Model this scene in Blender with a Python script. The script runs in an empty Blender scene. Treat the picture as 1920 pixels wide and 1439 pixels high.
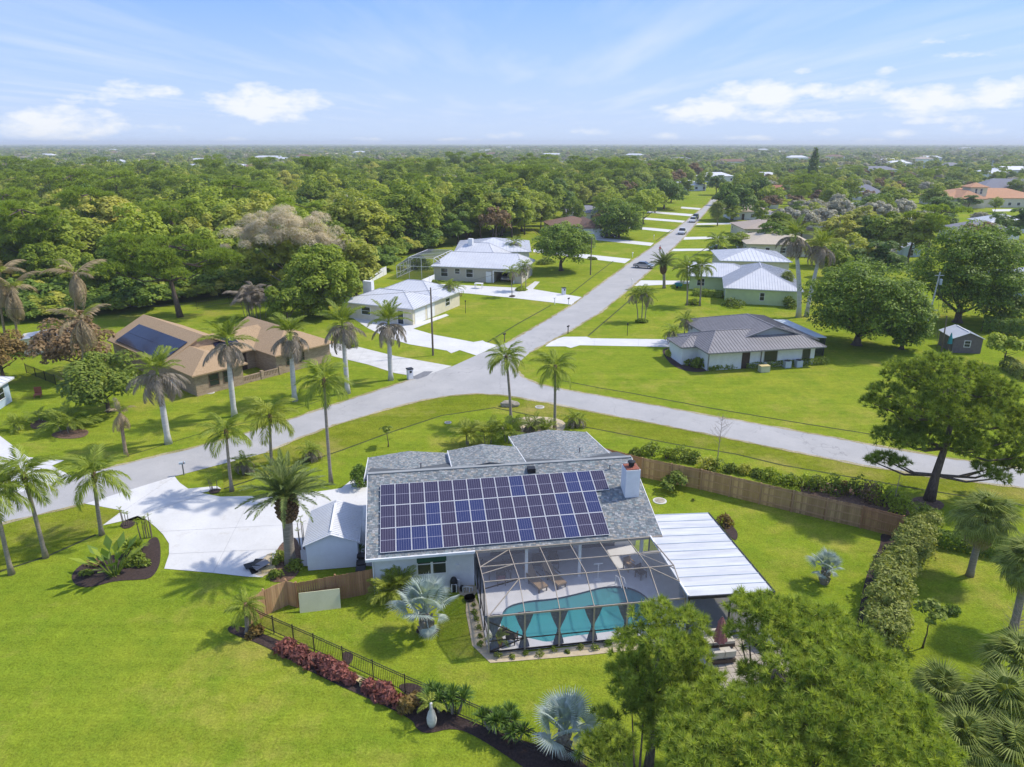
import bpy, bmesh, math, random
import numpy as np
from mathutils import Vector, Matrix
from mathutils.geometry import tessellate_polygon
R = math.radians
sc = bpy.context.scene
COL = sc.collection
# ---------------------------------------------------------------- camera
CAM_H = 27.0; PITCH = R(18.72); FPX = 1333.0; PW, PH = 1920.0, 1439.0
cam = bpy.data.cameras.new('camera'); camo = bpy.data.objects.new('camera', cam); COL.objects.link(camo)
camo.location = (0, 0, CAM_H); camo.rotation_euler = (R(90) - PITCH, 0, 0)
cam.sensor_width = 36; cam.sensor_fit = 'HORIZONTAL'; cam.lens = 36 * FPX / PW
cam.clip_start = 0.5; cam.clip_end = 40000
sc.camera = camo
# ---------------------------------------------------------------- sun, sky, exposure
SUN_EL = R(50); SUN_AZ = R(20)            # azimuth measured from +X towards +Y
sdir = Vector((math.cos(SUN_AZ) * math.cos(SUN_EL), math.sin(SUN_AZ) * math.cos(SUN_EL), math.sin(SUN_EL)))
sun = bpy.data.lights.new('sun', 'SUN'); suno = bpy.data.objects.new('sun', sun); COL.objects.link(suno)
suno.rotation_euler = (-sdir).to_track_quat('-Z', 'Y').to_euler(); suno.location = (0, 0, 80)
sun.energy = 2.2; sun.angle = R(2.0); sun.color = (1.0, 0.93, 0.80)
world = bpy.data.worlds.new('World'); sc.world = world; world.use_nodes = True
EXPO = 0.97
vs = sc.view_settings
vs.view_transform = 'Standard'; vs.look = 'None'; vs.exposure = EXPO; vs.gamma = 1; vs.use_curve_mapping = False
cy = sc.cycles
cy.max_bounces = 6; cy.diffuse_bounces = 3; cy.glossy_bounces = 2; cy.transmission_bounces = 2
cy.transparent_max_bounces = 12; cy.volume_bounces = 0; cy.caustics_reflective = False; cy.caustics_refractive = False
cy.use_denoising = True

class NT:
    """small helper for node trees"""
    def __init__(s, tree): s.t = tree; s.n = tree.nodes; s.l = tree.links
    def add(s, typ, **kw):
        n = s.n.new(typ)
        for k, v in kw.items(): setattr(n, k, v)
        return n
    def link(s, a, b): s.l.new(a, b)
    def put(s, sock, v):
        if hasattr(v, 'is_output'): s.l.new(v, sock)
        else: sock.default_value = v
    def math(s, op, a, b=None, c=None, clamp=False):
        n = s.n.new('ShaderNodeMath'); n.operation = op; n.use_clamp = clamp
        for i, v in enumerate((a, b, c)):
            if v is not None: s.put(n.inputs[i], v)
        return n.outputs[0]
    def mix(s, f, a, b, mode='MIX'):
        n = s.n.new('ShaderNodeMix'); n.data_type = 'RGBA'; n.blend_type = mode
        s.put(n.inputs[0], f); s.put(n.inputs[6], a); s.put(n.inputs[7], b)
        return n.outputs[2]
    def noise(s, vec, scale, detail=2, rough=0.5, dim='3D'):
        n = s.n.new('ShaderNodeTexNoise'); n.noise_dimensions = dim
        if vec is not None: s.l.new(vec, n.inputs['Vector'])
        n.inputs['Scale'].default_value = scale; n.inputs['Detail'].default_value = detail; n.inputs['Roughness'].default_value = rough
        return n.outputs[0]
    def ramp(s, f, lo, hi):
        n = s.n.new('ShaderNodeMapRange'); n.clamp = True
        s.put(n.inputs[0], f); n.inputs[1].default_value = lo; n.inputs[2].default_value = hi
        return n.outputs[0]

def build_world():
    t = NT(world.node_tree); t.n.clear()
    out = t.add('ShaderNodeOutputWorld'); bg = t.add('ShaderNodeBackground')
    sky = t.add('ShaderNodeTexSky'); sky.sky_type = 'NISHITA'; sky.sun_disc = False
    sky.sun_elevation = SUN_EL; sky.sun_rotation = R(90) - SUN_AZ
    sky.altitude = 30; sky.air_density = 1.0; sky.dust_density = 0.2; sky.ozone_density = 2.0
    tc = t.add('ShaderNodeTexCoord'); sep = t.add('ShaderNodeSeparateXYZ'); t.link(tc.outputs['Generated'], sep.inputs[0])
    x, y, z = sep.outputs
    az = t.math('ARCTAN2', x, y)                                   # 0 straight ahead, + right
    el = t.math('ARCSINE', z)
    # cumulus: soft ellipses in azimuth / elevation broken up by noise, more of the same all round the horizon
    comb = t.add('ShaderNodeCombineXYZ'); t.link(t.math('MULTIPLY', az, 26), comb.inputs[0]); t.link(t.math('MULTIPLY', el, 62), comb.inputs[1])
    n1 = t.noise(comb.outputs[0], 1.0, 7, 0.62)
    def pe(u, v):                                                   # photo direction -> azimuth, elevation
        d = Vector(((u - 960) / FPX, math.cos(PITCH) - (v - 719.5) / FPX * math.sin(PITCH), -math.sin(PITCH) - (v - 719.5) / FPX * math.cos(PITCH))).normalized()
        return math.atan2(d.x, d.y), math.asin(d.z)
    clouds = [(495, 196, 95, 30, 1.0), (555, 190, 70, 20, .8), (110, 233, 100, 26, .9), (265, 170, 55, 16, .75), (170, 186, 50, 11, .5), (290, 240, 45, 10, .5),
              (1330, 208, 90, 24, .9), (1420, 180, 100, 26, .95), (1560, 170, 110, 16, .7), (1480, 212, 140, 16, .6), (1735, 190, 75, 25, .95), (1770, 225, 60, 10, .5),
              (1880, 175, 60, 22, .9), (1820, 246, 60, 12, .5), (955, 254, 40, 8, .6), (1100, 248, 45, 9, .55), (680, 264, 60, 7, .5), (1665, 134, 26, 9, .45), (1640, 266, 50, 6, .5), (1255, 256, 40, 7, .5), (1400, 259, 55, 6, .55), (1545, 250, 45, 8, .5), (205, 262, 60, 6, .5), (860, 263, 45, 5, .5), (430, 262, 50, 5, .45), (1700, 252, 40, 8, .55), (1500, 134, 22, 6, .4), (1790, 75, 60, 9, .4), (1790, 105, 60, 7, .35)]
    acc = None
    for (u, v, du, dv, a) in clouds:
        a0, e0 = pe(u, v); ra = du / FPX * 1.12; re = dv / FPX * 1.12
        da = t.math('DIVIDE', t.math('SUBTRACT', az, a0), ra); de = t.math('DIVIDE', t.math('SUBTRACT', el, e0), re)
        q = t.math('ADD', t.math('MULTIPLY', da, da), t.math('MULTIPLY', de, de))
        g = t.math('MULTIPLY', t.math('SUBTRACT', 1.25, q), a)
        acc = g if acc is None else t.math('MAXIMUM', acc, g)
    acc = t.math('MAXIMUM', acc, 0)
    # elsewhere round the horizon: noise-made cumulus of the same kind
    comb2 = t.add('ShaderNodeCombineXYZ'); t.link(t.math('MULTIPLY', az, 5), comb2.inputs[0]); t.link(t.math('MULTIPLY', el, 22), comb2.inputs[1])
    band = t.math('MULTIPLY', t.ramp(t.noise(comb2.outputs[0], 1.0, 2), 0.55, 0.8), t.ramp(el, R(9), R(3)))
    off = t.ramp(t.math('ABSOLUTE', az), R(36), R(44))
    acc = t.math('MAXIMUM', acc, t.math('MULTIPLY', band, off))
    cum = t.ramp(t.math('ADD', t.math('MULTIPLY', acc, 0.55), t.math('MULTIPLY', t.math('SUBTRACT', n1, 0.5), 1.5)), 0.22, 0.62)
    cum = t.math('MULTIPLY', cum, t.ramp(acc, 0.0, 0.35))
    # thin high cirrus on a plane above
    cz = t.math('MAXIMUM', z, 0.02)
    comb3 = t.add('ShaderNodeCombineXYZ'); t.link(t.math('DIVIDE', x, cz), comb3.inputs[0]); t.link(t.math('DIVIDE', y, cz), comb3.inputs[1])
    mp = t.add('ShaderNodeMapping'); mp.inputs['Rotation'].default_value = (0, 0, R(-52)); mp.inputs['Scale'].default_value = (0.95, 0.14, 1); t.link(comb3.outputs[0], mp.inputs[0])
    ci = t.ramp(t.noise(mp.outputs[0], 0.8, 5, 0.55), 0.47, 0.86)
    ci = t.math('MULTIPLY', ci, t.ramp(el, R(0.5), R(3)))
    hs = t.add('ShaderNodeHueSaturation'); hs.inputs['Hue'].default_value = 0.513; hs.inputs['Saturation'].default_value = SKY_SAT; hs.inputs['Value'].default_value = 1.0
    t.link(sky.outputs[0], hs.inputs['Color'])
    # marine haze: the sky pales evenly towards the horizon all the way round
    pale = t.math('POWER', t.math('SUBTRACT', 1.0, t.ramp(el, 0.0, R(11))), 1.3)
    col = t.mix(t.math('MULTIPLY', t.ramp(el, R(60), R(14)), 0.8), hs.outputs[0], SKY_BLUE)
    col = t.mix(pale, col, SKY_PALE)
    col = t.mix(t.math('MULTIPLY', ci, 0.46), col, CLOUD)
    col = t.mix(t.math('MULTIPLY', cum, 0.85), col, CLOUD)
    t.link(col, bg.inputs['Color']); bg.inputs['Strength'].default_value = SKY_STR
    t.link(bg.outputs[0], out.inputs['Surface'])
SKY_STR = 0.15; SKY_SAT = 0.8
def srad(r, g, b): return (r / SKY_STR, g / SKY_STR, b / SKY_STR, 1)
SKY_BLUE = srad(.062, .178, .48); SKY_PALE = srad(.315, .385, .51); CLOUD = srad(.51, .52, .53)
build_world()

# ---------------------------------------------------------------- pixel <-> place
def G(u, v, z=0.0):
    """the point at height z that is seen at photo pixel (u, v)"""
    x = (u - 960) / FPX; y = -(v - 719.5) / FPX
    d = (x, math.cos(PITCH) + y * math.sin(PITCH), -math.sin(PITCH) + y * math.cos(PITCH))
    t = (z - CAM_H) / d[2]
    return Vector((d[0] * t, d[1] * t, z))
def AT(u, v, Y):
    x = (u - 960) / FPX; y = -(v - 719.5) / FPX
    d = (x, math.cos(PITCH) + y * math.sin(PITCH), -math.sin(PITCH) + y * math.cos(PITCH)); t = Y / d[1]
    return Vector((d[0] * t, Y, CAM_H + d[2] * t))
def PX(p):
    x, y, z = p[0], p[1], p[2] - CAM_H
    f = y * math.cos(PITCH) - z * math.sin(PITCH); up = y * math.sin(PITCH) + z * math.cos(PITCH)
    return (960 + FPX * x / f, 719.5 - FPX * up / f)
def inpoly(p, poly):
    x, y = p; c = False; n = len(poly)
    for i in range(n):
        x1, y1 = poly[i][:2]; x2, y2 = poly[i - 1][:2]
        if (y1 > y) != (y2 > y) and x < (x2 - x1) * (y - y1) / (y2 - y1) + x1: c = not c
    return c

# ---------------------------------------------------------------- materials
M = {}
def newmat(name):
    m = bpy.data.materials.new(name); m.use_nodes = True; t = NT(m.node_tree); t.n.clear()
    out = t.add('ShaderNodeOutputMaterial'); M[name] = m
    return m, t, out
def pbr(name, col, rough=0.7, var=0.12, scale=3.0, metal=0.0, bump=0.0, bscale=40.0, spec=0.3, coat=0.0, island=0.0, col2=None, obj=True, detail=4, stretch=None):
    m, t, out = newmat(name)
    b = t.add('ShaderNodeBsdfPrincipled'); t.link(b.outputs[0], out.inputs[0])
    tc = t.add('ShaderNodeTexCoord'); vec = tc.outputs['Object']
    if stretch:
        mp = t.add('ShaderNodeMapping'); mp.inputs['Scale'].default_value = stretch; t.link(vec, mp.inputs[0]); vec = mp.outputs[0]
    n = t.noise(vec, scale, detail, 0.6)
    c2 = col2 or tuple(max(0, c * (1 - var * 2)) for c in col)
    c1 = col if col2 else tuple(min(1, c * (1 + var)) for c in col)
    f = t.ramp(n, 0.3, 0.7)
    if island:
        g = t.add('ShaderNodeNewGeometry')
        f = t.math('ADD', t.math('MULTIPLY', f, 1 - island), t.math('MULTIPLY', g.outputs['Random Per Island'], island))
    c = t.mix(f, (*c2, 1), (*c1, 1))
    t.link(c, b.inputs['Base Color'])
    b.inputs['Roughness'].default_value = rough; b.inputs['Metallic'].default_value = metal; b.inputs['Specular IOR Level'].default_value = spec
    if coat: b.inputs['Coat Weight'].default_value = coat
    if bump:
        bp = t.add('ShaderNodeBump'); bp.inputs['Strength'].default_value = bump; bp.inputs['Distance'].default_value = 0.02
        t.link(t.noise(vec, bscale, 3), bp.inputs['Height']); t.link(bp.outputs[0], b.inputs['Normal'])
    return m
def leafmat(name, dark, light, transl=0.3, objvar=0.35, tint=None, rough=0.55, tone=0.0):
    """foliage: colour differs leaf by leaf and plant by plant"""
    m, t, out = newmat(name)
    g = t.add('ShaderNodeNewGeometry'); oi = t.add('ShaderNodeObjectInfo')
    r = g.outputs['Random Per Island']
    f = t.math('ADD', t.math('MULTIPLY', r, 1 - objvar), t.math('MULTIPLY', oi.outputs['Random'], objvar))
    if tone:
        at = t.add('ShaderNodeAttribute'); at.attribute_name = 'tone'
        f = t.math('ADD', t.math('MULTIPLY', f, 1 - tone), t.math('MULTIPLY', at.outputs['Fac'], tone))
    c = t.mix(f, (*dark, 1), (*light, 1))
    if tint:
        c = t.mix(t.ramp(t.math('FRACT', t.math('MULTIPLY', oi.outputs['Random'], 7.13)), 0.62, 1.0), c, (*tint, 1))
    d = t.add('ShaderNodeBsdfPrincipled'); d.inputs['Roughness'].default_value = rough; d.inputs['Specular IOR Level'].default_value = 0.25
    tr = t.add('ShaderNodeBsdfTranslucent'); mx = t.add('ShaderNodeMixShader'); mx.inputs[0].default_value = transl
    t.link(c, d.inputs['Base Color']); t.link(t.mix(1.0, c, (1.0, 1.0, 0.45, 1), 'MULTIPLY'), tr.inputs['Color'])
    t.link(d.outputs[0], mx.inputs[1]); t.link(tr.outputs[0], mx.inputs[2]); t.link(mx.outputs[0], out.inputs[0])
    return m

def grassmat(name, a, b, c, dry, drycut=(0.52, 0.70)):
    m, t, out = newmat(name)
    bs = t.add('ShaderNodeBsdfPrincipled'); t.link(bs.outputs[0], out.inputs[0]); bs.inputs['Roughness'].default_value = 0.9; bs.inputs['Specular IOR Level'].default_value = 0.0
    tc = t.add('ShaderNodeTexCoord'); v = tc.outputs['Object']
    big = t.noise(v, 0.04, 5, 0.65); mid = t.noise(v, 0.33, 5, 0.7); n1 = t.noise(v, 1.7, 5, 0.75); n2 = t.noise(v, 7.5, 3, 0.8)
    col = t.mix(t.ramp(big, 0.36, 0.64), (*a, 1), (*b, 1))
    col = t.mix(t.math('MULTIPLY', t.ramp(mid, 0.40, 0.66), 0.75), col, (*c, 1))
    col = t.mix(t.math('MULTIPLY', t.ramp(t.noise(v, 0.11, 7, 0.72), *drycut), 0.9), col, (*dry, 1))
    weeds = t.math('MULTIPLY', t.ramp(t.noise(v, 0.9, 6, 0.8), 0.60, 0.70), 0.45)
    col = t.mix(weeds, col, tuple(q * .55 for q in a) + (1,))
    soil = t.math('MULTIPLY', t.ramp(t.noise(v, 0.45, 7, 0.78), 0.69, 0.76), 0.5)
    col = t.mix(soil, col, (.30, .23, .10, 1))
    k = t.math('ADD', t.math('MULTIPLY', t.ramp(n1, 0.25, 0.75), 0.5), t.math('MULTIPLY', t.ramp(n2, 0.28, 0.72), 0.85))
    mp = t.add('ShaderNodeMapping'); mp.inputs['Rotation'].default_value = (0, 0, R(9)); mp.inputs['Scale'].default_value = (0.06, 1.35, 1); t.link(v, mp.inputs[0])
    kk = t.math('MULTIPLY', t.math('ADD', 0.40, t.math('MULTIPLY', k, 0.88)), t.math('ADD', 0.79, t.math('MULTIPLY', t.noise(mp.outputs[0], 1.0, 3), 0.42)))
    kc = t.add('ShaderNodeCombineXYZ')
    for i in range(3): t.link(kk, kc.inputs[i])
    t.link(t.mix(1.0, col, kc.outputs[0], 'MULTIPLY'), bs.inputs['Base Color'])
    bp = t.add('ShaderNodeBump'); bp.inputs['Strength'].default_value = 0.7; bp.inputs['Distance'].default_value = 0.1
    t.link(t.math('ADD', n1, n2), bp.inputs['Height']); t.link(bp.outputs[0], bs.inputs['Normal'])
    return m

grassmat('grass', (.197, .262, .021), (.268, .298, .032), (.144, .222, .018), (.34, .305, .065))
grassmat('verge_grass', (.175, .215, .018), (.23, .25, .026), (.13, .18, .014), (.32, .27, .08), (0.5, 0.68))
grassmat('shoulder', (.30, .25, .13), (.40, .34, .21), (.20, .21, .05), (.46, .41, .30), (0.45, 0.62))
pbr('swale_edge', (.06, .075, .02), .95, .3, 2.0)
def pavement(name, c1, c2, stain, crack, ck=0.5, stain_amt=.55):
    m, t, out = newmat(name); b = t.add('ShaderNodeBsdfPrincipled'); t.link(b.outputs[0], out.inputs[0]); b.inputs['Roughness'].default_value = .92; b.inputs['Specular IOR Level'].default_value = .2
    v = t.add('ShaderNodeTexCoord').outputs['Object']
    col = t.mix(t.ramp(t.noise(v, .22, 7, .7), .35, .65), (*c2, 1), (*c1, 1))
    col = t.mix(t.math('MULTIPLY', t.ramp(t.noise(v, .6, 7, .75), .56, .74), stain_amt), col, (*stain, 1))
    vo = t.add('ShaderNodeTexVoronoi'); vo.feature = 'DISTANCE_TO_EDGE'; vo.inputs['Scale'].default_value = .16
    nz = t.add('ShaderNodeTexNoise'); nz.inputs['Scale'].default_value = .5; nz.inputs['Detail'].default_value = 5; t.link(v, nz.inputs['Vector'])
    mx = t.add('ShaderNodeMix'); mx.data_type = 'VECTOR'; mx.inputs[0].default_value = .22; t.link(v, mx.inputs[4])
    sc_ = t.add('ShaderNodeVectorMath'); sc_.operation = 'SCALE'; sc_.inputs['Scale'].default_value = 9; t.link(nz.outputs['Color'], sc_.inputs[0]); t.link(sc_.outputs[0], mx.inputs[5]); t.link(mx.outputs[1], vo.inputs['Vector'])
    line = t.math('MULTIPLY', t.math('LESS_THAN', vo.outputs['Distance'], .0035), t.ramp(t.noise(v, .08, 3), .45, .6))
    col = t.mix(t.math('MULTIPLY', line, ck), col, (*crack, 1))
    kc = t.add('ShaderNodeCombineXYZ'); kk = t.math('ADD', .88, t.math('MULTIPLY', t.noise(v, 6, 4, .8), .24))
    for i in range(3): t.link(kk, kc.inputs[i])
    t.link(t.mix(1.0, col, kc.outputs[0], 'MULTIPLY'), b.inputs['Base Color'])
pavement('asphalt', (.43, .42, .41), (.36, .355, .35), (.29, .285, .28), (.2, .2, .2), .55, .65)
pbr('patch_asphalt', (.2, .205, .22), .9, .1, 2.0)
pavement('concrete', (.66, .655, .645), (.57, .565, .555), (.46, .43, .38), (.40, .39, .37), .12, .75)
pbr('concrete_joint', (.42, .42, .43), .9, .1, 1.0)
pbr('old_concrete', (.62, .61, .58), .9, .1, 0.8, col2=(.5, .49, .46), detail=6)
pbr('sand', (.56, .47, .33), .95, .12, 4, bump=.3, bscale=30, col2=(.44, .36, .23))
pbr('mulch', (.075, .05, .042), .95, .35, 9, bump=.8, bscale=25, col2=(.03, .02, .018))
pbr('pine_straw', (.17, .105, .07), .95, .3, 6, bump=.6, bscale=25)
pbr('white_paint', (.8, .8, .8), .5, .03, 2)
pbr('white_stucco', (.74, .75, .76), .85, .04, 2, bump=.2, bscale=25)
pbr('beige_siding', (.50, .46, .39), .75, .03, 2)
pbr('green_stucco', (.60, .68, .36), .85, .04, 1.5)
pbr('cream_stucco', (.68, .62, .47), .85, .05, 1.5)
pbr('grey_siding', (.36, .37, .39), .75, .05, 2)
pbr('dark_siding', (.17, .145, .145), .75, .1, 3)
pbr('blue_siding', (.42, .52, .62), .75, .05, 3)
pbr('shed_siding', (.66, .68, .72), .6, .03, 2)
pbr('white_metal', (.66, .67, .69), .5, .03, .5, spec=.35, col2=(.56, .57, .60), detail=7, stretch=(1, 1, 3))
pbr('metal_seam', (.50, .51, .54), .5, .05, 1.0)
pbr('patio_metal', (.66, .67, .69), .5, .1, 0.9, spec=.35, col2=(.44, .45, .47), detail=7, stretch=(.35, 2.5, 1))
pbr('grey_metal', (.235, .222, .222), .5, .06, 1.0, spec=.45)
pbr('pale_metal', (.47, .53, .58), .45, .05, 1.0)
pbr('aluminium', (.7, .7, .7), .4, .05, 5, metal=.3)
pbr('bronze_frame', (.40, .34, .27), .5, .08, 6)
pbr('dark_metal', (.025, .025, .028), .5, .2, 6)
pbr('black_metal', (.045, .036, .03), .5, .2, 6)
pbr('tan_shingle', (.47, .335, .20), .95, .12, 6, island=0, bump=.3, bscale=8, col2=(.31, .21, .12), detail=8, stretch=(1, 1, 3))
pbr('brown_shingle', (.22, .135, .095), .95, .15, 3)
pbr('beige_shingle', (.50, .43, .33), .95, .08, 3)
pbr('taupe_shingle', (.40, .33, .27), .95, .08, 3)
pbr('grey_shingle_far', (.24, .24, .27), .95, .1, 3)
pbr('orange_tile', (.50, .27, .15), .9, .12, 2)
pbr('red_tile', (.36, .15, .09), .9, .12, 2)
pbr('shingle', (.40, .41, .40), .95, .1, 1.2, island=.75, col2=(.145, .165, .18))
pbr('roof_deck', (.10, .11, .12), .95, .1, 3)
def brickmat():
    m, t, out = newmat('brick'); b = t.add('ShaderNodeBsdfPrincipled'); t.link(b.outputs[0], out.inputs[0]); b.inputs['Roughness'].default_value = .92; b.inputs['Specular IOR Level'].default_value = .15
    tc = t.add('ShaderNodeTexCoord'); s_ = t.add('ShaderNodeSeparateXYZ'); t.link(tc.outputs['Object'], s_.inputs[0]); c = t.add('ShaderNodeCombineXYZ'); t.link(t.math('ADD', s_.outputs[0], s_.outputs[1]), c.inputs[0]); t.link(s_.outputs[2], c.inputs[1])
    br = t.add('ShaderNodeTexBrick'); t.link(c.outputs[0], br.inputs['Vector']); br.inputs['Scale'].default_value = 1; br.inputs['Brick Width'].default_value = .42; br.inputs['Row Height'].default_value = .14; br.inputs['Mortar Size'].default_value = .012
    br.inputs['Color1'].default_value = (.42, .30, .20, 1); br.inputs['Color2'].default_value = (.26, .17, .11, 1); br.inputs['Mortar'].default_value = (.46, .39, .30, 1)
    t.link(t.mix(t.math('MULTIPLY', t.noise(tc.outputs['Object'], 1.6, 5), .5), br.outputs['Color'], (.44, .35, .26, 1)), b.inputs['Base Color'])
brickmat()
pbr('mortar', (.36, .32, .26), .95, .1, 8)
pbr('red_brick', (.32, .11, .07), .9, .15, 10)
pbr('wood_board', (.47, .26, .13), .85, .1, 1.3, island=.55, col2=(.26, .135, .068), detail=6, stretch=(4, 4, .6))
pbr('wood_new', (.60, .37, .20), .85, .1, 1.3, island=.6, col2=(.36, .20, .10), detail=6, stretch=(4, 4, .6))
pbr('wood_weathered', (.60, .39, .21), .9, .1, 1.0, island=.65, col2=(.27, .15, .075), detail=6, stretch=(4, 4, .5))
pbr('wood_pole', (.19, .15, .115), .9, .2, 2, stretch=(4, 4, .4))
pbr('concrete_pole', (.52, .52, .51), .8, .08, 2)
pbr('plywood', (.62, .61, .40), .8, .06, 1.2, col2=(.55, .54, .34))
pbr('lumber', (.62, .50, .25), .8, .1, 3)
pbr('plastic_white', (.78, .78, .78), .45, .03, 4)
pbr('plastic_black', (.02, .02, .022), .45, .2, 4)
pbr('plastic_green', (.02, .10, .06), .5, .1, 4)
pbr('plastic_teal', (.03, .28, .32), .5, .1, 4)
pbr('wicker', (.34, .235, .14), .8, .12, 20)
pbr('wicker_dark', (.10, .07, .05), .8, .2, 20)
pbr('curtain', (.22, .23, .28), .9, .15, 6)
pbr('red_cloth', (.36, .15, .15), .9, .12, 6)
pbr('terracotta', (.36, .16, .09), .85, .12, 6)
pbr('pool_deck', (.72, .71, .72), .8, .04, 1.2, bump=.15)
pbr('pool_plaster', (.15, .53, .56), .7, .06, 1.0)
pbr('pool_step', (.30, .66, .66), .7, .05, 1.0)
pbr('pool_tile', (.05, .09, .13), .35, .3, 12)
pbr('cushion', (.50, .46, .38), .9, .06, 5)
pbr('paver', (.48, .42, .34), .9, .12, 3, island=.4, col2=(.36, .31, .25))
pbr('rock', (.38, .34, .27), .9, .2, 3, bump=.5, bscale=6)
pbr('bark', (.145, .105, .08), .95, .25, 3, bump=.8, bscale=9, stretch=(5, 5, 1))
pbr('pine_bark', (.155, .115, .095), .95, .3, 3, bump=.9, bscale=8, stretch=(4, 4, 1))
pbr('palm_trunk', (.34, .30, .245), .9, .15, 3, bump=.5, bscale=10, stretch=(.6, .6, 5), col2=(.22, .185, .145))
pbr('royal_trunk', (.62, .61, .58), .8, .08, 2, stretch=(.6, .6, 3), col2=(.46, .45, .42))
pbr('palm_boot', (.20, .125, .065), .95, .3, 8, bump=.9, bscale=14)
pbr('dry_trunk', (.33, .25, .17), .95, .25, 4, stretch=(2, 2, 1))
pbr('car_silver', (.34, .34, .36), .3, .02, 2, metal=.5, coat=.5)
pbr('car_white', (.72, .72, .74), .3, .02, 2, coat=.5)
pbr('car_black', (.02, .02, .023), .3, .1, 2, coat=.5)
pbr('tyre', (.02, .02, .02), .9, .1, 5)
pbr('skin', (.45, .28, .2), .6, .05, 5)
pbr('red_shirt', (.55, .10, .07), .85, .08, 5)
pbr('dark_cloth', (.03, .035, .06), .9, .1, 5)
pbr('door_brown', (.07, .045, .035), .6, .15, 4)
pbr('dead_twig', (.36, .29, .24), .95, .2, 5)
def glassmat():
    m, t, out = newmat('window_glass')
    b = t.add('ShaderNodeBsdfPrincipled'); t.link(b.outputs[0], out.inputs[0])
    b.inputs['Base Color'].default_value = (.022, .03, .036, 1); b.inputs['Roughness'].default_value = .06; b.inputs['Specular IOR Level'].default_value = .6
    m, t, out = newmat('screen_mesh')
    d = t.add('ShaderNodeBsdfDiffuse'); d.inputs[0].default_value = (.17, .18, .22, 1)
    tr = t.add('ShaderNodeBsdfTransparent'); mx = t.add('ShaderNodeMixShader'); mx.inputs[0].default_value = .22
    t.link(tr.outputs[0], mx.inputs[1]); t.link(d.outputs[0], mx.inputs[2]); t.link(mx.outputs[0], out.inputs[0])
    m, t, out = newmat('screen_wall_mesh')
    d = t.add('ShaderNodeBsdfDiffuse'); d.inputs[0].default_value = (.03, .033, .045, 1)
    tr = t.add('ShaderNodeBsdfTransparent'); mx = t.add('ShaderNodeMixShader'); mx.inputs[0].default_value = .5
    t.link(tr.outputs[0], mx.inputs[1]); t.link(d.outputs[0], mx.inputs[2]); t.link(mx.outputs[0], out.inputs[0])
    m, t, out = newmat('pool_water')
    gl = t.add('ShaderNodeBsdfGlossy'); gl.inputs['Roughness'].default_value = .05
    tr = t.add('ShaderNodeBsdfTransparent'); tr.inputs[0].default_value = (.62, .93, .95, 1)
    fr = t.add('ShaderNodeFresnel'); fr.inputs[0].default_value = 1.33
    bp = t.add('ShaderNodeBump'); bp.inputs['Strength'].default_value = .25; bp.inputs['Distance'].default_value = .03
    tc = t.add('ShaderNodeTexCoord'); t.link(t.noise(tc.outputs['Object'], 2.2, 3), bp.inputs['Height'])
    t.link(bp.outputs[0], gl.inputs['Normal']); t.link(bp.outputs[0], fr.inputs['Normal'])
    df = t.add('ShaderNodeBsdfDiffuse'); df.inputs[0].default_value = (.13, .48, .52, 1); m0 = t.add('ShaderNodeMixShader'); m0.inputs[0].default_value = .5; t.link(tr.outputs[0], m0.inputs[1]); t.link(df.outputs[0], m0.inputs[2])
    mx = t.add('ShaderNodeMixShader'); t.link(fr.outputs[0], mx.inputs[0]); t.link(m0.outputs[0], mx.inputs[1]); t.link(gl.outputs[0], mx.inputs[2]); t.link(mx.outputs[0], out.inputs[0])
glassmat()
def solarmat(name, cell, cell2):
    """one module: 6 x 10 cells in two halves, silver busbars (object coordinates in metres, panel centred)"""
    m, t, out = newmat(name)
    b = t.add('ShaderNodeBsdfPrincipled'); t.link(b.outputs[0], out.inputs[0]); b.inputs['Roughness'].default_value = .12; b.inputs['Specular IOR Level'].default_value = .35
    tc = t.add('ShaderNodeTexCoord'); sep = t.add('ShaderNodeSeparateXYZ'); t.link(tc.outputs['Object'], sep.inputs[0]); x, y, z = sep.outputs
    def line(c, pitch, w):                                           # 1 on grid lines
        f = t.math('FRACT', t.math('ADD', t.math('DIVIDE', c, pitch), 100.0))
        d = t.math('MINIMUM', f, t.math('SUBTRACT', 1.0, f))
        return t.math('LESS_THAN', t.math('MULTIPLY', d, pitch), w)
    vx = line(x, .152, .0065); vy = line(t.math('ADD', y, .0), .078, .005)
    mid = t.math('LESS_THAN', t.math('ABSOLUTE', y), .013)
    l = t.math('MAXIMUM', t.math('MULTIPLY', vx, .55), t.math('MAXIMUM', t.math('MULTIPLY', vy, .22), mid))
    oi = t.add('ShaderNodeObjectInfo')
    c = t.mix(oi.outputs['Random'], (*cell, 1), (*cell2, 1))
    c = t.mix(t.math('MULTIPLY', t.noise(tc.outputs['Object'], 9, 2), .5), c, (*[q * 1.6 for q in cell], 1))
    t.link(t.mix(l, c, (.40, .40, .48, 1)), b.inputs['Base Color'])
solarmat('solar_violet', (.022, .020, .052), (.036, .026, .052)); solarmat('solar_blue', (.014, .022, .085), (.017, .028, .105)); pbr('solar_dark', (.018, .020, .045), .15, .1, 1.0, spec=.4)
leafmat('leaf_oak', (.06, .125, .018), (.37, .49, .06), .38, .1)
leafmat('needle_wood', (.12, .21, .02), (.52, .62, .08), .42, .35, tone=.3)
leafmat('leaf_wood', (.13, .21, .018), (.52, .60, .065), .44, .45, tint=(.58, .56, .11))
leafmat('leaf_wood_dark', (.07, .14, .022), (.29, .41, .055), .38, .4)
leafmat('leaf_far', (.13, .20, .04), (.38, .45, .09), .32, .6, tint=(.38, .34, .16))
leafmat('leaf_shrub', (.09, .155, .018), (.34, .40, .055), .34, .3)
leafmat('leaf_hedge', (.13, .18, .03), (.42, .44, .10), .34, .1)
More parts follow.
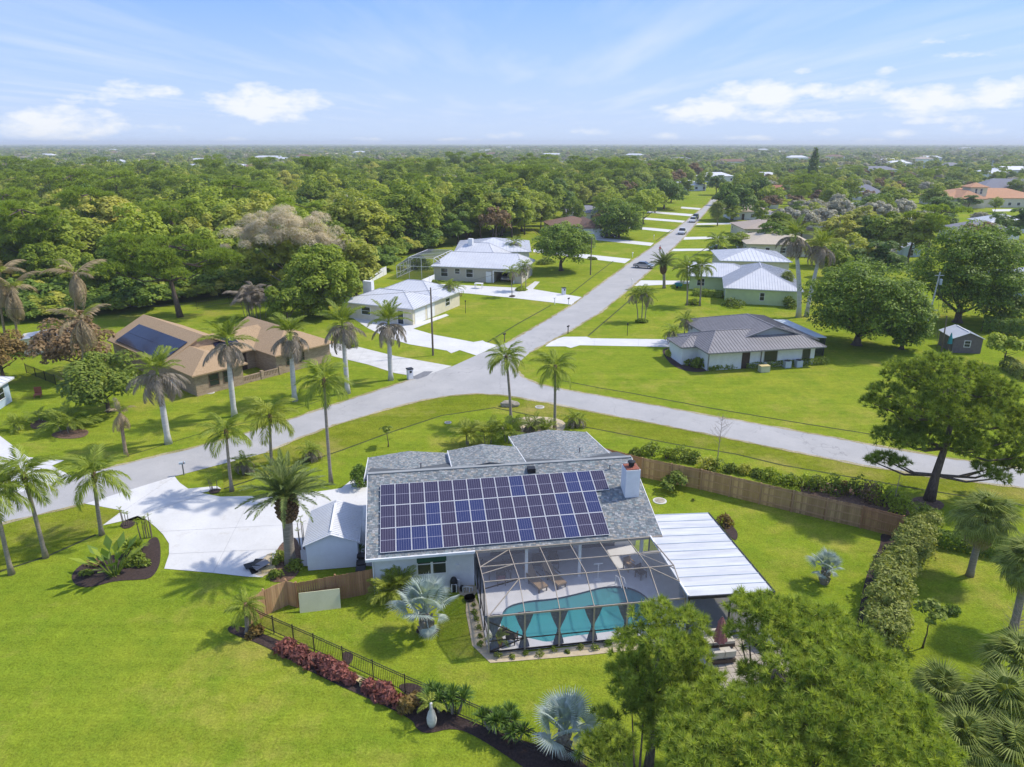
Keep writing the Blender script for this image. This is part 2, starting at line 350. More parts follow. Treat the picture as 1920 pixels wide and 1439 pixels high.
leafmat('leaf_lime', (.16, .24, .02), (.34, .42, .05), .35, .1)
leafmat('leaf_brown', (.16, .105, .05), (.40, .27, .13), .3, .3)
leafmat('leaf_twig', (.52, .44, .32), (.80, .70, .54), .4, .2)
leafmat('leaf_dead_grey', (.32, .30, .22), (.64, .61, .47), .3, .2)
leafmat('leaf_red', (.11, .045, .038), (.46, .17, .13), .3, .2)
leafmat('leaf_copper', (.12, .075, .025), (.36, .25, .07), .3, .2)
leafmat('needle', (.10, .19, .018), (.62, .70, .12), .42, .05, tone=.6)
leafmat('needle_dark', (.08, .15, .02), (.48, .56, .09), .4, .05, tone=.55)
leafmat('frond', (.15, .22, .024), (.42, .49, .07), .4, .3)
leafmat('frond_yellow', (.22, .27, .03), (.46, .50, .08), .38, .3)
leafmat('frond_date', (.12, .17, .045), (.30, .36, .12), .3, .1)
leafmat('frond_dead', (.19, .155, .12), (.40, .345, .28), .25, .3)
leafmat('frond_tan', (.30, .22, .12), (.50, .40, .24), .25, .3)
leafmat('fan_sabal', (.15, .20, .035), (.40, .45, .10), .34, .2)
leafmat('fan_silver', (.34, .41, .38), (.56, .63, .58), .28, .15)
leafmat('blade', (.05, .11, .015), (.18, .28, .05), .3, .2)
# ---------------------------------------------------------------- mesh building
class MB:
    def __init__(s): s.v = []; s.f = []
    def add(s, vs, fs):
        o = len(s.v); s.v.extend([tuple(p) for p in vs]); s.f.extend([tuple(i + o for i in f) for f in fs]); return s
    def poly(s, *pts): return s.add(pts, [tuple(range(len(pts)))])
    def box(s, x0, x1, y0, y1, z0, z1):
        return s.add([(x0, y0, z0), (x1, y0, z0), (x1, y1, z0), (x0, y1, z0), (x0, y0, z1), (x1, y0, z1), (x1, y1, z1), (x0, y1, z1)],
                     [(3, 2, 1, 0), (4, 5, 6, 7), (0, 1, 5, 4), (1, 2, 6, 5), (2, 3, 7, 6), (3, 0, 4, 7)])
    def bar(s, a, b, w, h=None, up=(0, 0, 1)):
        """rectangular bar from a to b"""
        h = h or w; a = Vector(a); b = Vector(b); d = (b - a).normalized(); u = Vector(up)
        if abs(d.dot(u)) > .98: u = Vector((1, 0, 0))
        x = d.cross(u).normalized() * (w / 2); y = x.normalized().cross(d).normalized() * (h / 2)
        vs = [p + q for p in (a, b) for q in (-x - y, x - y, x + y, -x + y)]
        return s.add(vs, [(3, 2, 1, 0), (4, 5, 6, 7), (0, 1, 5, 4), (1, 2, 6, 5), (2, 3, 7, 6), (3, 0, 4, 7)])
    def tube(s, pts, rad, n=8, cap=True):
        pts = [Vector(p) for p in pts]; k = len(pts)
        if not hasattr(rad, '__len__'): rad = [rad] * k
        vs = []; ref = None
        for i, p in enumerate(pts):
            d = (pts[min(i + 1, k - 1)] - pts[max(i - 1, 0)]).normalized()
            if ref is None:
                ref = Vector((1, 0, 0)) if abs(d.x) < .9 else Vector((0, 1, 0))
            x = (ref - d * ref.dot(d)).normalized(); ref = x; y = d.cross(x)
            for j in range(n):
                a = 2 * math.pi * j / n; vs.append(p + (x * math.cos(a) + y * math.sin(a)) * rad[i])
        fs = [(i * n + j, i * n + (j + 1) % n, (i + 1) * n + (j + 1) % n, (i + 1) * n + j) for i in range(k - 1) for j in range(n)]
        if cap: fs += [tuple(range(n - 1, -1, -1)), tuple(range((k - 1) * n, k * n))]
        return s.add(vs, fs)
    def lathe(s, prof, n=12, c=(0, 0, 0)):
        return s.tube([(c[0], c[1], c[2] + z) for r, z in prof], [max(r, .001) for r, z in prof], n)
    def prism(s, poly, z0, z1):
        n = len(poly); vs = [(p[0], p[1], z0) for p in poly] + [(p[0], p[1], z1) for p in poly]
        tri = tessellate_polygon([[Vector((p[0], p[1], 0)) for p in poly]])
        return s.add(vs, [tuple(t) for t in tri] + [tuple(i + n for i in t) for t in tri] + [(i, (i + 1) % n, (i + 1) % n + n, i + n) for i in range(n)])
    def slab(s, pts, th):
        """a plate with top polygon pts (3d) and vertical thickness th below it"""
        n = len(pts); vs = [tuple(p) for p in pts] + [(p[0], p[1], p[2] - th) for p in pts]
        return s.add(vs, [tuple(range(n)), tuple(range(2 * n - 1, n - 1, -1))] + [(i + n, (i + 1) % n + n, (i + 1) % n, i) for i in range(n)])
    def mesh(s, name, smooth=False):
        me = bpy.data.meshes.new(name); me.from_pydata(s.v, [], s.f)
        bm = bmesh.new(); bm.from_mesh(me); bmesh.ops.recalc_face_normals(bm, faces=bm.faces); bm.to_mesh(me); bm.free()
        if smooth: me.polygons.foreach_set('use_smooth', [True] * len(me.polygons))
        me.update(); return me
    def build(s, name, mat, parent=None, smooth=False, loc=None, rz=0):
        return obj(name, s.mesh(name, smooth), mat, parent, loc, rz)
def obj(name, me, mat, parent=None, loc=None, rz=0):
    if mat is not None:
        me.materials.clear(); me.materials.append(M[mat] if isinstance(mat, str) else mat)
    o = bpy.data.objects.new(name, me); COL.objects.link(o)
    if parent is not None: o.parent = parent
    if loc is not None: o.location = loc
    if rz: o.rotation_euler = (0, 0, rz)
    return o
def tag(o, label, cat, group=None):
    o['label'] = label; o['category'] = cat
    if group: o['group'] = group
    return o
def thing(name, label, cat, loc=(0, 0, 0), rz=0.0, group=None):
    o = bpy.data.objects.new(name, None); COL.objects.link(o); o.empty_display_size = .3
    o.location = loc; o.rotation_euler = (0, 0, rz)
    return tag(o, label, cat, group)
def inst(name, me, parent, mtx):
    o = bpy.data.objects.new(name, me); COL.objects.link(o); o.parent = parent; o.matrix_local = mtx
    return o
def copy_tree(root, loc, rz=0.0, scale=1.0, label=None, group=None, cat=None):
    r = root.copy(); COL.objects.link(r); r.location = loc; r.rotation_euler = (0, 0, rz); r.scale = (scale,) * 3 if not hasattr(scale, '__len__') else scale
    if label: r['label'] = label
    if group: r['group'] = group
    if cat: r['category'] = cat
    for ch in root.children:
        c = ch.copy(); COL.objects.link(c); c.parent = r
        for g in ch.children:
            d = g.copy(); COL.objects.link(d); d.parent = c
    return r
def struct(o): o['kind'] = 'structure'; return o
def stuff(o): o['kind'] = 'stuff'; return o
def smoothpoly(pts, it=1):
    for _ in range(it):
        q = []
        for i in range(len(pts)):
            a, b = pts[i], pts[(i + 1) % len(pts)]
            q += [(a[0] * .75 + b[0] * .25, a[1] * .75 + b[1] * .25), (a[0] * .25 + b[0] * .75, a[1] * .25 + b[1] * .75)]
        pts = q
    return pts
def sheet(name, pxs, z, mat, smooth=0, world=False):
    """a flat sheet lying at height z whose outline is given by photo pixels (or ground points)"""
    pts = [(p[0], p[1]) for p in (pxs if world else [G(*q) for q in pxs])]
    if smooth: pts = smoothpoly(pts, smooth)
    tri = tessellate_polygon([[Vector((p[0], p[1], 0)) for p in pts]])
    me = bpy.data.meshes.new(name); me.from_pydata([(p[0], p[1], z) for p in pts], [], [tuple(t) for t in tri])
    bm = bmesh.new(); bm.from_mesh(me); bmesh.ops.recalc_face_normals(bm, faces=bm.faces)
    if sum(f.normal.z for f in bm.faces) < 0: bmesh.ops.reverse_faces(bm, faces=bm.faces)
    bm.to_mesh(me); bm.free()
    return obj(name, me, mat)
def ribbon(name, pts, w, z, mat):
    """a strip of width w along ground points"""
    pts = [Vector((p[0], p[1], 0)) for p in pts]; vs = []; n = len(pts)
    for i, p in enumerate(pts):
        d = (pts[min(i + 1, n - 1)] - pts[max(i - 1, 0)]).normalized(); s = Vector((-d.y, d.x, 0)) * w / 2
        vs += [(p + s).to_tuple()[:2] + (z,), (p - s).to_tuple()[:2] + (z,)]
    m = MB(); m.add(vs, [(2 * i, 2 * i + 1, 2 * i + 3, 2 * i + 2) for i in range(n - 1)])
    return m.build(name, mat)
def densify(pts, step):
    out = []
    for a, b in zip(pts[:-1], pts[1:]):
        a = Vector(a); b = Vector(b); k = max(1, int((b - a).length / step))
        out += [a.lerp(b, i / k) for i in range(k)]
    return out + [Vector(pts[-1])]

# ---------------------------------------------------------------- foliage
def np_mesh(name, verts, nper):
    """mesh of separate n-gons: verts (k*nper,3)"""
    k = len(verts) // nper; me = bpy.data.meshes.new(name)
    me.vertices.add(len(verts)); me.vertices.foreach_set('co', np.asarray(verts, np.float32).ravel())
    me.loops.add(k * nper); me.loops.foreach_set('vertex_index', np.arange(k * nper, dtype=np.int32))
    me.polygons.add(k); me.polygons.foreach_set('loop_start', np.arange(0, k * nper, nper, dtype=np.int32))
    me.polygons.foreach_set('loop_total', np.full(k, nper, np.int32)); me.update(calc_edges=True); me.validate()
    return me
def unit(a): return a / (np.linalg.norm(a, axis=1, keepdims=True) + 1e-9)
def leaf_quads(rs, c, nrm, size, aspect=.55, jit=.5):
    """rhombic leaf faces at points c with normals scattered round nrm"""
    n = len(c); nn = unit(nrm + rs.normal(0, jit, (n, 3)))
    a = unit(np.cross(nn, unit(rs.normal(0, 1, (n, 3))))); b = np.cross(nn, a)
    s = size * rs.uniform(.6, 1.3, (n, 1))
    q = np.stack([c - a * s, c + b * s * aspect, c + a * s, c - b * s * aspect], 1)
    return q.reshape(-1, 3)
def lobes_crown(seed, rx, ry, rz, nl, per, leaf, lobe=.34, bottom=-.35, flat=1.0, inner=.15, aspect=.6):
    """a crown of leafy lobes on a dome; centre of the dome at the origin"""
    rs = np.random.RandomState(seed); C = []; N = []
    for i in range(nl):
        while True:
            d = unit(rs.normal(0, 1, (1, 3)))[0]
            if d[2] > bottom: break
        rr = rs.uniform(.55, .98) if rs.rand() > .2 else rs.uniform(.2, .6)
        cen = d * rr * np.array([rx, ry, rz]); lr = lobe * min(rx, ry) * rs.uniform(.65, 1.25)
        p = unit(rs.normal(0, 1, (per, 3))); p[:, 2] = np.where(p[:, 2] < -.35, -p[:, 2], p[:, 2])
        rad = lr * (1 - inner * rs.uniform(0, 1, (per, 1)) ** 2) * rs.uniform(.82, 1.1, (per, 1))
        C.append(cen + p * rad * np.array([1, 1, .8 * flat])); N.append(p + np.array([0.12, 0, .75]))
    return leaf_quads(rs, np.concatenate(C), np.concatenate(N), leaf, aspect, .42)
def trunk_limbs(seed, h, r, crown_r, nlimb=5, top=.75, base_flare=1.5, bend=.05):
    """tapered trunk with spreading limbs (base at origin)"""
    rs = random.Random(seed); m = MB(); k = 6; pts = []; rad = []
    x = y = 0
    for i in range(k + 1):
        t = i / k; pts.append((x, y, h * t)); rad.append(r * ((base_flare if i == 0 else 1.0) * (1 - .5 * t)))
        x += rs.uniform(-1, 1) * h * bend / 2; y += rs.uniform(-1, 1) * h * bend / 2
    m.tube(pts, rad, 8)
    for j in range(nlimb):
        i = rs.randint(k - 3, k); p = Vector(pts[i]); a = 2 * math.pi * (j + rs.uniform(-.3, .3)) / nlimb
        d = Vector((math.cos(a), math.sin(a), 0)); l = crown_r * rs.uniform(.5, .85); up = rs.uniform(.35, 1.0)
        q = p + d * l * .45 + Vector((0, 0, l * up * .4)); e = p + d * l + Vector((0, 0, l * up * .95))
        m.tube([p, q, e], [rad[i] * .55, rad[i] * .36, rad[i] * .12], 6)
    return m
def make_tree(name, label, cat, seed, h, rx, rz, leafm, nl=22, per=130, leaf=.4, trunk_h=None, tr=.28, group=None, lobe=.36, bottom=-.35, barkm='bark', ry=None, inner=.15):
    t = thing(name, label, cat, group=group); trunk_h = trunk_h or h * .45
    me = np_mesh('crown', lobes_crown(seed, rx * .82, (ry or rx) * .82, rz * .85, nl, per, leaf, lobe, bottom, inner=inner) + np.array([0, 0, h - rz]), 4)
    trunk_limbs(seed, trunk_h, tr, rx).build('trunk', barkm, t, True)
    obj('crown', me, leafm, t)
    return t
def shrub_mesh(seed, rx, ry, rz, n, leaf, aspect=.5, nl=7):
    rs = np.random.RandomState(seed); C = []; N = []
    for i in range(nl):
        d = unit(rs.normal(0, 1, (1, 3)))[0]; d[2] = abs(d[2])
        cen = d * np.array([rx, ry, rz]) * .5; p = unit(rs.normal(0, 1, (n // nl, 3))); p[:, 2] = np.abs(p[:, 2]) * 1.0 - .15
        C.append(cen + p * np.array([rx, ry, rz]) * .52 * rs.uniform(.75, 1.08, (len(p), 1))); N.append(p + np.array([0, 0, .4]))
    c = np.concatenate(C); c[:, 2] = np.maximum(c[:, 2], .03)
    return leaf_quads(rs, c, np.concatenate(N), leaf, aspect, .75)
def shrub(name, label, cat, loc, rx, ry, rz, n, leaf, mat, seed=1, group=None, rzrot=0, aspect=.5, stem=True):
    t = thing(name, label, cat, loc, rzrot, group)
    obj('foliage', np_mesh('foliage', shrub_mesh(seed, rx, ry, rz, n, leaf, aspect), 4), mat, t)
    if stem:
        m = MB(); rr = random.Random(seed)
        for i in range(5): m.tube([(rr.uniform(-.1, .1) * rx, rr.uniform(-.1, .1) * ry, 0), (rr.uniform(-.5, .5) * rx, rr.uniform(-.5, .5) * ry, rz * .7)], [.03 + .01 * rz, .012], 5)
        m.build('stem', 'bark', t)
    return t
# ---- palms
def feather_mesh(name, L, arch, nl, ll, seed, w=.035, hang=.5, angle=60, rach=.028, vee=.25, twist=0.0, ragged=0.0):
    """pinnate frond starting at the origin along +X and arching down"""
    rs = random.Random(seed); m = MB(); k = 9; p = Vector((0, 0, 0)); pts = []; tans = []
    for i in range(k + 1):
        t = i / k; a = -arch * t ** 1.25
        d = Vector((math.cos(a), 0, math.sin(a))); pts.append(p.copy()); tans.append(d); p = p + d * L / k
    m.tube(pts, [rach * (1 - .85 * i / k) for i in range(k + 1)], 4)
    for i in range(nl):
        t = .16 + .84 * (i + .5) / nl; f = t * k; j = min(int(f), k - 1); q = pts[j].lerp(pts[j + 1], f - j); tn = tans[j]
        up = Vector((-tn.z, 0, tn.x))
        for sgn in (-1, 1):
            if ragged and rs.random() < ragged: continue
            l = ll * (math.sin(math.pi * min(1, .18 + .8 * t)) ** .6) * rs.uniform(.8, 1.1)
            a = R(angle * (1 - .45 * t) + rs.uniform(-8, 8))
            d = (tn * math.cos(a) + Vector((0, sgn, 0)) * math.sin(a) + up * (vee + rs.uniform(-.18, .18))).normalized()
            mid = q + d * l * .5; tip = q + d * l + Vector((0, 0, -l * hang * rs.uniform(.7, 1.2)))
            mid.z -= l * hang * .18; sd = tn * w
            m.add([q, mid + sd, tip, mid - sd], [(0, 1, 2, 3)])
    me = bpy.data.meshes.new(name); me.from_pydata(m.v, [], m.f); me.update()
    return me
def fan_mesh(name, P, Rr, nseg, seed, spread=300, w=.055, droop=.3, cup=.35, split=.55, rach=.022):
    """palmate leaf: petiole along +X, blade of folded segments at its end"""
    rs = random.Random(seed); m = MB()
    m.tube([(0, 0, 0), (P * .5, 0, .02 * P), (P, 0, 0)], [rach * 1.4, rach, rach * .8], 4)
    h = Vector((P, 0, 0)); n = nseg; seg = R(spread) / n; inner = Rr * split
    def dirv(a, e): return Vector((math.cos(a), math.sin(a), e))
    for i in range(n):
        a = -R(spread) / 2 + (i + .5) * seg; l = Rr * (1 - .22 * abs(a) / math.pi) * rs.uniform(.92, 1.06)
        e = cup * (1 - math.cos(a)) * .6 + .05
        c = h + dirv(a, e) * inner; c.z += .035
        lo = h + dirv(a - seg / 2, e) * inner; hi = h + dirv(a + seg / 2, e) * inner
        tip = h + dirv(a, e - .1) * l; tip.z -= l * droop * rs.uniform(.6, 1.3)
        m.add([h, lo, c, hi, tip], [(0, 1, 2), (0, 2, 3), (1, 4, 2), (2, 4, 3)])
    me = bpy.data.meshes.new(name); me.from_pydata(m.v, [], m.f); me.update()
    return me
FR = {}
def lib(key, mat, maker, nvar):
    FR[key] = []
    for i in range(nvar):
        me = maker(i); me.materials.append(M[mat]); FR[key].append(me)
lib('queen', 'frond', lambda i: feather_mesh('frond', 2.8, 1.4 + .2 * i, 40, .82, i, w=.05, hang=.75, vee=.15), 3)
lib('queen_yellow', 'frond_yellow', lambda i: feather_mesh('frond', 2.8, 1.45 + .2 * i, 40, .85, i + 9, w=.052, hang=.8, vee=.1), 2)
lib('royal', 'frond', lambda i: feather_mesh('frond', 3.2, .85 + .25 * i, 46, .9, 20 + i, hang=.4, vee=.3, w=.06), 3)
lib('royal_dead', 'frond_dead', lambda i: feather_mesh('frond', 3.3, 1.25 + .35 * i, 42, .75, 30 + i, hang=.7, vee=-.1, w=.06, ragged=.08, rach=.045), 3)
lib('tan_dead', 'frond_tan', lambda i: feather_mesh('frond', 3.2, 1.1 + .35 * i, 38, .65, 40 + i, hang=.7, vee=-.1, w=.055, ragged=.15, rach=.05), 3)
lib('date', 'frond_date', lambda i: feather_mesh('frond', 3.3, .7 + .25 * i, 56, .5, 50 + i, hang=.12, vee=.35, w=.042, angle=50, rach=.035), 3)
lib('pygmy', 'frond', lambda i: feather_mesh('frond', 1.25, 1.3 + .3 * i, 26, .36, 60 + i, hang=.3, w=.03, rach=.016), 2)
lib('pygmy_dead', 'frond_dead', lambda i: feather_mesh('frond', 1.2, 1.9 + .3 * i, 24, .34, 66 + i, hang=.5, w=.034, rach=.018), 2)
lib('areca', 'frond_yellow', lambda i: feather_mesh('frond', 1.7, 1.2 + .3 * i, 28, .5, 70 + i, hang=.35, w=.034, rach=.016), 2)
lib('areca_green', 'frond', lambda i: feather_mesh('frond', 1.9, 1.2 + .3 * i, 28, .52, 74 + i, hang=.35, w=.036, rach=.016), 2)
lib('silver', 'fan_silver', lambda i: fan_mesh('fan_leaf', 1.15, 1.08, 26, 80 + i, spread=215, cup=-.1, droop=.04 + .07 * i, split=.5, rach=.045), 3)
lib('sabal', 'fan_sabal', lambda i: fan_mesh('fan_leaf', 1.15, .95, 28, 90 + i, spread=290, cup=.3, droop=.5 + .15 * i, split=.45), 3)
lib('sabal_green', 'fan_sabal', lambda i: fan_mesh('fan_leaf', 1.0, .9, 26, 95 + i, spread=290, cup=.3, droop=.4 + .15 * i, split=.45), 2)
lib('sabal_dead', 'frond_tan', lambda i: fan_mesh('fan_leaf', 1.0, .8, 20, 98 + i, spread=200, cup=.2, droop=.8, split=.35), 1)
def spray(parent, key, top, n, th0, th1, rs, scale=1.0, phi0=None, part='frond', sv=.12):
    """n fronds round a crown at point top, elevations from th0 (upper) to th1 (lower)"""
    ph = rs.uniform(0, 6.28) if phi0 is None else phi0
    for i in range(n):
        t = (i + .5) / n; phi = ph + i * 2.39996 + rs.uniform(-.2, .2); th = R(th0 + (th1 - th0) * t + rs.uniform(-7, 7))
        s = scale * rs.uniform(1 - sv, 1 + sv)
        mtx = Matrix.Translation(Vector(top)) @ Matrix.Rotation(phi, 4, 'Z') @ Matrix.Rotation(-th, 4, 'Y') @ Matrix.Rotation(rs.uniform(-.3, .3), 4, 'X') @ Matrix.Scale(s, 4)
        inst(part, rs.choice(FR[key]), parent, mtx)
def palm(kind, label, base, H, lean=(0, 0), seed=0, scale=1.0, group=None, tr=None, cat='palm tree', name=None):
    """base: ground point; H: height of the crown's heart; lean: sideways offset of the heart"""
    rs = random.Random(seed * 7 + 3)
    t = thing(name or {'queen': 'queen_palm', 'royal': 'royal_palm', 'dead': 'dead_palm', 'date': 'date_palm', 'sabal': 'cabbage_palm', 'silver': 'silver_palm', 'pygmy': 'pygmy_palm', 'queen_yellow': 'queen_palm'}[kind], label, cat, base, 0, group)
    k = 7; pts = [(lean[0] * (i / k) ** 1.6, lean[1] * (i / k) ** 1.6, H * i / k) for i in range(k + 1)]; top = Vector(pts[-1])
    def rad(r0, r1, flare=1.5): return [r0 * flare] + [r0 + (r1 - r0) * i / k for i in range(1, k + 1)]
    if kind in ('queen', 'queen_yellow'):
        MB().tube(pts, rad(tr or .15, .11), 8).build('trunk', 'palm_trunk', t, True)
        MB().lathe([(.11, 0), (.19, .22), (.2, .5), (.12, .85)], 8, (top.x, top.y, top.z - .55)).build('crown_boot', 'palm_boot', t, True)
        spray(t, kind, top, 18, 84, -20, rs, scale)
        if kind == 'queen' and seed % 2: spray(t, 'queen_yellow', top, 3, 20, -35, rs, scale)
    elif kind == 'royal':
        r = tr or .26; m = MB(); m.tube(pts, [r * 1.45, r * 1.02, r * 1.08, r * 1.05, r, r * .9, r * .8, r * .72], 10); m.build('trunk', 'royal_trunk', t, True)
        MB().tube([top, top + Vector((0, 0, .9))], [.2, .12], 8).build('crownshaft', 'frond', t, True)
        tp = top + Vector((0, 0, .8)); spray(t, 'royal', tp, 13, 86, 18, rs, scale); spray(t, 'royal_dead', top + Vector((0, 0, .5)), 15, 14, -42, rs, scale)
    elif kind == 'dead':
        MB().tube(pts, rad(tr or .17, .13), 8).build('trunk', 'dry_trunk', t, True)
        spray(t, 'tan_dead', top, 6, 75, 10, rs, scale * .95); spray(t, 'tan_dead', top, 11, -35, -72, rs, scale * .95); spray(t, 'queen_yellow', top, 2, 70, 50, rs, scale * .9)
    elif kind == 'date':
        r = tr or .36; MB().tube(pts, [r * 1.25, r * 1.0, r * .96, r * .94, r * .94, r * .95, r, r], 12).build('trunk', 'palm_trunk', t, True)
        nb = 90; m = MB()                                              # pruned frond bases: a pineapple of boots
        for i in range(nb):
            z = -1.15 + 1.7 * i / nb; a = i * 2.39996; rr = r * (1.0 + .95 * math.sin(math.pi * min(1, max(0, (z + 1.3) / 1.95))) ** .7)
            p = Vector((math.cos(a) * rr * .82, math.sin(a) * rr * .82, z)); q = p + Vector((math.cos(a) * .2, math.sin(a) * .2, .2))
            m.tube([p + top, q + top], [.13, .06], 5)
        m.lathe([(r, -1.3), (r * 1.5, -.7), (r * 1.6, -.1), (r * .9, .5)], 10, top); m.build('boot_crown', 'palm_boot', t)
        spray(t, 'date', top + Vector((0, 0, .45)), 58, 88, 2, rs, scale)
    elif kind == 'sabal':
        MB().tube(pts, rad(tr or .22, .19, 1.2), 10).build('trunk', 'palm_trunk', t, True)
        spray(t, 'sabal', top, 44, 88, -48, rs, scale, part='fan_leaf'); spray(t, 'sabal_dead', top + Vector((0, 0, -.2)), 8, -50, -75, rs, scale, part='fan_leaf')
    elif kind == 'silver':
        m = MB(); m.lathe([(.42 * scale, 0), (.46 * scale, .25), (.34 * scale, .6), (.2 * scale, H)], 10)
        for i in range(26):
            a = i * 2.4; z = .08 + .035 * i * H; rr = .42 * scale * (1 - .45 * z / H)
            m.tube([(math.cos(a) * rr, math.sin(a) * rr, z), (math.cos(a) * (rr + .1), math.sin(a) * (rr + .1), z + .22)], [.1, .05], 5)
        m.build('trunk', 'palm_trunk', t)
        spray(t, 'silver', (0, 0, H), 15, 88, 22, rs, scale * 1.05, part='fan_leaf'); spray(t, 'silver', (0, 0, H * .8), 3, 0, -25, rs, scale * .7, part='fan_leaf')
    elif kind == 'pygmy':
        MB().tube(pts, [.1, .08, .075, .075, .075, .075, .08, .09], 7).build('trunk', 'palm_trunk', t, True)
        spray(t, 'pygmy', top, 14, 75, -10, rs, scale); spray(t, 'pygmy_dead', top, 7, 0, -40, rs, scale)
    return t
def clump_palm(label, base, n, key, seed, scale=1.0, spread=.5, th=(85, 25), h=.0, group=None, name='areca_palm', cat='palm clump', deadkey=None, nd=0):
    rs = random.Random(seed); t = thing(name, label, cat, base, 0, group); m = MB()
    for j in range(max(3, n // 6)):
        a = rs.uniform(0, 6.28); r = spread * rs.uniform(.1, 1) * .7; hh = h * rs.uniform(.5, 1) + .15
        p = (math.cos(a) * r, math.sin(a) * r, 0); q = (math.cos(a) * r * 1.3, math.sin(a) * r * 1.3, hh)
        m.tube([p, q], [.05, .035], 6); spray(t, key, q, 6, th[0], th[1], rs, scale)
        if deadkey: spray(t, deadkey, q, nd, -5, -40, rs, scale)
    m.build('stem', 'palm_trunk', t)
    return t
# ---- pines: limbs that carry needle tufts
def needle_tufts(rs, P, D, ln, nn, w):
    """every tuft: nn thin needles (triangles) fanning round direction D at P"""
    n = len(P); p = np.repeat(P, nn, 0); d = np.repeat(D, nn, 0)
    dv = unit(d * .55 + rs.normal(0, .62, (n * nn, 3))); l = ln * rs.uniform(.65, 1.15, (n * nn, 1))
    s = unit(np.cross(dv, unit(rs.normal(0, 1, (n * nn, 3))))) * w
    return np.stack([p - s, p + s, p + dv * l], 1).reshape(-1, 3), np.repeat(rs.uniform(0, 1, n), nn * 3)
def pine(label, base, trunk_pts, blobs, seed, tuft_ln=.34, nn=20, w=.022, mat='needle', tr=.3, dens=5.5, group=None, name='pine_tree', limbs_lo=()):
    """trunk_pts: points relative to base; blobs: (x,y,z,rx,ry,rz) relative to base, leafy masses on the limbs"""
    rs = np.random.RandomState(seed); t = thing(name, label, 'pine tree', base, 0, group); k = len(trunk_pts)
    m = MB(); m.tube(trunk_pts, [tr * (1.25 if i == 0 else 1) * (1 - .72 * i / (k - 1)) for i in range(k)], 9)
    P = []; D = []
    for (x, y, z, rx, ry, rz) in blobs:
        c = np.array([x, y, z]); n = int(dens * (rx * ry + rx * rz + ry * rz) * 2.0) + 6
        # limb from the trunk to this mass
        tp = min(trunk_pts, key=lambda q: (Vector(q) - Vector((x, y, z - 1.2))).length); a = Vector(tp); b = Vector((x, y, z - rz * .25))
        mid = a.lerp(b, .5) + Vector((0, 0, -.1 * (b - a).length)); m.tube([a, mid, b], [tr * .33, tr * .22, tr * .1], 6)
        u = unit(rs.normal(0, 1, (n, 3))); u[:, 2] = np.where((u[:, 2] < -.3) & (rs.rand(n) < .7), -u[:, 2], u[:, 2])
        pp = c + u * np.array([rx, ry, rz]) * (rs.uniform(.55, 1.08, (n, 1)))
        P.append(pp); D.append(unit(u * .7 + np.array([0, 0, .7])))
        for j in range(max(3, n // 14)):                               # twigs
            e = pp[rs.randint(n)]; q = b.lerp(Vector(e), .5) + Vector((0, 0, -.12)); m.tube([b, q, Vector(e)], [tr * .1, tr * .06, .012], 4, False)
    m.build('trunk', 'pine_bark', t, True)
    P = np.concatenate(P); D = np.concatenate(D)
    q, tone = needle_tufts(rs, P, D, tuft_ln, nn, w); me = np_mesh('crown', q, 3); me.attributes.new('tone', 'FLOAT', 'POINT'); me.attributes['tone'].data.foreach_set('value', tone.astype(np.float32)); obj('crown', me, mat, t)
    return t
# ================================================================= SETTING
HAZE = 0.0002
HA = R(8.6); HO = Vector((-8.86, 37.68, 0))
def HL(u, v, z=0.0):
    """main house frame -> world"""
    return Vector((HO.x + u * math.cos(HA) - v * math.sin(HA), HO.y + u * math.sin(HA) + v * math.cos(HA), z))
pool_uv = smoothpoly([(7.75, -3.3), (8.2, -2.1), (9.6, -1.7), (11.5, -1.75), (13.3, -1.35), (15.0, -.9), (16.6, -1.35), (17.3, -2.8), (17.2, -4.3), (16.2, -5.2),
                      (13.5, -5.35), (10.9, -5.4), (10.2, -5.75), (9.4, -5.3), (8.3, -4.8), (7.7, -4.2)], 2)
def holed(name, outer, hole, z, mat):
    loops = [[Vector((p[0], p[1], 0)) for p in outer], [Vector((p[0], p[1], 0)) for p in hole]]
    tri = tessellate_polygon(loops); pts = [(p[0], p[1], z) for p in outer] + [(p[0], p[1], z) for p in hole]
    me = bpy.data.meshes.new(name); me.from_pydata(pts, [], [tuple(t) for t in tri])
    bm = bmesh.new(); bm.from_mesh(me); bmesh.ops.recalc_face_normals(bm, faces=bm.faces)
    if sum(f.normal.z for f in bm.faces) < 0: bmesh.ops.reverse_faces(bm, faces=bm.faces)
    bm.to_mesh(me); bm.free(); return obj(name, me, mat)
pool_world = [HL(u, v) for u, v in pool_uv]
# the lawn reaches the horizon; cut in nested rings so that no sliver triangle spans the whole sheet
mid = [(-60, 5), (60, 5), (60, 75), (-60, 75)]
BIG = 14000.0
def ground():
    outer = [(-BIG, -600), (BIG, -600), (BIG, BIG), (-BIG, BIG)]
    loops = [[Vector((p[0], p[1], 0)) for p in outer], [Vector((p[0], p[1], 0)) for p in mid]]
    t1 = tessellate_polygon(loops); pts = [(p[0], p[1], 0) for p in outer + mid]; fs = [tuple(t) for t in t1]
    loops = [[Vector((p[0], p[1], 0)) for p in mid], [Vector((p.x, p.y, 0)) for p in pool_world]]
    t2 = tessellate_polygon(loops); pts += [(p.x, p.y, 0) for p in pool_world]; fs += [tuple(i + 4 for i in t) for t in t2]
    me = bpy.data.meshes.new('ground'); me.from_pydata(pts, [], fs)
    bm = bmesh.new(); bm.from_mesh(me); bmesh.ops.recalc_face_normals(bm, faces=bm.faces)
    if sum(f.normal.z * f.calc_area() for f in bm.faces) < 0: bmesh.ops.reverse_faces(bm, faces=bm.faces)
    bm.to_mesh(me); bm.free(); return struct(obj('ground', me, 'grass'))
ground()
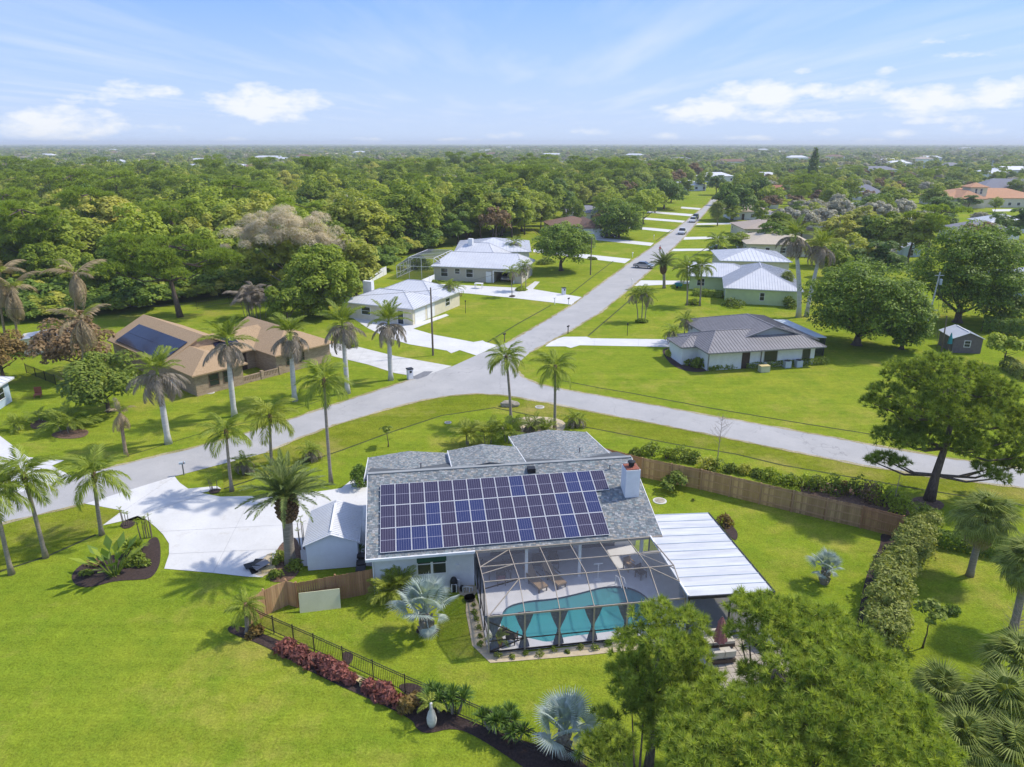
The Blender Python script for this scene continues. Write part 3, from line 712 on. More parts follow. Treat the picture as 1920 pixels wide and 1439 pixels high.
low = [(-160, 1028), (0, 984), (160, 945), (327, 894), (500, 849), (560, 823), (627, 798), (727, 768), (793, 751), (843, 743), (893, 739), (943, 742), (1027, 756), (1110, 773), (1200, 790), (1373, 824), (1450, 840), (1566, 863), (1643, 878), (1720, 891), (1816, 903), (1920, 916), (2150, 945)]
up_r = [(2150, 905), (1913, 878), (1758, 856), (1623, 832), (1488, 807), (1334, 780), (1200, 755), (1060, 731), (1010, 720), (982, 708), (969, 694), (973, 680), (993, 662), (1040, 637), (1073, 619), (1127, 586), (1200, 526), (1280, 449), (1333, 388), (1352, 368)]
up_l = [(1338, 368), (1325, 384), (1280, 419), (1227, 460), (1187, 488), (1093, 557), (1073, 572), (953, 642), (893, 667), (847, 688), (780, 709), (670, 744), (560, 781), (467, 810), (393, 832), (220, 873), (140, 895), (0, 933), (-160, 975)]
struct(sheet('road', low + up_r + up_l, .02, 'asphalt'))
def shoulder(pxs, w, seed):
    rs = random.Random(seed); pts = densify([G(*p) for p in pxs], .7); q = []
    vs = []
    for i, p in enumerate(pts):
        d = (pts[min(i + 1, len(pts) - 1)] - pts[max(i - 1, 0)]).normalized(); n = Vector((-d.y, d.x, 0)); k = 1 + .002 * p.y
        vs += [tuple(p + n * w * k * rs.uniform(.25, 1.0))[:2] + (.026,), tuple(p - n * w * k * rs.uniform(.15, .8))[:2] + (.026,)]
    m = MB(); m.add(vs, [(2 * i, 2 * i + 1, 2 * i + 3, 2 * i + 2) for i in range(len(pts) - 1)]); struct(m.build('road_shoulder', 'shoulder'))
shoulder(low[4:], .3, 1); shoulder(low[:3], .3, 2); shoulder(up_r[:12], .3, 3); shoulder(up_r[12:], .3, 4); shoulder(up_l[:8], .3, 5); shoulder(up_l[10:17], .3, 6)
swale2 = [(420, 917), (520, 885), (640, 845), (727, 813), (827, 780), (927, 765), (985, 777), (1107, 803), (1263, 833), (1380, 852), (1463, 872), (1720, 917), (1840, 936), (2100, 975)]
struct(sheet('verge', [(415, 876)] + low[4:] + swale2[::-1], .008, 'verge_grass'))
struct(sheet('verge', [(-160, 1032), (0, 988), (160, 947), (228, 960), (190, 988), (180, 1003), (90, 1043), (0, 1072), (-160, 1140)], .008, 'verge_grass'))
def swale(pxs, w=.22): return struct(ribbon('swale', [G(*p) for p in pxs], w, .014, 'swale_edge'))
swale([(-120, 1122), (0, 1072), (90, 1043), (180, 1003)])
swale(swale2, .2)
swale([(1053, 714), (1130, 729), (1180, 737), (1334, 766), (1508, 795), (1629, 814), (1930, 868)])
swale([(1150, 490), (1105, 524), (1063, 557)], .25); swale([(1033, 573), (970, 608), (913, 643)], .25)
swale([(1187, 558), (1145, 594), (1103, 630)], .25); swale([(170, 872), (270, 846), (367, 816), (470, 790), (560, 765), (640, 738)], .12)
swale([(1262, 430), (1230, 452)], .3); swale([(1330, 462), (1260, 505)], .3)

def clip(poly, a, b, off):
    """keep the part of poly left of line a->b moved by off to the left"""
    d = (b - a).normalized(); n = Vector((-d.y, d.x)); o = a + n * off; out = []
    for i in range(len(poly)):
        p, q = poly[i - 1], poly[i]; sp, sq = (p - o).dot(n), (q - o).dot(n)
        if (sp >= 0) != (sq >= 0): out.append(p + (q - p) * (sp / (sp - sq)))
        if sq >= 0: out.append(q)
    return out
def slabbed(name, pxs, cuts, mat, gap=.012, z=.012):
    """concrete drive: joint-coloured bed and separate slabs above it"""
    o = struct(sheet(name, pxs, z, 'concrete_joint'))
    polys = [[Vector(G(*p)[:2]) for p in pxs]]
    for (a, b) in cuts:
        a = Vector(G(*a)[:2]); b = Vector(G(*b)[:2]); nx = []
        for p in polys:
            for q in (clip(p, a, b, gap), clip(p, b, a, gap)):
                if len(q) > 2: nx.append(q)
        polys = nx
    for p in polys:
        s = sheet('slab', p, z + .012, mat, world=True); s.parent = o
    return o
drive = [(160, 945), (327, 893.5), (337, 906), (353, 917), (407, 912), (415, 917), (377, 925), (413, 932), (510, 930), (600, 922), (640, 916), (655, 904), (668, 894), (692, 894), (700, 960), (706, 1062), (560, 1062), (520, 1060), (492, 1083), (463, 1082), (400, 1075), (308, 1067), (317, 1040), (317, 1020), (306, 1003), (293, 990), (275, 975), (258, 968), (233, 977), (192, 986), (230, 958)]
slabbed('driveway', drive, [((477, 920), (392, 1090)), ((600, 915), (545, 1090)), ((258, 968), (420, 915)), ((255, 1000), (720, 975)), ((300, 1040), (720, 1022)), ((318, 900), (230, 960))], 'concrete')
slabbed('driveway', [(-160, 770), (0, 818), (53, 858), (120, 864), (97, 874), (140, 896), (0, 934), (-160, 976)], [((-100, 850), (97, 874)), ((0, 800), (-60, 1000))], 'concrete')
slabbed('driveway', [(612, 642), (660, 648), (740, 668), (847, 687), (790, 708), (740, 700), (690, 684), (622, 668)], [((690, 640), (660, 700)), ((760, 660), (725, 720))], 'old_concrete')
struct(sheet('asphalt_patch', [(795, 697), (812, 697), (800, 706), (782, 712), (768, 710)], .03, 'patch_asphalt'))
slabbed('driveway', [(660, 596), (690, 593), (780, 607), (836, 589), (842, 592), (775, 617), (813, 628), (888, 642), (905, 639), (910, 642), (934, 648), (893, 667), (862, 657), (846, 663), (838, 658), (767, 646), (727, 634), (690, 616)], [((730, 580), (700, 650)), ((820, 600), (800, 680))], 'concrete')
slabbed('driveway', [(803, 532), (990, 541), (1093, 558), (1073, 572), (960, 559), (880, 551), (800, 545)], [((900, 520), (885, 570)), ((985, 520), (960, 580))], 'concrete')
struct(sheet('path', [(985, 541), (1003, 528), (1012, 529), (997, 545)], .02, 'old_concrete'))
slabbed('driveway', [(1038, 638), (1057, 632), (1100, 632), (1108, 635), (1270, 637), (1270, 652), (1200, 650), (1087, 648), (1070, 653), (1060, 650), (1022, 650)], [((1120, 610), (1110, 670)), ((1200, 610), (1195, 670))], 'concrete')
for q in ([(1000, 467), (1183, 486), (1172, 494), (1000, 473)], [(1090, 442), (1226, 456), (1220, 461.5), (1085, 447)], [(1180, 424), (1263, 431.5), (1257, 436), (1178, 428)], [(1205, 408), (1287, 414.5), (1282, 418), (1203, 411.5)], [(1215, 396), (1300, 402), (1295, 406), (1213, 399)],
          [(1187, 531), (1197, 526), (1300, 527), (1300, 532), (1184, 537)], [(1252, 467), (1330, 466.5), (1330, 470.5), (1248, 471.5)], [(1281, 445), (1385, 443), (1385, 446.5), (1277, 450)], [(1306, 419), (1400, 417.5), (1400, 420), (1303, 422.5)], [(1278, 388), (1318, 391), (1314, 394), (1276, 391)]):
    struct(sheet('driveway', q, .012, 'concrete'))
struct(sheet('road', [(1855, 405), (1872, 406), (1905, 428), (1888, 430)], .02, 'asphalt')); struct(sheet('driveway', [(1860, 393), (1925, 392), (1925, 396), (1862, 397)], .015, 'concrete'))
# beds of mulch, straw, sand
BEDS = []
def bed(pxs, mat, z=.03, name='mulch_bed', sm=2):
    BEDS.append(pxs); return struct(sheet(name, pxs, z, mat, sm))
bed([(132, 1080), (140, 1098), (160, 1103), (185, 1099), (215, 1090), (262, 1088), (285, 1085), (300, 1062), (302, 1030), (297, 1008), (285, 1008), (272, 1022), (255, 1035), (210, 1042), (180, 1048), (150, 1060)], 'mulch')
bed([(224, 986), (232, 978), (250, 976), (256, 982), (246, 990), (232, 993)], 'mulch'); bed([(390, 921), (400, 917), (415, 917), (412, 924), (396, 928)], 'mulch')
bed([(778, 1186), (786, 1176), (800, 1173), (816, 1176), (824, 1184), (812, 1192), (790, 1192)], 'mulch'); bed([(1534, 1092), (1545, 1087), (1556, 1092), (1545, 1098)], 'mulch')
bed([(425, 1183), (432, 1172), (470, 1180), (520, 1200), (600, 1235), (700, 1285), (800, 1325), (830, 1330), (960, 1385), (1090, 1420), (1120, 1470), (1010, 1460), (960, 1425), (890, 1380), (850, 1365), (800, 1378), (780, 1368), (774, 1350), (700, 1315), (600, 1270), (520, 1225), (480, 1205), (440, 1192)], 'mulch')
bed([(640, 1225), (655, 1222), (665, 1230), (655, 1250), (645, 1240)], 'mulch'); bed([(740, 1285), (780, 1280), (810, 1305), (800, 1325), (770, 1310)], 'mulch')
bed([(1240, 655), (1262, 652), (1300, 660), (1320, 688), (1330, 697), (1295, 699), (1262, 688), (1246, 670)], 'mulch')
bed([(1700, 940), (1725, 930), (1760, 938), (1775, 950), (1750, 962), (1718, 958)], 'pine_straw', name='straw_bed'); bed([(1350, 980), (1370, 983), (1385, 1000), (1380, 1018), (1362, 1000)], 'mulch')
bed([(1650, 1000), (1672, 1005), (1690, 1012), (1660, 1050), (1645, 1090), (1625, 1140), (1612, 1190), (1604, 1185), (1612, 1140), (1622, 1085), (1640, 1045), (1652, 1020)], 'mulch')
bed([(1500, 905), (1570, 905), (1650, 930), (1715, 960), (1690, 985), (1600, 955), (1500, 930)], 'pine_straw', name='straw_bed'); bed([(90, 815), (130, 804), (170, 806), (160, 822), (110, 824)], 'pine_straw', name='straw_bed')
bed([(55, 795), (70, 788), (95, 790), (80, 804), (60, 806)], 'pine_straw', name='straw_bed'); bed([(935, 800), (975, 780), (1060, 785), (1060, 812), (990, 822), (945, 812)], 'sand', name='sand_bed')
bed([(868, 1120), (893, 1110), (922, 1232), (1180, 1200), (1300, 1185), (1300, 1205), (1150, 1225), (1000, 1238), (892, 1246)], 'sand', name='sand_bed', sm=1)
bed([(850, 1098), (892, 1095), (897, 1115), (868, 1122)], 'sand', name='sand_bed', sm=1)
bed([(500, 1085), (512, 1050), (525, 1020), (550, 1005), (562, 1020), (566, 1066), (548, 1090), (515, 1094)], 'pine_straw', name='straw_bed'); bed([(470, 1075), (510, 1030), (512, 1058), (498, 1085)], 'sand', .034, 'sand_bed', 1)
bed([(820, 553), (838, 548), (842, 558), (825, 563)], 'mulch'); bed([(952, 556), (962, 553), (968, 556), (960, 559)], 'mulch')

# ================================================================= MAIN HOUSE
house = thing('house', 'low house with grey shingle roof, solar panels and white chimney in the foreground', 'house', HO, HA)
EZ, RV, RZ = 2.9, 7.0, 5.3; SL = math.atan2(RZ - EZ, RV)
m = MB(); m.box(.35, 6.6, .55, 12.6, 0, 2.94); m.box(6.6, 18.35, 3.6, 12.6, 0, 3.3); m.box(12.3, 17.7, 12.6, 16.1, 0, 3.2)
for u in (.35, 18.2):                                                     # gable ends
    m.add([(u, .55, 2.8), (u, 12.6, 2.8), (u, 12.6, 3.6), (u, RV, RZ - .2), (u, .55, EZ + .12), (u + .15, .55, 2.8), (u + .15, 12.6, 2.8), (u + .15, 12.6, 3.6), (u + .15, RV, RZ - .2), (u + .15, .55, EZ + .12)],
          [(0, 1, 2, 3, 4), (9, 8, 7, 6, 5), (0, 4, 9, 5), (1, 6, 7, 2)])
m.build('wall', 'white_stucco', house)
roof = MB(); roof.slab([(-.05, 0, EZ), (18.78, 0, EZ), (18.78, RV, RZ), (-.05, RV, RZ)], .14); roof.slab([(-.05, RV + .004, RZ), (18.78, RV + .004, RZ), (18.78, 10.2, 4.25), (-.05, 10.2, 4.25)], .14)
rooft = roof.build('roof', 'roof_deck', house)
def smat():
    m_, t, out = newmat('shingle_mix'); b = t.add('ShaderNodeBsdfPrincipled'); t.link(b.outputs[0], out.inputs[0]); b.inputs['Roughness'].default_value = .95; b.inputs['Specular IOR Level'].default_value = .15
    g = t.add('ShaderNodeNewGeometry'); cr = t.add('ShaderNodeValToRGB'); cr.color_ramp.interpolation = 'CONSTANT'; e = cr.color_ramp.elements
    cols = [(0, (.125, .155, .175)), (.2, (.20, .225, .235)), (.4, (.27, .285, .285)), (.58, (.165, .175, .18)), (.72, (.33, .30, .255)), (.83, (.37, .375, .37)), (.92, (.225, .285, .29))]
    e[0].position = 0; e[0].color = (*cols[0][1], 1); e[1].position = cols[1][0]; e[1].color = (*cols[1][1], 1)
    for p, c in cols[2:]: q = e.new(p); q.color = (*c, 1)
    t.link(g.outputs['Random Per Island'], cr.inputs[0]); tc = t.add('ShaderNodeTexCoord')
    c = t.mix(t.math('MULTIPLY', t.noise(tc.outputs['Object'], 14, 3), .35), cr.outputs[0], (.34, .35, .35, 1)); t.link(c, b.inputs['Base Color'])
smat()
def shingles(parent, o, eu, ev, W, L, seed, row=.135, tab=.19, name='shingles', skip=None):
    """courses of shingle tabs on the plane o + a*eu + b*ev (metres), b up the slope"""
    rs = random.Random(seed); mb = MB(); o, eu, ev = Vector(o), Vector(eu), Vector(ev); n = eu.cross(ev)
    if n.z < 0: n = -n
    r = 0
    while r * row < L - .02:
        a = -rs.uniform(0, tab)
        while a < W:
            w = tab * rs.uniform(.65, 1.35); a0, a1 = max(0, a), min(W, a + w - .012); a += w
            if a1 - a0 < .04: continue
            b0 = r * row - rs.choice((0, 0, .025)); b1 = min(L, (r + 1) * row + .01)
            if skip and skip(a0, b0): continue
            th = rs.uniform(.014, .026)
            p = [o + eu * x + ev * y + n * z for x, y, z in ((a0, b0, .002), (a1, b0, .002), (a1, b0, th), (a0, b0, th), (a0, b1, .004), (a1, b1, .004))]
            mb.add(p, [(0, 1, 2, 3), (3, 2, 5, 4), (0, 3, 4), (1, 5, 2)])
        r += 1
    me = bpy.data.meshes.new(name); me.from_pydata(mb.v, [], mb.f); me.update()
    return stuff(obj(name, me, 'shingle_mix', parent))
cs, sn = math.cos(SL), math.sin(SL)
shingles(rooft, (-.05, 0, EZ + .002), (1, 0, 0), (0, cs, sn), 18.83, RV / cs, 1)
def wing(u0, u1, v0, v1, z0, z1, rise, seed, cut=None):
    """rear roof: low gable whose ridge runs away from the camera; falls from z0 to z1"""
    um = (u0 + u1) / 2; mb = MB(); fl = (z0 - z1) / (v1 - v0)
    mb.slab([(u0, v0, z0), (um, v0, z0 + rise), (um, v1, z1 + rise), (u0, v1, z1)], .12); mb.slab([(um + .002, v0, z0 + rise), (u1, v0, z0), (u1, v1, z1), (um + .002, v1, z1 + rise)], .12)
    w = mb.build('roof', 'roof_deck', house)
    MB().slab([(u0 + .25, v0 + .1, z0 - .14), (um, v0 + .1, z0 + rise - .14), (u1 - .25, v0 + .1, z0 - .14), (u1 - .25, v1 - .3, z1 - .12), (um, v1 - .3, z1 + rise - .14), (u0 + .25, v1 - .3, z1 - .12)], .75).build('gable_wall', 'white_stucco', w)
    for (ua, ub, za, zb, k) in ((u0, um, 0, rise, 1), (um, u1, rise, 0, 2)):
        e = Vector((ub - ua, 0, zb - za)); d = Vector((0, v1 - v0, z1 - z0))
        if k == 1: shingles(w, (ua, v0, z0 + za + .003), d.normalized(), e.normalized(), d.length, e.length, seed + k, skip=cut)
        else: shingles(w, (ub, v0, z0 + zb + .003), d.normalized(), -e.normalized(), d.length, e.length, seed + k)
    for u in (u0 - .03, u1 + .03): MB().bar((u, v0, z0 - .06), (u, v1, z1 - .06), .05, .2).build('fascia', 'white_paint', w)
wing(-.35, 5.72, 7.25, 13.1, 4.72, 3.75, .36, 10)
wing(5.8, 11.15, 7.15, 12.7, 5.1, 4.1, .4, 20)
wing(11.25, 18.0, 7.3, 16.9, 4.75, 3.2, .42, 30)
ridge = MB(); ridge.bar((-.07, RV, RZ + .02), (18.8, RV, RZ + .02), .3, .05); ridge.build('ridge_cap', 'shingle', house)
MB().box(-.1, 6.62, -.12, 0, EZ - .16, EZ + .01).build('gutter', 'white_paint', house)
MB().box(6.62, 18.8, -.1, 0, EZ - .16, EZ).build('fascia', 'bronze_frame', house)
for u in (-.09, 18.82): MB().bar((u, 0, EZ - .07), (u, RV, RZ - .07), .04, .18).build('rake_board', 'white_paint', house)
MB().bar((.3, .45, .1), (.3, .45, 2.8), .08, .08).build('downspout', 'white_paint', house)
# windows on the near wall
def window(parent, x0, x1, z0, z1, y, frame='white_paint', mull=True, th=.05, rot=None, glass='window_glass'):
    """window in a wall whose outer face is y (facing -y)"""
    m1 = MB(); f = .07
    for b in ((x0 - f, x1 + f, z1, z1 + f), (x0 - f, x1 + f, z0 - f, z0), (x0 - f, x0, z0, z1), (x1, x1 + f, z0, z1)): m1.box(b[0], b[1], y - th, y + .02, b[2], b[3])
    if mull: zc = (z0 + z1) / 2; m1.box(x0, x1, y - th * .7, y + .02, zc - .025, zc + .025)
    w = m1.build('window', frame, parent); MB().box(x0, x1, y - .012, y + .02, z0, z1).build('pane', glass, w)
    return w
for a, b in ((3.05, 3.85), (4.0, 4.8)): window(house, a, b, 1.15, 2.6, .55)
MB().box(3.0, 4.85, .44, .52, 2.05, 2.55).build('awning', 'plastic_green', house)
for a in (8.0, 11.4, 14.4): window(house, a, a + 2.4, .12, 2.3, 3.6, 'aluminium', False)
MB().box(5.4, 5.65, .47, .55, 1.3, 1.65).build('meter_box', 'plastic_white', house)
for u in (9.95, 13.45, 17.6): MB().box(u - .09, u + .09, .3, .5, .1, EZ - .1).build('post', 'white_paint', house)
# chimney
ch = MB(); ch.box(17.25, 18.25, 3.25, 4.3, 3.6, 6.05); ch = ch.build('chimney', 'white_stucco', house)
MB().box(17.3, 18.2, 3.3, 4.25, 6.05, 6.11).build('chimney_cap', 'red_brick', ch); MB().lathe([(.2, 6.2), (.2, 6.42), (.26, 6.43), (.26, 6.5), (.03, 6.56)], 12, (17.75, 3.75, 0)).build('flue', 'dark_metal', ch)
v = MB(); v.box(11.0, 11.55, 6.0, 6.5, 4.9, 5.32); v.build('roof_vent', 'dark_metal', house)
for u, vv, z in ((15.6, 9.6, 4.7), (3.6, 8.2, 4.9), (16.9, 5.9, 4.9)): MB().lathe([(.05, 0), (.05, .35), (.09, .36), (.09, .42)], 8, (u, vv, z)).build('vent_pipe', 'grey_metal', house)
# solar array
arr = thing('solar_array', 'array of framed solar panels in three rows on the grey shingle roof', 'solar array', HO, HA)
pm = MB().box(-.455, .455, -.94, .94, -.02, .012).mesh('solar_panel'); fm = MB()
for b in ((-.478, -.455, -.963, .963), (.455, .478, -.963, .963), (-.455, .455, .94, .963), (-.455, .455, -.963, -.94)): fm.box(b[0], b[1], b[2], b[3], -.025, .022)
fm = fm.mesh('frame'); fm.materials.append(M['white_metal'])
pmv = pm; pmv.materials.append(M['solar_violet']); pmb = pm.copy(); pmb.materials.clear(); pmb.materials.append(M['solar_blue'])
BLUE = {(2, 9), (2, 13), (2, 14), (1, 3), (1, 5), (1, 6), (1, 12), (1, 14), (0, 1), (0, 2), (0, 3), (0, 9), (0, 12)}
for r_ in range(3):
    for c_ in range(16 if r_ == 2 else 15):
        s = .28 + .97 + r_ * 1.945; p = Vector((.8 + .48 + c_ * .972, s * cs, EZ + s * sn)) + Vector((0, -sn, cs)) * .13
        q = inst('solar_panel', pmb if (r_, c_) in BLUE else pmv, arr, Matrix.Translation(p) @ Matrix.Rotation(SL, 4, 'X'))
        inst('frame', fm, q, Matrix.Identity(4))
rl = MB()
for r_ in range(3):
    for ds in (-.5, .5):
        s = 1.25 + r_ * 1.945 + ds; p = Vector((0, s * cs, EZ + s * sn)) + Vector((0, -sn, cs)) * .07; rl.bar((.7, p.y, p.z), (15.5 + (.9 if r_ == 2 else 0), p.y, p.z), .04, .06)
rl.build('mounting_rail', 'aluminium', arr)

# ================================================================= POOL AND ENCLOSURE
deck_uv = [(6.7, -6.15), (18.05, -6.15), (18.05, 3.6), (6.7, 3.6)]
dk = struct(holed('pool_deck', deck_uv, pool_uv, .1, 'pool_deck')); dk.location = HO; dk.rotation_euler = (0, 0, HA)
m = MB(); n = len(pool_uv)
m.add([(p[0], p[1], .099) for p in pool_uv] + [(p[0], p[1], -.12) for p in pool_uv], [(i, (i + 1) % n, (i + 1) % n + n, i + n) for i in range(n)])
pool = thing('swimming_pool', 'kidney shaped turquoise swimming pool inside the screened enclosure', 'swimming pool', HO, HA)
m.build('tile_band', 'pool_tile', pool)
m = MB(); cxp, cyp = 12.5, -3.4
def sh(p, f): return (cxp + (p[0] - cxp) * f, cyp + (p[1] - cyp) * f)
m.add([(p[0], p[1], -.12) for p in pool_uv] + [(*sh(p, .9), -.95) for p in pool_uv], [(i, (i + 1) % n, (i + 1) % n + n, i + n) for i in range(n)])
t3 = tessellate_polygon([[Vector((*sh(p, .9), 0)) for p in pool_uv]]); m.add([(*sh(p, .9), -.95) for p in pool_uv], [tuple(t) for t in t3])
m.build('basin', 'pool_plaster', pool, False)
for k, (sc_, z) in enumerate(((.62, -.35), (.85, -.6), (1.05, -.85))):
    MB().prism([(15.6 + (q[0]) * sc_, -1.7 + q[1] * sc_) for q in ((-.9, .45), (.2, .75), (1.2, .1), (.9, -.5), (.1, -.1), (-.7, -.2))], -1.0, z - .002 * k).build('step', 'pool_step', pool)
me = bpy.data.meshes.new('water'); tw = tessellate_polygon([[Vector((p[0], p[1], 0)) for p in pool_uv]]); me.from_pydata([(p[0], p[1], -.03) for p in pool_uv], [], [tuple(t) for t in tw])
if me.polygons[0].normal.z < 0: me.flip_normals()
obj('water', me, 'pool_water', pool)
for uu, vv in ((15.55, -.85), (15.85, -.95)): MB().tube([(uu, vv, .1), (uu, vv, .75), (uu + .1, vv - .3, .8), (uu + .2, vv - .75, .3)], .03, 6).build('handrail', 'plastic_white', pool)

en = thing('pool_enclosure', 'bronze framed screen enclosure with sloping screen roof over the pool', 'pool enclosure', HO, HA)
RU = [6.72, 8.75, 10.72, 12.68, 14.62, 16.5, 18.0]; BK, KK, FRT = (-.06, 2.8), (-4.1, 3.36), (-6.12, 2.5)
def rp(u, k): return (u, k[0], k[1])
for u in RU:
    m = MB(); m.bar(rp(u, BK), rp(u, KK), .04, .075); m.bar(rp(u, KK), rp(u, FRT), .04, .075); m.build('rib', 'bronze_frame', en)
    MB().bar((u, FRT[0], .1), (u, FRT[0], FRT[1]), .06, .1).build('post', 'bronze_frame', en)
mid_k = (BK[0] * .48 + KK[0] * .52, BK[1] * .48 + KK[1] * .52)
for k, h in ((BK, .1), (mid_k, .05), (KK, .06), (FRT, .1)):
    for a, b in zip(RU[:-1], RU[1:]): MB().bar((a + .03, k[0], k[1] - .004), (b - .03, k[0], k[1] - .004), .05, h).build('purlin', 'bronze_frame', en)
for a, b in zip(RU[:-1], RU[1:]): MB().bar((a + .03, FRT[0], .9), (b - .03, FRT[0], .9), .045, .05).build('chair_rail', 'black_metal', en); 
for a, b in zip(RU[:-1], RU[1:]): MB().bar((a + .03, FRT[0], .16), (b - .03, FRT[0], .16), .045, .1).build('kick_plate', 'black_metal', en)
for vv, zt in ((-2.05, 3.08), (-4.1, 3.36), (-.06, 2.8)): MB().bar((6.72, vv, .1), (6.72, vv, zt - .06), .06, .06).build('post', 'black_metal', en)
MB().bar((6.72, -6.1, .9), (6.72, -.06, .9), .045, .05).build('chair_rail', 'black_metal', en)
def lerp3(a, b, t): return tuple(x + (y - x) * t for x, y in zip(a, b))
MB().bar(rp(RU[0], FRT), rp(RU[1], KK), .05, .05).build('brace', 'bronze_frame', en); MB().bar(lerp3(rp(RU[0], KK), rp(RU[0], FRT), .2), rp(RU[1], KK), .05, .05).build('brace', 'black_metal', en)
MB().bar(lerp3(rp(RU[0], KK), rp(RU[0], BK), .25), rp(RU[1], mid_k), .04, .04).build('brace', 'bronze_frame', en); MB().bar(rp(RU[0], mid_k), rp(RU[1], BK), .04, .04).build('brace', 'bronze_frame', en)
MB().bar(rp(RU[5], KK), lerp3(rp(RU[6], KK), rp(RU[6], FRT), .5), .04, .04).build('brace', 'bronze_frame', en); MB().bar(rp(RU[5], mid_k), lerp3(rp(RU[6], KK), rp(RU[6], FRT), .1), .04, .04).build('brace', 'bronze_frame', en)
MB().bar((RU[0], FRT[0], 2.2), (RU[1], FRT[0], .95), .045, .05).build('brace', 'black_metal', en); MB().bar((RU[0], FRT[0], .2), (RU[1], FRT[0], .88), .045, .05).build('brace', 'black_metal', en)
for a, b in zip(RU[:-1], RU[1:]):
    for k0, k1 in ((BK, mid_k), (mid_k, KK), (KK, FRT)): MB().poly(rp(a, k0), rp(b, k0), rp(b, k1), rp(a, k1)).build('screen', 'screen_mesh', en)
    MB().poly((a, FRT[0], .2), (b, FRT[0], .2), rp(b, FRT), rp(a, FRT)).build('screen', 'screen_mesh', en)
sp = [(-.06, 2.8), (-2.05, 3.08), (-4.1, 3.36), (-6.12, 2.5)]
for (v0, z0), (v1, z1) in zip(sp[:-1], sp[1:]): MB().poly((6.72, v0, .1), (6.72, v1, .1), (6.72, v1, z1), (6.72, v0, z0)).build('screen', 'screen_wall_mesh', en)
def curtain(u, lab):
    mb = MB(); n = 20; vs = []; prof = [(.5, 2.42), (.45, 2.2), (.31, 1.75), (.15, 1.35), (.07, 1.12), (.07, 1.02), (.15, .75), (.24, .45), (.3, .14)]
    for r, z in prof:
        for j in range(n):
            a = 2 * math.pi * j / n; f = 1 + .12 * (1 if j % 2 else -1); vs.append((r * f * math.cos(a), max(.04, r * .2) * f * math.sin(a), z))
    k = len(prof); mb.add(vs, [(i * n + j, i * n + (j + 1) % n, (i + 1) * n + (j + 1) % n, (i + 1) * n + j) for i in range(k - 1) for j in range(n)])
    t = thing('curtain', lab, 'curtain', HL(u, -5.93), HA, 'grey tied curtains along the front of the pool enclosure'); mb.build('drape', 'curtain', t)
    MB().lathe([(.085, 1.03), (.1, 1.06), (.085, 1.1)], 10).build('tie_band', 'dark_cloth', t)
curtain(7.05, 'grey curtain tied at the left corner of the pool enclosure beside the wicker chairs')
for u, l in ((8.75, 'grey tied curtain, second from the left along the enclosure front'), (10.72, 'grey tied curtain, middle one of five on the enclosure front'), (12.68, 'grey tied curtain, fourth from the left, before the pool middle'), (14.62, 'grey tied curtain half hidden by the pine branches')): curtain(u, l)
# furniture under the screen
def chaise(u, v, a, lab):
    t = thing('chaise_longue', lab, 'lounge chair', HL(u, v, .1), HA + a, 'wicker lounge chairs on the pool deck')
    MB().box(-.33, .33, -1.25, .15, .3, .42).build('seat', 'wicker', t); m = MB()
    m.add([(-.33, .15, .3), (.33, .15, .3), (.33, .75, .85), (-.33, .75, .85), (-.33, .1, .42), (.33, .1, .42), (.3, .68, .97), (-.3, .68, .97)], [(0, 1, 2, 3), (7, 6, 5, 4), (0, 4, 5, 1), (1, 5, 6, 2), (2, 6, 7, 3), (3, 7, 4, 0)]); m.build('backrest', 'wicker', t)
    for x in (-.29, .29):
        for y in (-1.15, .05): MB().bar((x, y, 0), (x, y, .3), .06).build('leg', 'wicker_dark', t)
        MB().bar((x * 1.2, -.5, .62), (x * 1.2, .2, .62), .07, .05).build('armrest', 'wicker_dark', t)
chaise(10.35, .1, R(22), 'tan wicker lounge chair, left of the pair facing the pool'); chaise(11.6, .3, R(22), 'tan wicker lounge chair, right of the pair facing the pool')
def armchair(loc, rz, lab, mat='wicker_dark', seatm=None, s=1.0, group=None, h=.85):
    t = thing('armchair', lab, 'chair', loc, rz, group); t.scale = (s,) * 3
    MB().box(-.28, .28, -.28, .28, .36, .46).build('seat', seatm or mat, t); MB().slab([(-.28, .22, h), (.28, .22, h), (.28, .3, h), (-.28, .3, h)], h - .44).build('backrest', mat, t)
    for x in (-.25, .25):
        for y in (-.25, .25): MB().bar((x, y, 0), (x, y, .38), .05).build('leg', mat, t)
        MB().bar((x * 1.1, -.25, .62), (x * 1.1, .25, .62), .06, .04).build('armrest', mat, t)
armchair(HL(7.55, -5.0, .1), HA + R(200), 'dark wicker chair beside the potted plant in the enclosure corner'); armchair(HL(8.15, -5.35, .1), HA + R(150), 'small dark wicker chair behind the second curtain')
armchair(HL(16.9, .6, .1), HA + R(20), 'tan chair at the right end of the pool deck, further from the pool', 'wicker'); armchair(HL(17.4, -.35, .1), HA + R(30), 'dark low chair at the right end of the pool deck, nearer the pool', 'wicker_dark')
armchair(HL(10.9, 1.6, .1), HA + R(0), 'tall dark bar chair under the lanai, left one', 'black_metal', s=1.15); armchair(HL(12.0, 1.7, .1), HA + R(0), 'tall dark bar chair under the lanai, right one', 'black_metal', s=1.15)
t = thing('dining_table', 'dark dining table in the shaded left corner of the lanai', 'table', HL(8.3, 1.2, .1), HA); MB().box(-.8, .8, -.5, .5, .68, .74).build('table_top', 'wicker_dark', t)
for x in (-.7, .7):
    for y in (-.42, .42): MB().bar((x, y, 0), (x, y, .68), .06).build('leg', 'black_metal', t)
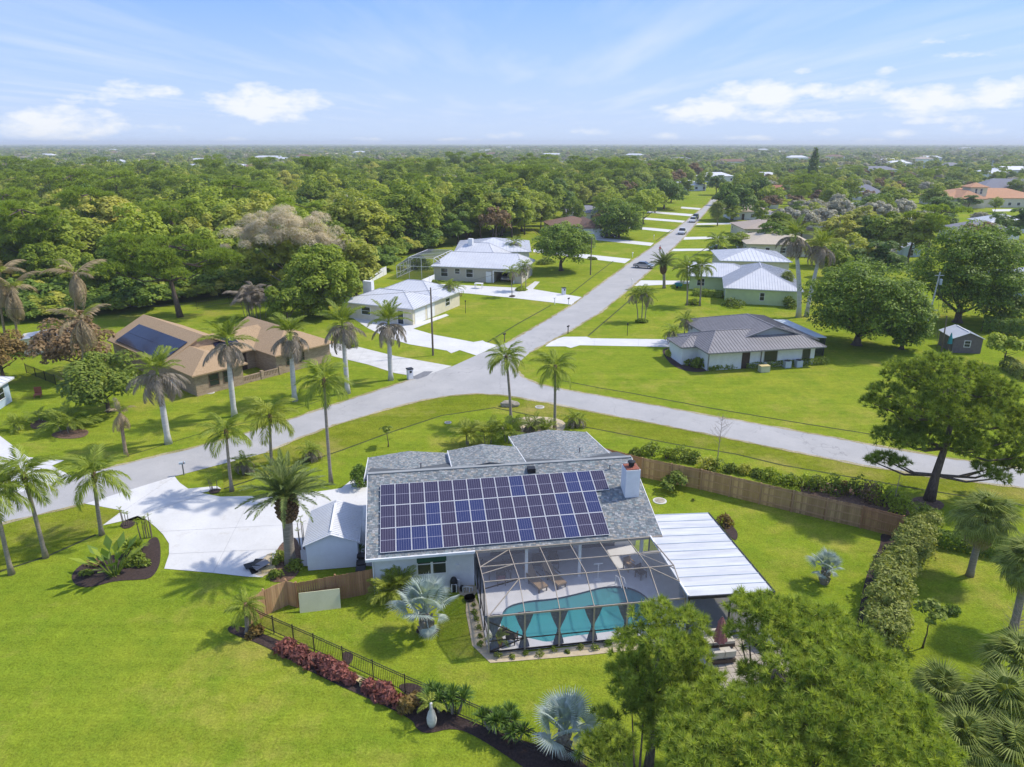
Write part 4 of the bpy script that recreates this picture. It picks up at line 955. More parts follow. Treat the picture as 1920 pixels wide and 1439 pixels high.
for i, (x, y, a, l) in enumerate(((7.5, 2.0, 160, 'dark chair behind the dining table, left'), (9.0, 2.0, 200, 'dark chair behind the dining table, right'), (8.3, .3, 0, 'dark chair on the pool side of the dining table'))): armchair(HL(x, y, .1), HA + R(a), l, 'black_metal', 'red_cloth')
t = thing('potted_plant', 'leafy plant in a terracotta pot at the enclosure corner', 'potted plant', HL(7.35, -5.55, .1)); MB().lathe([(.2, 0), (.28, .4), (.3, .42), (.26, .4)], 10).build('pot', 'terracotta', t); rs_ = random.Random(4); spray(t, 'pygmy', (0, 0, .4), 9, 85, 20, rs_, .7)
t = thing('umbrella_base', 'white pole and round foot on the pool deck near the steps', 'umbrella stand', HL(14.6, -.1, .1)); MB().lathe([(.28, 0), (.27, .06), (.04, .09), (.03, 1.1)], 12).build('foot', 'plastic_white', t); MB().bar((-.3, 0, 1.1), (.3, .05, 1.14), .05).build('crossbar', 'plastic_white', t)

# patio roof to the right: white insulated panels on a dark frame
pr = thing('patio_roof', 'flat white panelled patio roof with dark screen walls beside the pool enclosure', 'patio roof', HO, HA)
NP = 10
def pz(u): return 2.86 - (u - 18.0) * .045
for i in range(NP):
    a, b = i / NP, (i + 1) / NP; v0, v1 = -6.45 + 9.2 * a + .02, -6.45 + 9.2 * b - .02
    ul0, ul1 = (18.06, 18.06) if v0 < .2 else (18.95, 18.95)
    ur0, ur1 = 23.15, 23.15
    MB().slab([(ul0, v0, pz(ul0)), (ur0, v0, pz(ur0)), (ur1, v1, pz(ur1)), (ul1, v1, pz(ul1))], .08).build('roof_panel', 'patio_metal', pr)
    MB().bar((ul0, v1 + .02, pz(ul0) + .012), (ur0, v1 + .02, pz(ur0) + .012), .05, .05).build('seam_cap', 'pale_metal', pr)
MB().bar((18.02, -6.45, 2.88), (18.02, .15, 2.88), .09, .1).build('edge_trim', 'white_paint', pr); MB().bar((23.2, -6.5, 2.58), (23.2, 2.8, 2.58), .09, .16).build('gutter', 'dark_metal', pr)
MB().bar((18.0, -6.5, 2.78), (23.2, -6.5, 2.58), .09, .18).build('gutter', 'dark_metal', pr)
for u, v in ((18.1, -6.4), (20.6, -6.4), (23.1, -6.4), (23.1, -3.4), (23.1, -.4), (23.1, 2.7), (19.0, 2.7)): MB().bar((u, v, 0), (u, v, pz(u) - .1), .08).build('post', 'dark_metal', pr)
MB().poly((23.1, -6.4, .05), (23.1, 2.7, .05), (23.1, 2.7, 2.5), (23.1, -6.4, 2.5)).build('screen', 'screen_wall_mesh', pr); MB().poly((18.1, -6.4, .05), (23.1, -6.4, .05), (23.1, -6.4, 2.5), (18.1, -6.4, 2.7)).build('screen', 'screen_wall_mesh', pr)
MB().poly((19.0, 2.7, .05), (23.1, 2.7, .05), (23.1, 2.7, 2.5), (19.0, 2.7, 2.7)).build('screen', 'screen_wall_mesh', pr)
st = struct(sheet('patio_floor', [HL(18.05, -6.4), HL(23.1, -6.4), HL(23.1, 2.7), HL(18.05, 2.7)], .05, 'old_concrete', world=True))
# paved terrace in front with outdoor sofa and closed umbrella
tr_ = struct(sheet('terrace', [HL(18.3, -6.6), HL(23.4, -6.6), HL(23.0, -11.2), HL(19.2, -11.4), HL(18.0, -9.6)], .02, 'concrete_joint', world=True))
rs_ = random.Random(8); mb = MB()
for i in range(12):
    for j in range(11):
        u, v = 18.5 + i * .41, -6.7 - j * .41
        if v < -10.6 or u + .4 > 23.1: continue
        mb.box(u + rs_.uniform(0, .02), u + .39, v - .39, v - rs_.uniform(0, .02), .02, .05 + rs_.uniform(0, .012))
pv = mb.build('paver', 'paver', tr_); pv.location = HO; pv.rotation_euler = (0, 0, HA); stuff(pv)
def sofa(u, v, a, w, lab):
    t = thing('outdoor_sofa', lab, 'sofa', HL(u, v, .06), HA + a); MB().box(-w / 2, w / 2, -.4, .4, .08, .32).build('frame', 'wicker_dark', t)
    k = int(w / .65)
    for i in range(k):
        x0 = -w / 2 + i * w / k; MB().box(x0 + .02, x0 + w / k - .02, -.4, .3, .32, .48).build('seat_cushion', 'cushion', t); MB().box(x0 + .02, x0 + w / k - .02, .22, .4, .48, .82).build('back_cushion', 'cushion', t)
sofa(19.5, -7.3, R(0), 1.95, 'long cushioned outdoor sofa below the patio roof edge'); sofa(19.3, -8.5, R(180), 1.3, 'short cushioned outdoor sofa nearer the pine tree')
t = thing('parasol', 'closed dusky red parasol standing on the paved terrace', 'parasol', HL(19.35, -8.05, .05)); MB().tube([(0, 0, 0), (0, 0, 2.5)], .03, 8).build('pole', 'wood_pole', t)
cl = MB(); vs = []; n = 16
for r, z in ((.34, .95), (.3, 1.3), (.2, 1.75), (.17, 1.95), (.19, 2.1), (.05, 2.45)):
    for j in range(n): a = 2 * math.pi * j / n; f = 1 + (.2 if j % 2 else -.12); vs.append((r * f * math.cos(a), r * f * math.sin(a), z))
cl.add(vs, [(i * n + j, i * n + (j + 1) % n, (i + 1) * n + (j + 1) % n, (i + 1) * n + j) for i in range(5) for j in range(n)]); cl.build('canopy', 'red_cloth', t); MB().lathe([(.25, 0), (.25, .06), (.05, .1)], 12).build('foot', 'dark_metal', t)
t = thing('round_spa', 'dark round covered tub at the terrace edge behind the pine', 'tub', HL(22.3, -7.6, .04)); MB().lathe([(.7, 0), (.75, .35), (.74, .5)], 20).build('tub', 'plastic_black', t, True); MB().lathe([(.76, .5), (.76, .56), (.05, .62)], 20).build('cover', 'curtain', t)
# ================================================================= BUILDING KIT
def hip(parent, u0, u1, v0, v1, z, rise, mat, axis='u', h0=True, h1=True, ins=None, rib=0, ribm=None, th=.16, name='roof'):
    """hip or gable roof over a rectangle; ridge along axis; h0/h1 say whether each end is hipped"""
    sw = axis == 'v'
    if sw: u0, u1, v0, v1 = v0, v1, u0, u1
    hd = (v1 - v0) / 2; ins = hd if ins is None else ins; ins = min(ins, (u1 - u0) / 2 - .05)
    a = u0 + (ins if h0 else 0); b = u1 - (ins if h1 else 0); vm = v0 + hd; zr = z + rise
    P = (lambda u, v, z_: (v, u, z_)) if sw else (lambda u, v, z_: (u, v, z_))
    m = MB(); fs = [[(u0, v0, z), (u1, v0, z), (b, vm, zr), (a, vm, zr)], [(u1, v1, z), (u0, v1, z), (a, vm, zr), (b, vm, zr)]]
    if h0: fs.append([(u0, v1, z), (u0, v0, z), (a, vm, zr)])
    if h1: fs.append([(u1, v0, z), (u1, v1, z), (b, vm, zr)])
    n = 0
    for f in fs: m.slab([P(*q) for q in f], th)
    ro = m.build(name, mat, parent)
    if rib:
        r = MB(); k = int((u1 - u0) / rib)
        for i in range(1, k):
            u = u0 + i * (u1 - u0) / k; f = min(1, (u - u0) / ins if h0 else 1, (u1 - u) / ins if h1 else 1)
            for va, sg in ((v0, 1), (v1, -1)): r.bar(P(u, va, z + .02), P(u, va + sg * f * hd, z + f * rise + .02), .045, .05)
        k = int((v1 - v0) / rib)
        for i in range(1, k):
            v = v0 + i * (v1 - v0) / k; f = min((v - v0) / hd, (v1 - v) / hd)
            if h0: r.bar(P(u0, v, z + .02), P(u0 + f * ins, v, z + f * rise + .02), .045, .05)
            if h1: r.bar(P(u1, v, z + .02), P(u1 - f * ins, v, z + f * rise + .02), .045, .05)
        r.bar(P(a, vm, zr + .02), P(b, vm, zr + .02), .16, .05)
        for e, c in ((u0, a), (u1, b)):
            for va in (v0, v1):
                if (e == u0 and h0) or (e == u1 and h1): r.bar(P(e, va, z + .02), P(c, vm, zr + .02), .12, .05)
        stuff(r.build('seam', ribm or ('metal_seam' if mat == 'white_metal' else mat), ro))
    for h_, e in ((h0, u0), (h1, u1)):                                  # gable walls
        if not h_:
            d = .35 if e == u0 else -.35
            g = MB(); g.add([P(e + d, v0 + .4, z - .2), P(e + d, v1 - .4, z - .2), P(e + d, vm, zr - .22), P(e + d * 1.3, v0 + .4, z - .2), P(e + d * 1.3, v1 - .4, z - .2), P(e + d * 1.3, vm, zr - .22)], [(0, 1, 2), (5, 4, 3), (0, 3, 4, 1), (1, 4, 5, 2), (2, 5, 3, 0)])
            g.build('gable', 'white_paint' if parent.get('gable') is None else parent['gable'], ro)
    return ro
def walls(parent, u0, u1, v0, v1, h, mat): return MB().box(u0, u1, v0, v1, 0, h).build('wall', mat, parent)
def face(parent, kind, x0, x1, z0, z1, at, face='f', frame='white_paint', panem='window_glass', mull=True):
    """window, door or garage door on the front (-v), left (-u) or right (+u) wall"""
    rot = {'f': 0, 'l': -math.pi / 2, 'r': math.pi / 2, 'b': math.pi}[face]
    off = {'f': (0, at, 0), 'l': (at, 0, 0), 'r': (at, 0, 0), 'b': (0, at, 0)}[face]
    if face == 'l': x0, x1 = -x1, -x0
    if face == 'b': x0, x1 = -x1, -x0
    mtx = Matrix.Translation(Vector(off)) @ Matrix.Rotation(rot, 4, 'Z')
    if kind == 'window':
        w = window(parent, x0, x1, z0, z1, 0, frame, mull, glass=panem)
    else:
        m1 = MB(); f = .08; m1.box(x0 - f, x0, -.05, .02, z0, z1 + f); m1.box(x1, x1 + f, -.05, .02, z0, z1 + f); m1.box(x0, x1, -.05, .02, z1, z1 + f)
        w = m1.build(kind, frame, parent); k = 4 if kind == 'garage_door' else 1
        for i in range(k): MB().box(x0 + .01, x1 - .01, -.025, .02, z0 + i * (z1 - z0) / k + .012, z0 + (i + 1) * (z1 - z0) / k - .006).build('panel', panem, w)
    w.matrix_local = mtx
    return w
def frame_at(px, ang, z=0):
    p = G(px[0], px[1], z); return Vector((p.x, p.y, 0)), R(ang)

# ---- tan brick house on the left
h = thing('brick_house', 'brick house with tan shingle roof and dark solar panels behind the royal palms', 'house', (-35.3, 75.1, 0), R(49)); h['gable'] = 'brick'
walls(h, 0, 5.7, 0, 8, 2.5, 'brick'); walls(h, 0, 9.2, 8, 22.5, 2.5, 'brick'); walls(h, 10.2, 18, .2, 12.4, 2.5, 'brick'); walls(h, 5.7, 11, 5.2, 12, 2.5, 'brick')
hip(h, -.5, 6.2, -.5, 9, 2.6, 1.5, 'tan_shingle', 'v', True, False); hip(h, -.5, 9.7, 6.5, 23, 2.6, 2.5, 'tan_shingle', 'v', False, False); hip(h, 9.8, 18.5, -.4, 13, 2.6, 2.1, 'tan_shingle', 'v', True, False); hip(h, 4, 13, 4.6, 12.6, 2.58, 1.9, 'tan_shingle', 'u', False, False)
for a in (1.6, 3.3): face(h, 'window', a, a + 1.1, .8, 2.1, 0, 'f', 'brown_shingle')
for a in (11.6, 13.2): face(h, 'window', a, a + .9, .9, 2.1, .2, 'f', 'brown_shingle')
face(h, 'door', 8.0, 9.0, 0, 2.1, 5.2, 'f', 'brown_shingle', 'door_brown')
sa = thing('solar_array', 'large dark blue solar array on the left slope of the tan roof', 'solar array', (-35.3, 75.1, 0), R(49))
s2 = math.atan2(2.5, 5.1); pmd = pm.copy(); pmd.materials.clear(); pmd.materials.append(M['solar_dark'])
for i in range(8):
    for j in range(2):
        c = Vector((-.5, 8.0 + i * 1.69, 2.6)) + Vector((math.cos(s2), 0, math.sin(s2))) * (.35 + j * 1.79 + .9) + Vector((-math.sin(s2), 0, math.cos(s2))) * .12
        inst('solar_panel', pmd, sa, Matrix.Translation(c) @ Matrix.Rotation(-s2, 4, 'Y') @ Matrix.Scale(1.93, 4, (1, 0, 0)) @ Matrix.Scale(.885, 4, (0, 1, 0)))
sb = thing('solar_array', 'small dark solar array on the middle slope of the tan roof', 'solar array', (-35.3, 75.1, 0), R(49)); s3 = math.atan2(1.9, 4.0)
for i in range(3):
    c = Vector((6.3 + i * 1.0, 4.6, 2.58)) + Vector((0, math.cos(s3), math.sin(s3))) * 2.4 + Vector((0, -math.sin(s3), math.cos(s3))) * .12
    inst('solar_panel', pmd, sb, Matrix.Translation(c) @ Matrix.Rotation(s3, 4, 'X'))
t = thing('courtyard_wall', 'low pierced brick wall closing the courtyard of the tan house', 'wall', (-35.3, 75.1, 0), R(49))
for i in range(8):
    u = 5.4 + i * .62; MB().box(u, u + .6, .1, .3, 0, .3).build('base_block', 'brick', t); MB().box(u, u + .6, .1, .3, .78, .9).build('coping', 'brick', t)
    for q in (.0, .21, .42): MB().box(u + q, u + q + .13, .12, .28, .3, .78).build('block', 'brick', t)
for u in (5.2, 8.0, 10.4): MB().box(u, u + .35, .05, .4, 0, 1.05).build('pier', 'brick', t)
# ---- house with white metal hip roof (corner lot)
h = thing('white_roof_house', 'cream house with white metal hip roof and white chimney behind the palms', 'house', (-15.2, 107.4, 0), R(-24))
walls(h, -13.2, -.5, .5, 8.6, 2.6, 'cream_stucco'); walls(h, -12.5, -.5, 8.6, 16, 2.6, 'cream_stucco')
hip(h, -13.7, 0, 0, 9.2, 2.7, 1.7, 'white_metal', 'u', True, True, rib=.55); hip(h, -13, 0, 6.5, 16.6, 2.69, 2.1, 'white_metal', 'u', True, True, rib=.55)
face(h, 'garage_door', 1.2, 4.2, 0, 2.15, -.5, 'r', 'white_paint', 'white_paint'); face(h, 'garage_door', 5.0, 7.2, 0, 2.15, -.5, 'r', 'white_paint', 'white_paint'); face(h, 'window', 11, 12.4, .9, 2.1, -.5, 'r')
face(h, 'window', -10, -8.4, .9, 2.1, .5, 'f'); face(h, 'window', -5.5, -4.3, .9, 2.1, .5, 'f'); face(h, 'door', -3.2, -2.2, 0, 2.1, .5, 'f')
MB().box(-13.6, -11.9, 6.2, 7.0, 0, 5.0).build('chimney', 'white_stucco', h)
# ---- beige garage house
h = thing('garage_house', 'beige house with pale grey metal roof and open garage', 'house', (-16.7, 146.1, 0), R(-13)); h['gable'] = 'beige_siding'
walls(h, .5, 13.2, .6, 11.4, 2.9, 'beige_siding'); walls(h, 17.3, 19, .6, 11.4, 2.9, 'beige_siding'); walls(h, 13.2, 17.3, 7.4, 11.4, 2.9, 'beige_siding'); MB().box(13.2, 17.3, .6, 1.0, 2.3, 2.9).build('wall', 'beige_siding', h); walls(h, 1, 12, 11.4, 19.5, 2.9, 'beige_siding')
hip(h, 0, 19.5, 0, 12.4, 3, 2.2, 'white_metal', 'u', True, True, ins=2.6, rib=.6); hip(h, .2, 13, 5.5, 20, 3.02, 3.3, 'white_metal', 'u', True, True, ins=4, rib=.6)
for a, b, z0, z1 in ((2.0, 3.4, .9, 2.5), (5.0, 6.0, 1.5, 2.5), (7.4, 8.8, .9, 2.5)): face(h, 'window', a, b, z0, z1, .6, 'f')
for a in (2.5, 4.6): face(h, 'window', a, a + 1.0, .7, 2.3, 19, 'r')
m = MB(); m.box(13.0, 13.25, .45, .65, 0, 2.5); m.box(17.25, 17.5, .45, .65, 0, 2.5); m.box(13.25, 17.25, .45, .65, 2.3, 2.5); m.build('garage_frame', 'white_paint', h)
MB().box(11.6, 12.7, .4, .58, 0, 2.2).build('side_door', 'white_paint', h); MB().box(4.6, 5.6, 11.6, 12.6, 3, 7.2).build('chimney', 'white_stucco', h)
fr_ = thing('pool_cage', 'white framed pool cage beside the beige garage house', 'pool cage', (-24.2, 149, 0), R(-13))
cw, cd, ch1, ch2 = 11.0, 12.0, 2.6, 4.4
xs = [0, .0, cw * .28, cw * .72, cw]
for j in range(7):
    y = cd * j / 6; m = MB()
    for a, b in (((0, y, 0), (0, y, ch1)), ((0, y, ch1), (cw * .25, y, ch2)), ((cw * .25, y, ch2), (cw * .75, y, ch2)), ((cw * .75, y, ch2), (cw, y, ch1)), ((cw, y, ch1), (cw, y, 0))): m.bar(a, b, .1)
    m.build('rib', 'white_paint', fr_)
for x, z in ((0, ch1), (cw * .25, ch2), (cw * .75, ch2), (cw, ch1), (0, 1.0), (0, .1)): MB().bar((x, 0, z), (x, cd, z), .08).build('purlin', 'white_paint', fr_)
for x in (cw * .25, cw * .5, cw * .75): MB().bar((x, 0, 0), (x, 0, ch2), .08).build('post', 'white_paint', fr_)
MB().bar((0, 0, ch1), (cw, 0, ch1), .08).build('purlin', 'white_paint', fr_); MB().bar((0, 0, 0), (cw * .25, 0, ch1), .06).build('brace', 'white_paint', fr_)
for a, b, z0, z1 in ((0, cw * .25, ch1, ch2), (cw * .25, cw * .75, ch2, ch2), (cw * .75, cw, ch2, ch1)): MB().poly((a, 0, z0), (b, 0, z1), (b, cd, z1), (a, cd, z0)).build('screen', 'screen_wall_mesh', fr_)
MB().poly((0, 0, 0), (0, cd, 0), (0, cd, ch1), (0, 0, ch1)).build('screen', 'screen_mesh', fr_); MB().poly((0, 0, 0), (cw, 0, 0), (cw, 0, ch1), (cw * .75, 0, ch2), (cw * .25, 0, ch2), (0, 0, ch1)).build('screen', 'screen_mesh', fr_)
# ---- grey metal roof house on the right
h = thing('grey_roof_house', 'white house with dark grey standing seam roof and gablet on the right lawn', 'house', (24.2, 83.7, 0), R(11)); h['gable'] = 'grey_siding'
walls(h, .3, 15, .9, 8, 2.55, 'white_stucco'); walls(h, 4, 15.5, 8, 15, 2.9, 'white_stucco')
hip(h, -.3, 15.8, -.2, 9.2, 2.6, 1.55, 'grey_metal', 'u', True, True, ins=3.2, rib=.42); hip(h, 3.4, 16.6, 2.6, 16.4, 2.75, 2.05, 'grey_metal', 'v', False, True, rib=.42); hip(h, -2.2, 2.6, 3.4, 8.2, 2.45, .8, 'grey_metal', 'u', True, False, rib=.42)
walls(h, -1.8, .3, 3.8, 7.8, 2.4, 'white_stucco')
face(h, 'door', 5.0, 5.9, 0, 2.2, .9, 'f', 'door_brown', 'door_brown'); face(h, 'window', 8.0, 9.7, .75, 2.15, .9, 'f', 'grey_metal', mull=False); face(h, 'window', 13.3, 14.3, .5, 2.2, .9, 'f', 'grey_metal', mull=False)
MB().bar((.4, .85, 0), (.4, .85, 2.5), .1).build('downspout', 'grey_metal', h); MB().bar((7.5, .82, 0), (7.5, .82, 2.5), .1).build('downspout', 'grey_metal', h)
t = thing('patio_roof', 'pale blue grey flat metal patio roof behind the dark grey roof', 'patio roof', (24.2, 83.7, 0), R(11))
pts = [(13.2, 4.5, 2.85), (18.6, 4.0, 2.6), (18.6, 13.5, 2.7), (13.2, 13.5, 3.1)]; MB().slab(pts, .12).build('roof', 'pale_metal', t)
for p in pts: MB().bar((p[0] - .1 if p[0] > 15 else p[0] + .1, p[1] + (.1 if p[1] < 8 else -.1), 0), (p[0] - .1 if p[0] > 15 else p[0] + .1, p[1] + (.1 if p[1] < 8 else -.1), p[2] - .1), .1).build('post', 'dark_metal', t)
MB().poly((16, 4.1, 0), (18.5, 4.1, 0), (18.5, 4.1, 2.5), (16, 4.1, 2.6)).build('screen', 'screen_wall_mesh', t); MB().poly((18.5, 4.1, 0), (18.5, 13.4, 0), (18.5, 13.4, 2.6), (18.5, 4.1, 2.5)).build('screen', 'screen_wall_mesh', t)
for u, l in ((10.9, 'left air conditioner unit by the white wall of the grey roofed house'), (12.5, 'right air conditioner unit by the white wall of the grey roofed house')):
    c = Matrix.Rotation(R(11), 3, 'Z') @ Vector((u, .35, 0)); t = thing('air_conditioner', l, 'air conditioner', c + Vector((24.2, 83.7, 0)), R(11)); MB().box(-.4, .4, -.4, .35, 0, .85).build('case', 'pale_metal', t); MB().lathe([(.34, .85), (.34, .9), (.05, .92)], 12).build('fan_grille', 'dark_metal', t)
c = G(1432, 697); t = thing('utility_box', 'square cream utility box on the lawn before the grey roofed house', 'utility box', c, R(10)); MB().box(-.6, .6, -.4, .4, 0, .75).build('case', 'plywood', t); MB().box(-.63, .63, -.43, .43, .75, .82).build('lid', 'lumber', t)
# ---- green house
h = thing('green_house', 'pale green house with white ribbed metal roof and single window', 'house', (37.2, 123.9, 0), R(-14.6))
walls(h, .5, 12.8, .5, 21, 2.75, 'green_stucco'); walls(h, -6, 3, 12, 20, 2.75, 'green_stucco')
hip(h, 0, 13.3, 0, 21.6, 2.8, 2.6, 'white_metal', 'v', True, True, ins=8, rib=.45); hip(h, -6.5, 7, 11, 21, 2.78, 1.9, 'white_metal', 'u', False, True, rib=.45)
face(h, 'window', 6.3, 7.0, .8, 2.1, .5, 'f'); face(h, 'window', -4.5, -3.2, .8, 2.1, 12, 'f'); face(h, 'window', 3, 4.4, .8, 2.1, .5, 'l')
def plain_house(name, label, org, ang, W, D, wh, rise, roofm, wallm, axis='u', rib=0, h0=True, h1=True, wing=None, chim=None):
    t = thing(name, label, 'house', (org[0], org[1], 0), R(ang)); t['gable'] = wallm
    walls(t, .5, W - .5, .5, D - .5, wh, wallm); hip(t, 0, W, 0, D, wh + .02, rise, roofm, axis, h0, h1, rib=rib)
    k = max(2, int(W / 4))
    for i in range(k):
        x = 1.4 + i * (W - 2.8) / k
        if i == 1: face(t, 'door', x, x + .95, 0, 2.1, .5, 'f', 'white_paint', 'door_brown')
        else: face(t, 'window', x, x + 1.3, .9, 2.1, .5, 'f')
    for i in range(2): face(t, 'window', 2 + i * (D - 5), 3.3 + i * (D - 5), .9, 2.1, .5, 'l'); face(t, 'window', 2 + i * (D - 5), 3.3 + i * (D - 5), .9, 2.1, W - .5, 'r')
    if wing:
        a, b, c, d = wing; walls(t, a + .5, b - .5, c + .5, d, wh - .02, wallm); hip(t, a, b, c, d + 3, wh, rise * .9, roofm, 'v', True, False, rib=rib)
    if chim: MB().box(W * .6, W * .6 + 1, D * .5 - .4, D * .5 + .4, wh, wh + rise + 1.1).build('chimney', chim, t)
    return t
plain_house('house', 'white roofed house half hidden behind the beige garage house', (-13.5, 166, 0), 0, 18, 20, 3, 2.0, 'white_metal', 'white_stucco', rib=.8)
plain_house('house', 'long low house with pure white roof behind the green house', (44.6, 153, 0), -8, 15, 16, 3, 1.7, 'white_metal', 'cream_stucco', rib=.8)
plain_house('house', 'house with pale beige hip roof and cream walls beside the road palms', (58.5, 179.5, 0), -8, 17, 20, 3, 2.2, 'beige_shingle', 'cream_stucco')
plain_house('house', 'house with taupe roof and front gable behind the beige roofed one', (68, 212, 0), -3, 21, 18, 3, 2.2, 'taupe_shingle', 'cream_stucco', wing=(9, 16, -4, 8))
plain_house('house', 'low grey roofed house further along the right side of the road', (86, 243, 0), -5, 24, 17, 3, 2.1, 'grey_shingle_far', 'cream_stucco')
plain_house('house', 'tan roofed house under the tall oak near the road end', (80, 268, 0), -5, 16, 14, 3, 2.0, 'taupe_shingle', 'white_stucco')
plain_house('house', 'brown roofed house with a white roof patch on the left of the road', (12, 218, 0), 8, 16, 16, 3, 2.3, 'brown_shingle', 'white_stucco', wing=(8, 15, -5, 6))
plain_house('house', 'house with dark grey roof among the left trees beyond the brown roof', (20, 262, 0), 5, 17, 15, 3, 2.0, 'grey_shingle_far', 'cream_stucco')
plain_house('house', 'grey roofed house with red brick chimney at the right edge', (128, 158, 0), -12, 20, 16, 3, 2.6, 'grey_shingle_far', 'white_stucco', chim='red_brick')
plain_house('house', 'white metal roofed house cut by the right edge of the photo', (91, 128, 0), -12, 18, 13, 3, 2.1, 'white_metal', 'blue_siding', rib=.8)
plain_house('house', 'low white roofed house below the shed at the right edge', (72.5, 87, 0), -18, 14, 12, 2.6, 1.1, 'white_metal', 'dark_siding', rib=.8)
plain_house('house', 'blue white house corner cut by the left edge', (-66.4, 64.4, 0), 8, 13, 8, 2.6, 1.8, 'white_metal', 'blue_siding', rib=.7)
hb = plain_house('house', 'large villa with orange tile roof and square tower on the right', (190, 322, 0), -4, 44, 24, 4, 3.6, 'orange_tile', 'cream_stucco', wing=(4, 16, -5, 8))
walls(hb, 11.5, 18.5, 2, 9, 8.5, 'cream_stucco'); hip(hb, 10.8, 19.2, 1.3, 9.7, 8.5, 1.8, 'orange_tile', 'u'); face(hb, 'window', 13.4, 14.3, 5.6, 7.8, 2, 'f'); face(hb, 'window', 15.6, 16.5, 5.6, 7.8, 2, 'f')
plain_house('house', 'small white metal roofed house before the orange villa', (214, 268, 0), -8, 26, 14, 3, 1.8, 'white_metal', 'white_stucco', rib=1.0)
plain_house('house', 'grey roofed house peeking out left of the white van', (127, 205, 0), -6, 17, 14, 3, 2.6, 'grey_shingle_far', 'white_stucco')
plain_house('house', 'white roofed house peeking out beside the bare brown trees', (150, 228, 0), -6, 14, 14, 3, 2.4, 'white_metal', 'white_stucco', rib=1.0)
plain_house('house', 'brown roofed house behind the big right oak', (135, 181, 0), -14, 22, 14, 3, 2.2, 'brown_shingle', 'cream_stucco')
plain_house('house', 'turquoise trimmed white roofed house far right of the road', (132, 284, 0), -6, 17, 12, 3, 2.2, 'white_metal', 'blue_siding')
plain_house('house', 'red tile roofed house far along the right side', (120, 372, 0), -6, 26, 16, 3.4, 3.0, 'red_tile', 'cream_stucco'); plain_house('house', 'grey hip roofed house right of the orange villa tower', (245, 385, 0), -6, 40, 20, 3.4, 5.5, 'grey_shingle_far', 'white_stucco')
plain_house('house', 'brown roofed house with white garage under the trees by the road', (97, 315, 0), -6, 18, 15, 3, 2.3, 'brown_shingle', 'white_stucco'); plain_house('house', 'grey gable house behind the bare trees left of the villa', (168, 362, 0), -6, 16, 14, 3.2, 4.0, 'grey_shingle_far', 'white_stucco')
rsf = random.Random(77); FARM = ('white_metal', 'white_metal', 'taupe_shingle', 'grey_shingle_far', 'beige_shingle', 'white_metal', 'brown_shingle')
def far_house(x, y, w, d, roofm, group, lab):
    wh = 3.2 if y < 450 else rsf.uniform(3.6, 7.5); w *= 1 if y < 450 else rsf.uniform(1, 1.7)
    t = thing('far_house', lab, 'house', (x, y, 0), R(rsf.uniform(-25, 25)), group); walls(t, .5, w - .5, .5, d - .5, wh, 'white_stucco'); hip(t, 0, w, 0, d, wh + .02, 2.6, roofm, 'u')
    for i in range(4): MB().box(1.5 + i * (w - 4) / 3, 3 + i * (w - 4) / 3, .44, .5, .9, 2.2).build('window', 'window_glass', t)
    return t
FAR = []
RN = {'white_metal': 'white', 'taupe_shingle': 'taupe', 'grey_shingle_far': 'grey', 'beige_shingle': 'beige', 'brown_shingle': 'brown'}
for (u, v) in ((20, 345), (60, 385), (15, 400), (300, 335), (330, 322), (375, 322), (400, 330), (465, 335), (345, 280), (80, 292), (475, 297), (565, 295), (430, 312), (1300, 345), (1345, 330), (1360, 300), (1575, 288), (1680, 288), (1695, 285), (1490, 298), (1640, 325), (1750, 322), (1850, 330), (1890, 326), (1270, 298), (1560, 295), (950, 274), (885, 275), (1000, 280), (1420, 330), (1180, 290), (1905, 285), (30, 330), (250, 285), (700, 283), (1110, 283)):
    p = G(u, v + 4, 3.0); rm = rsf.choice(FARM); FAR.append((p.x, p.y)); sidew = 'left' if u < 700 else ('right' if u > 1150 else 'middle of the')
    far_house(p.x - 9, p.y, rsf.uniform(15, 24), rsf.uniform(12, 16), rm, 'far houses among the trees', '%s roofed house showing far off among the trees, %s distance' % (RN[rm], sidew))
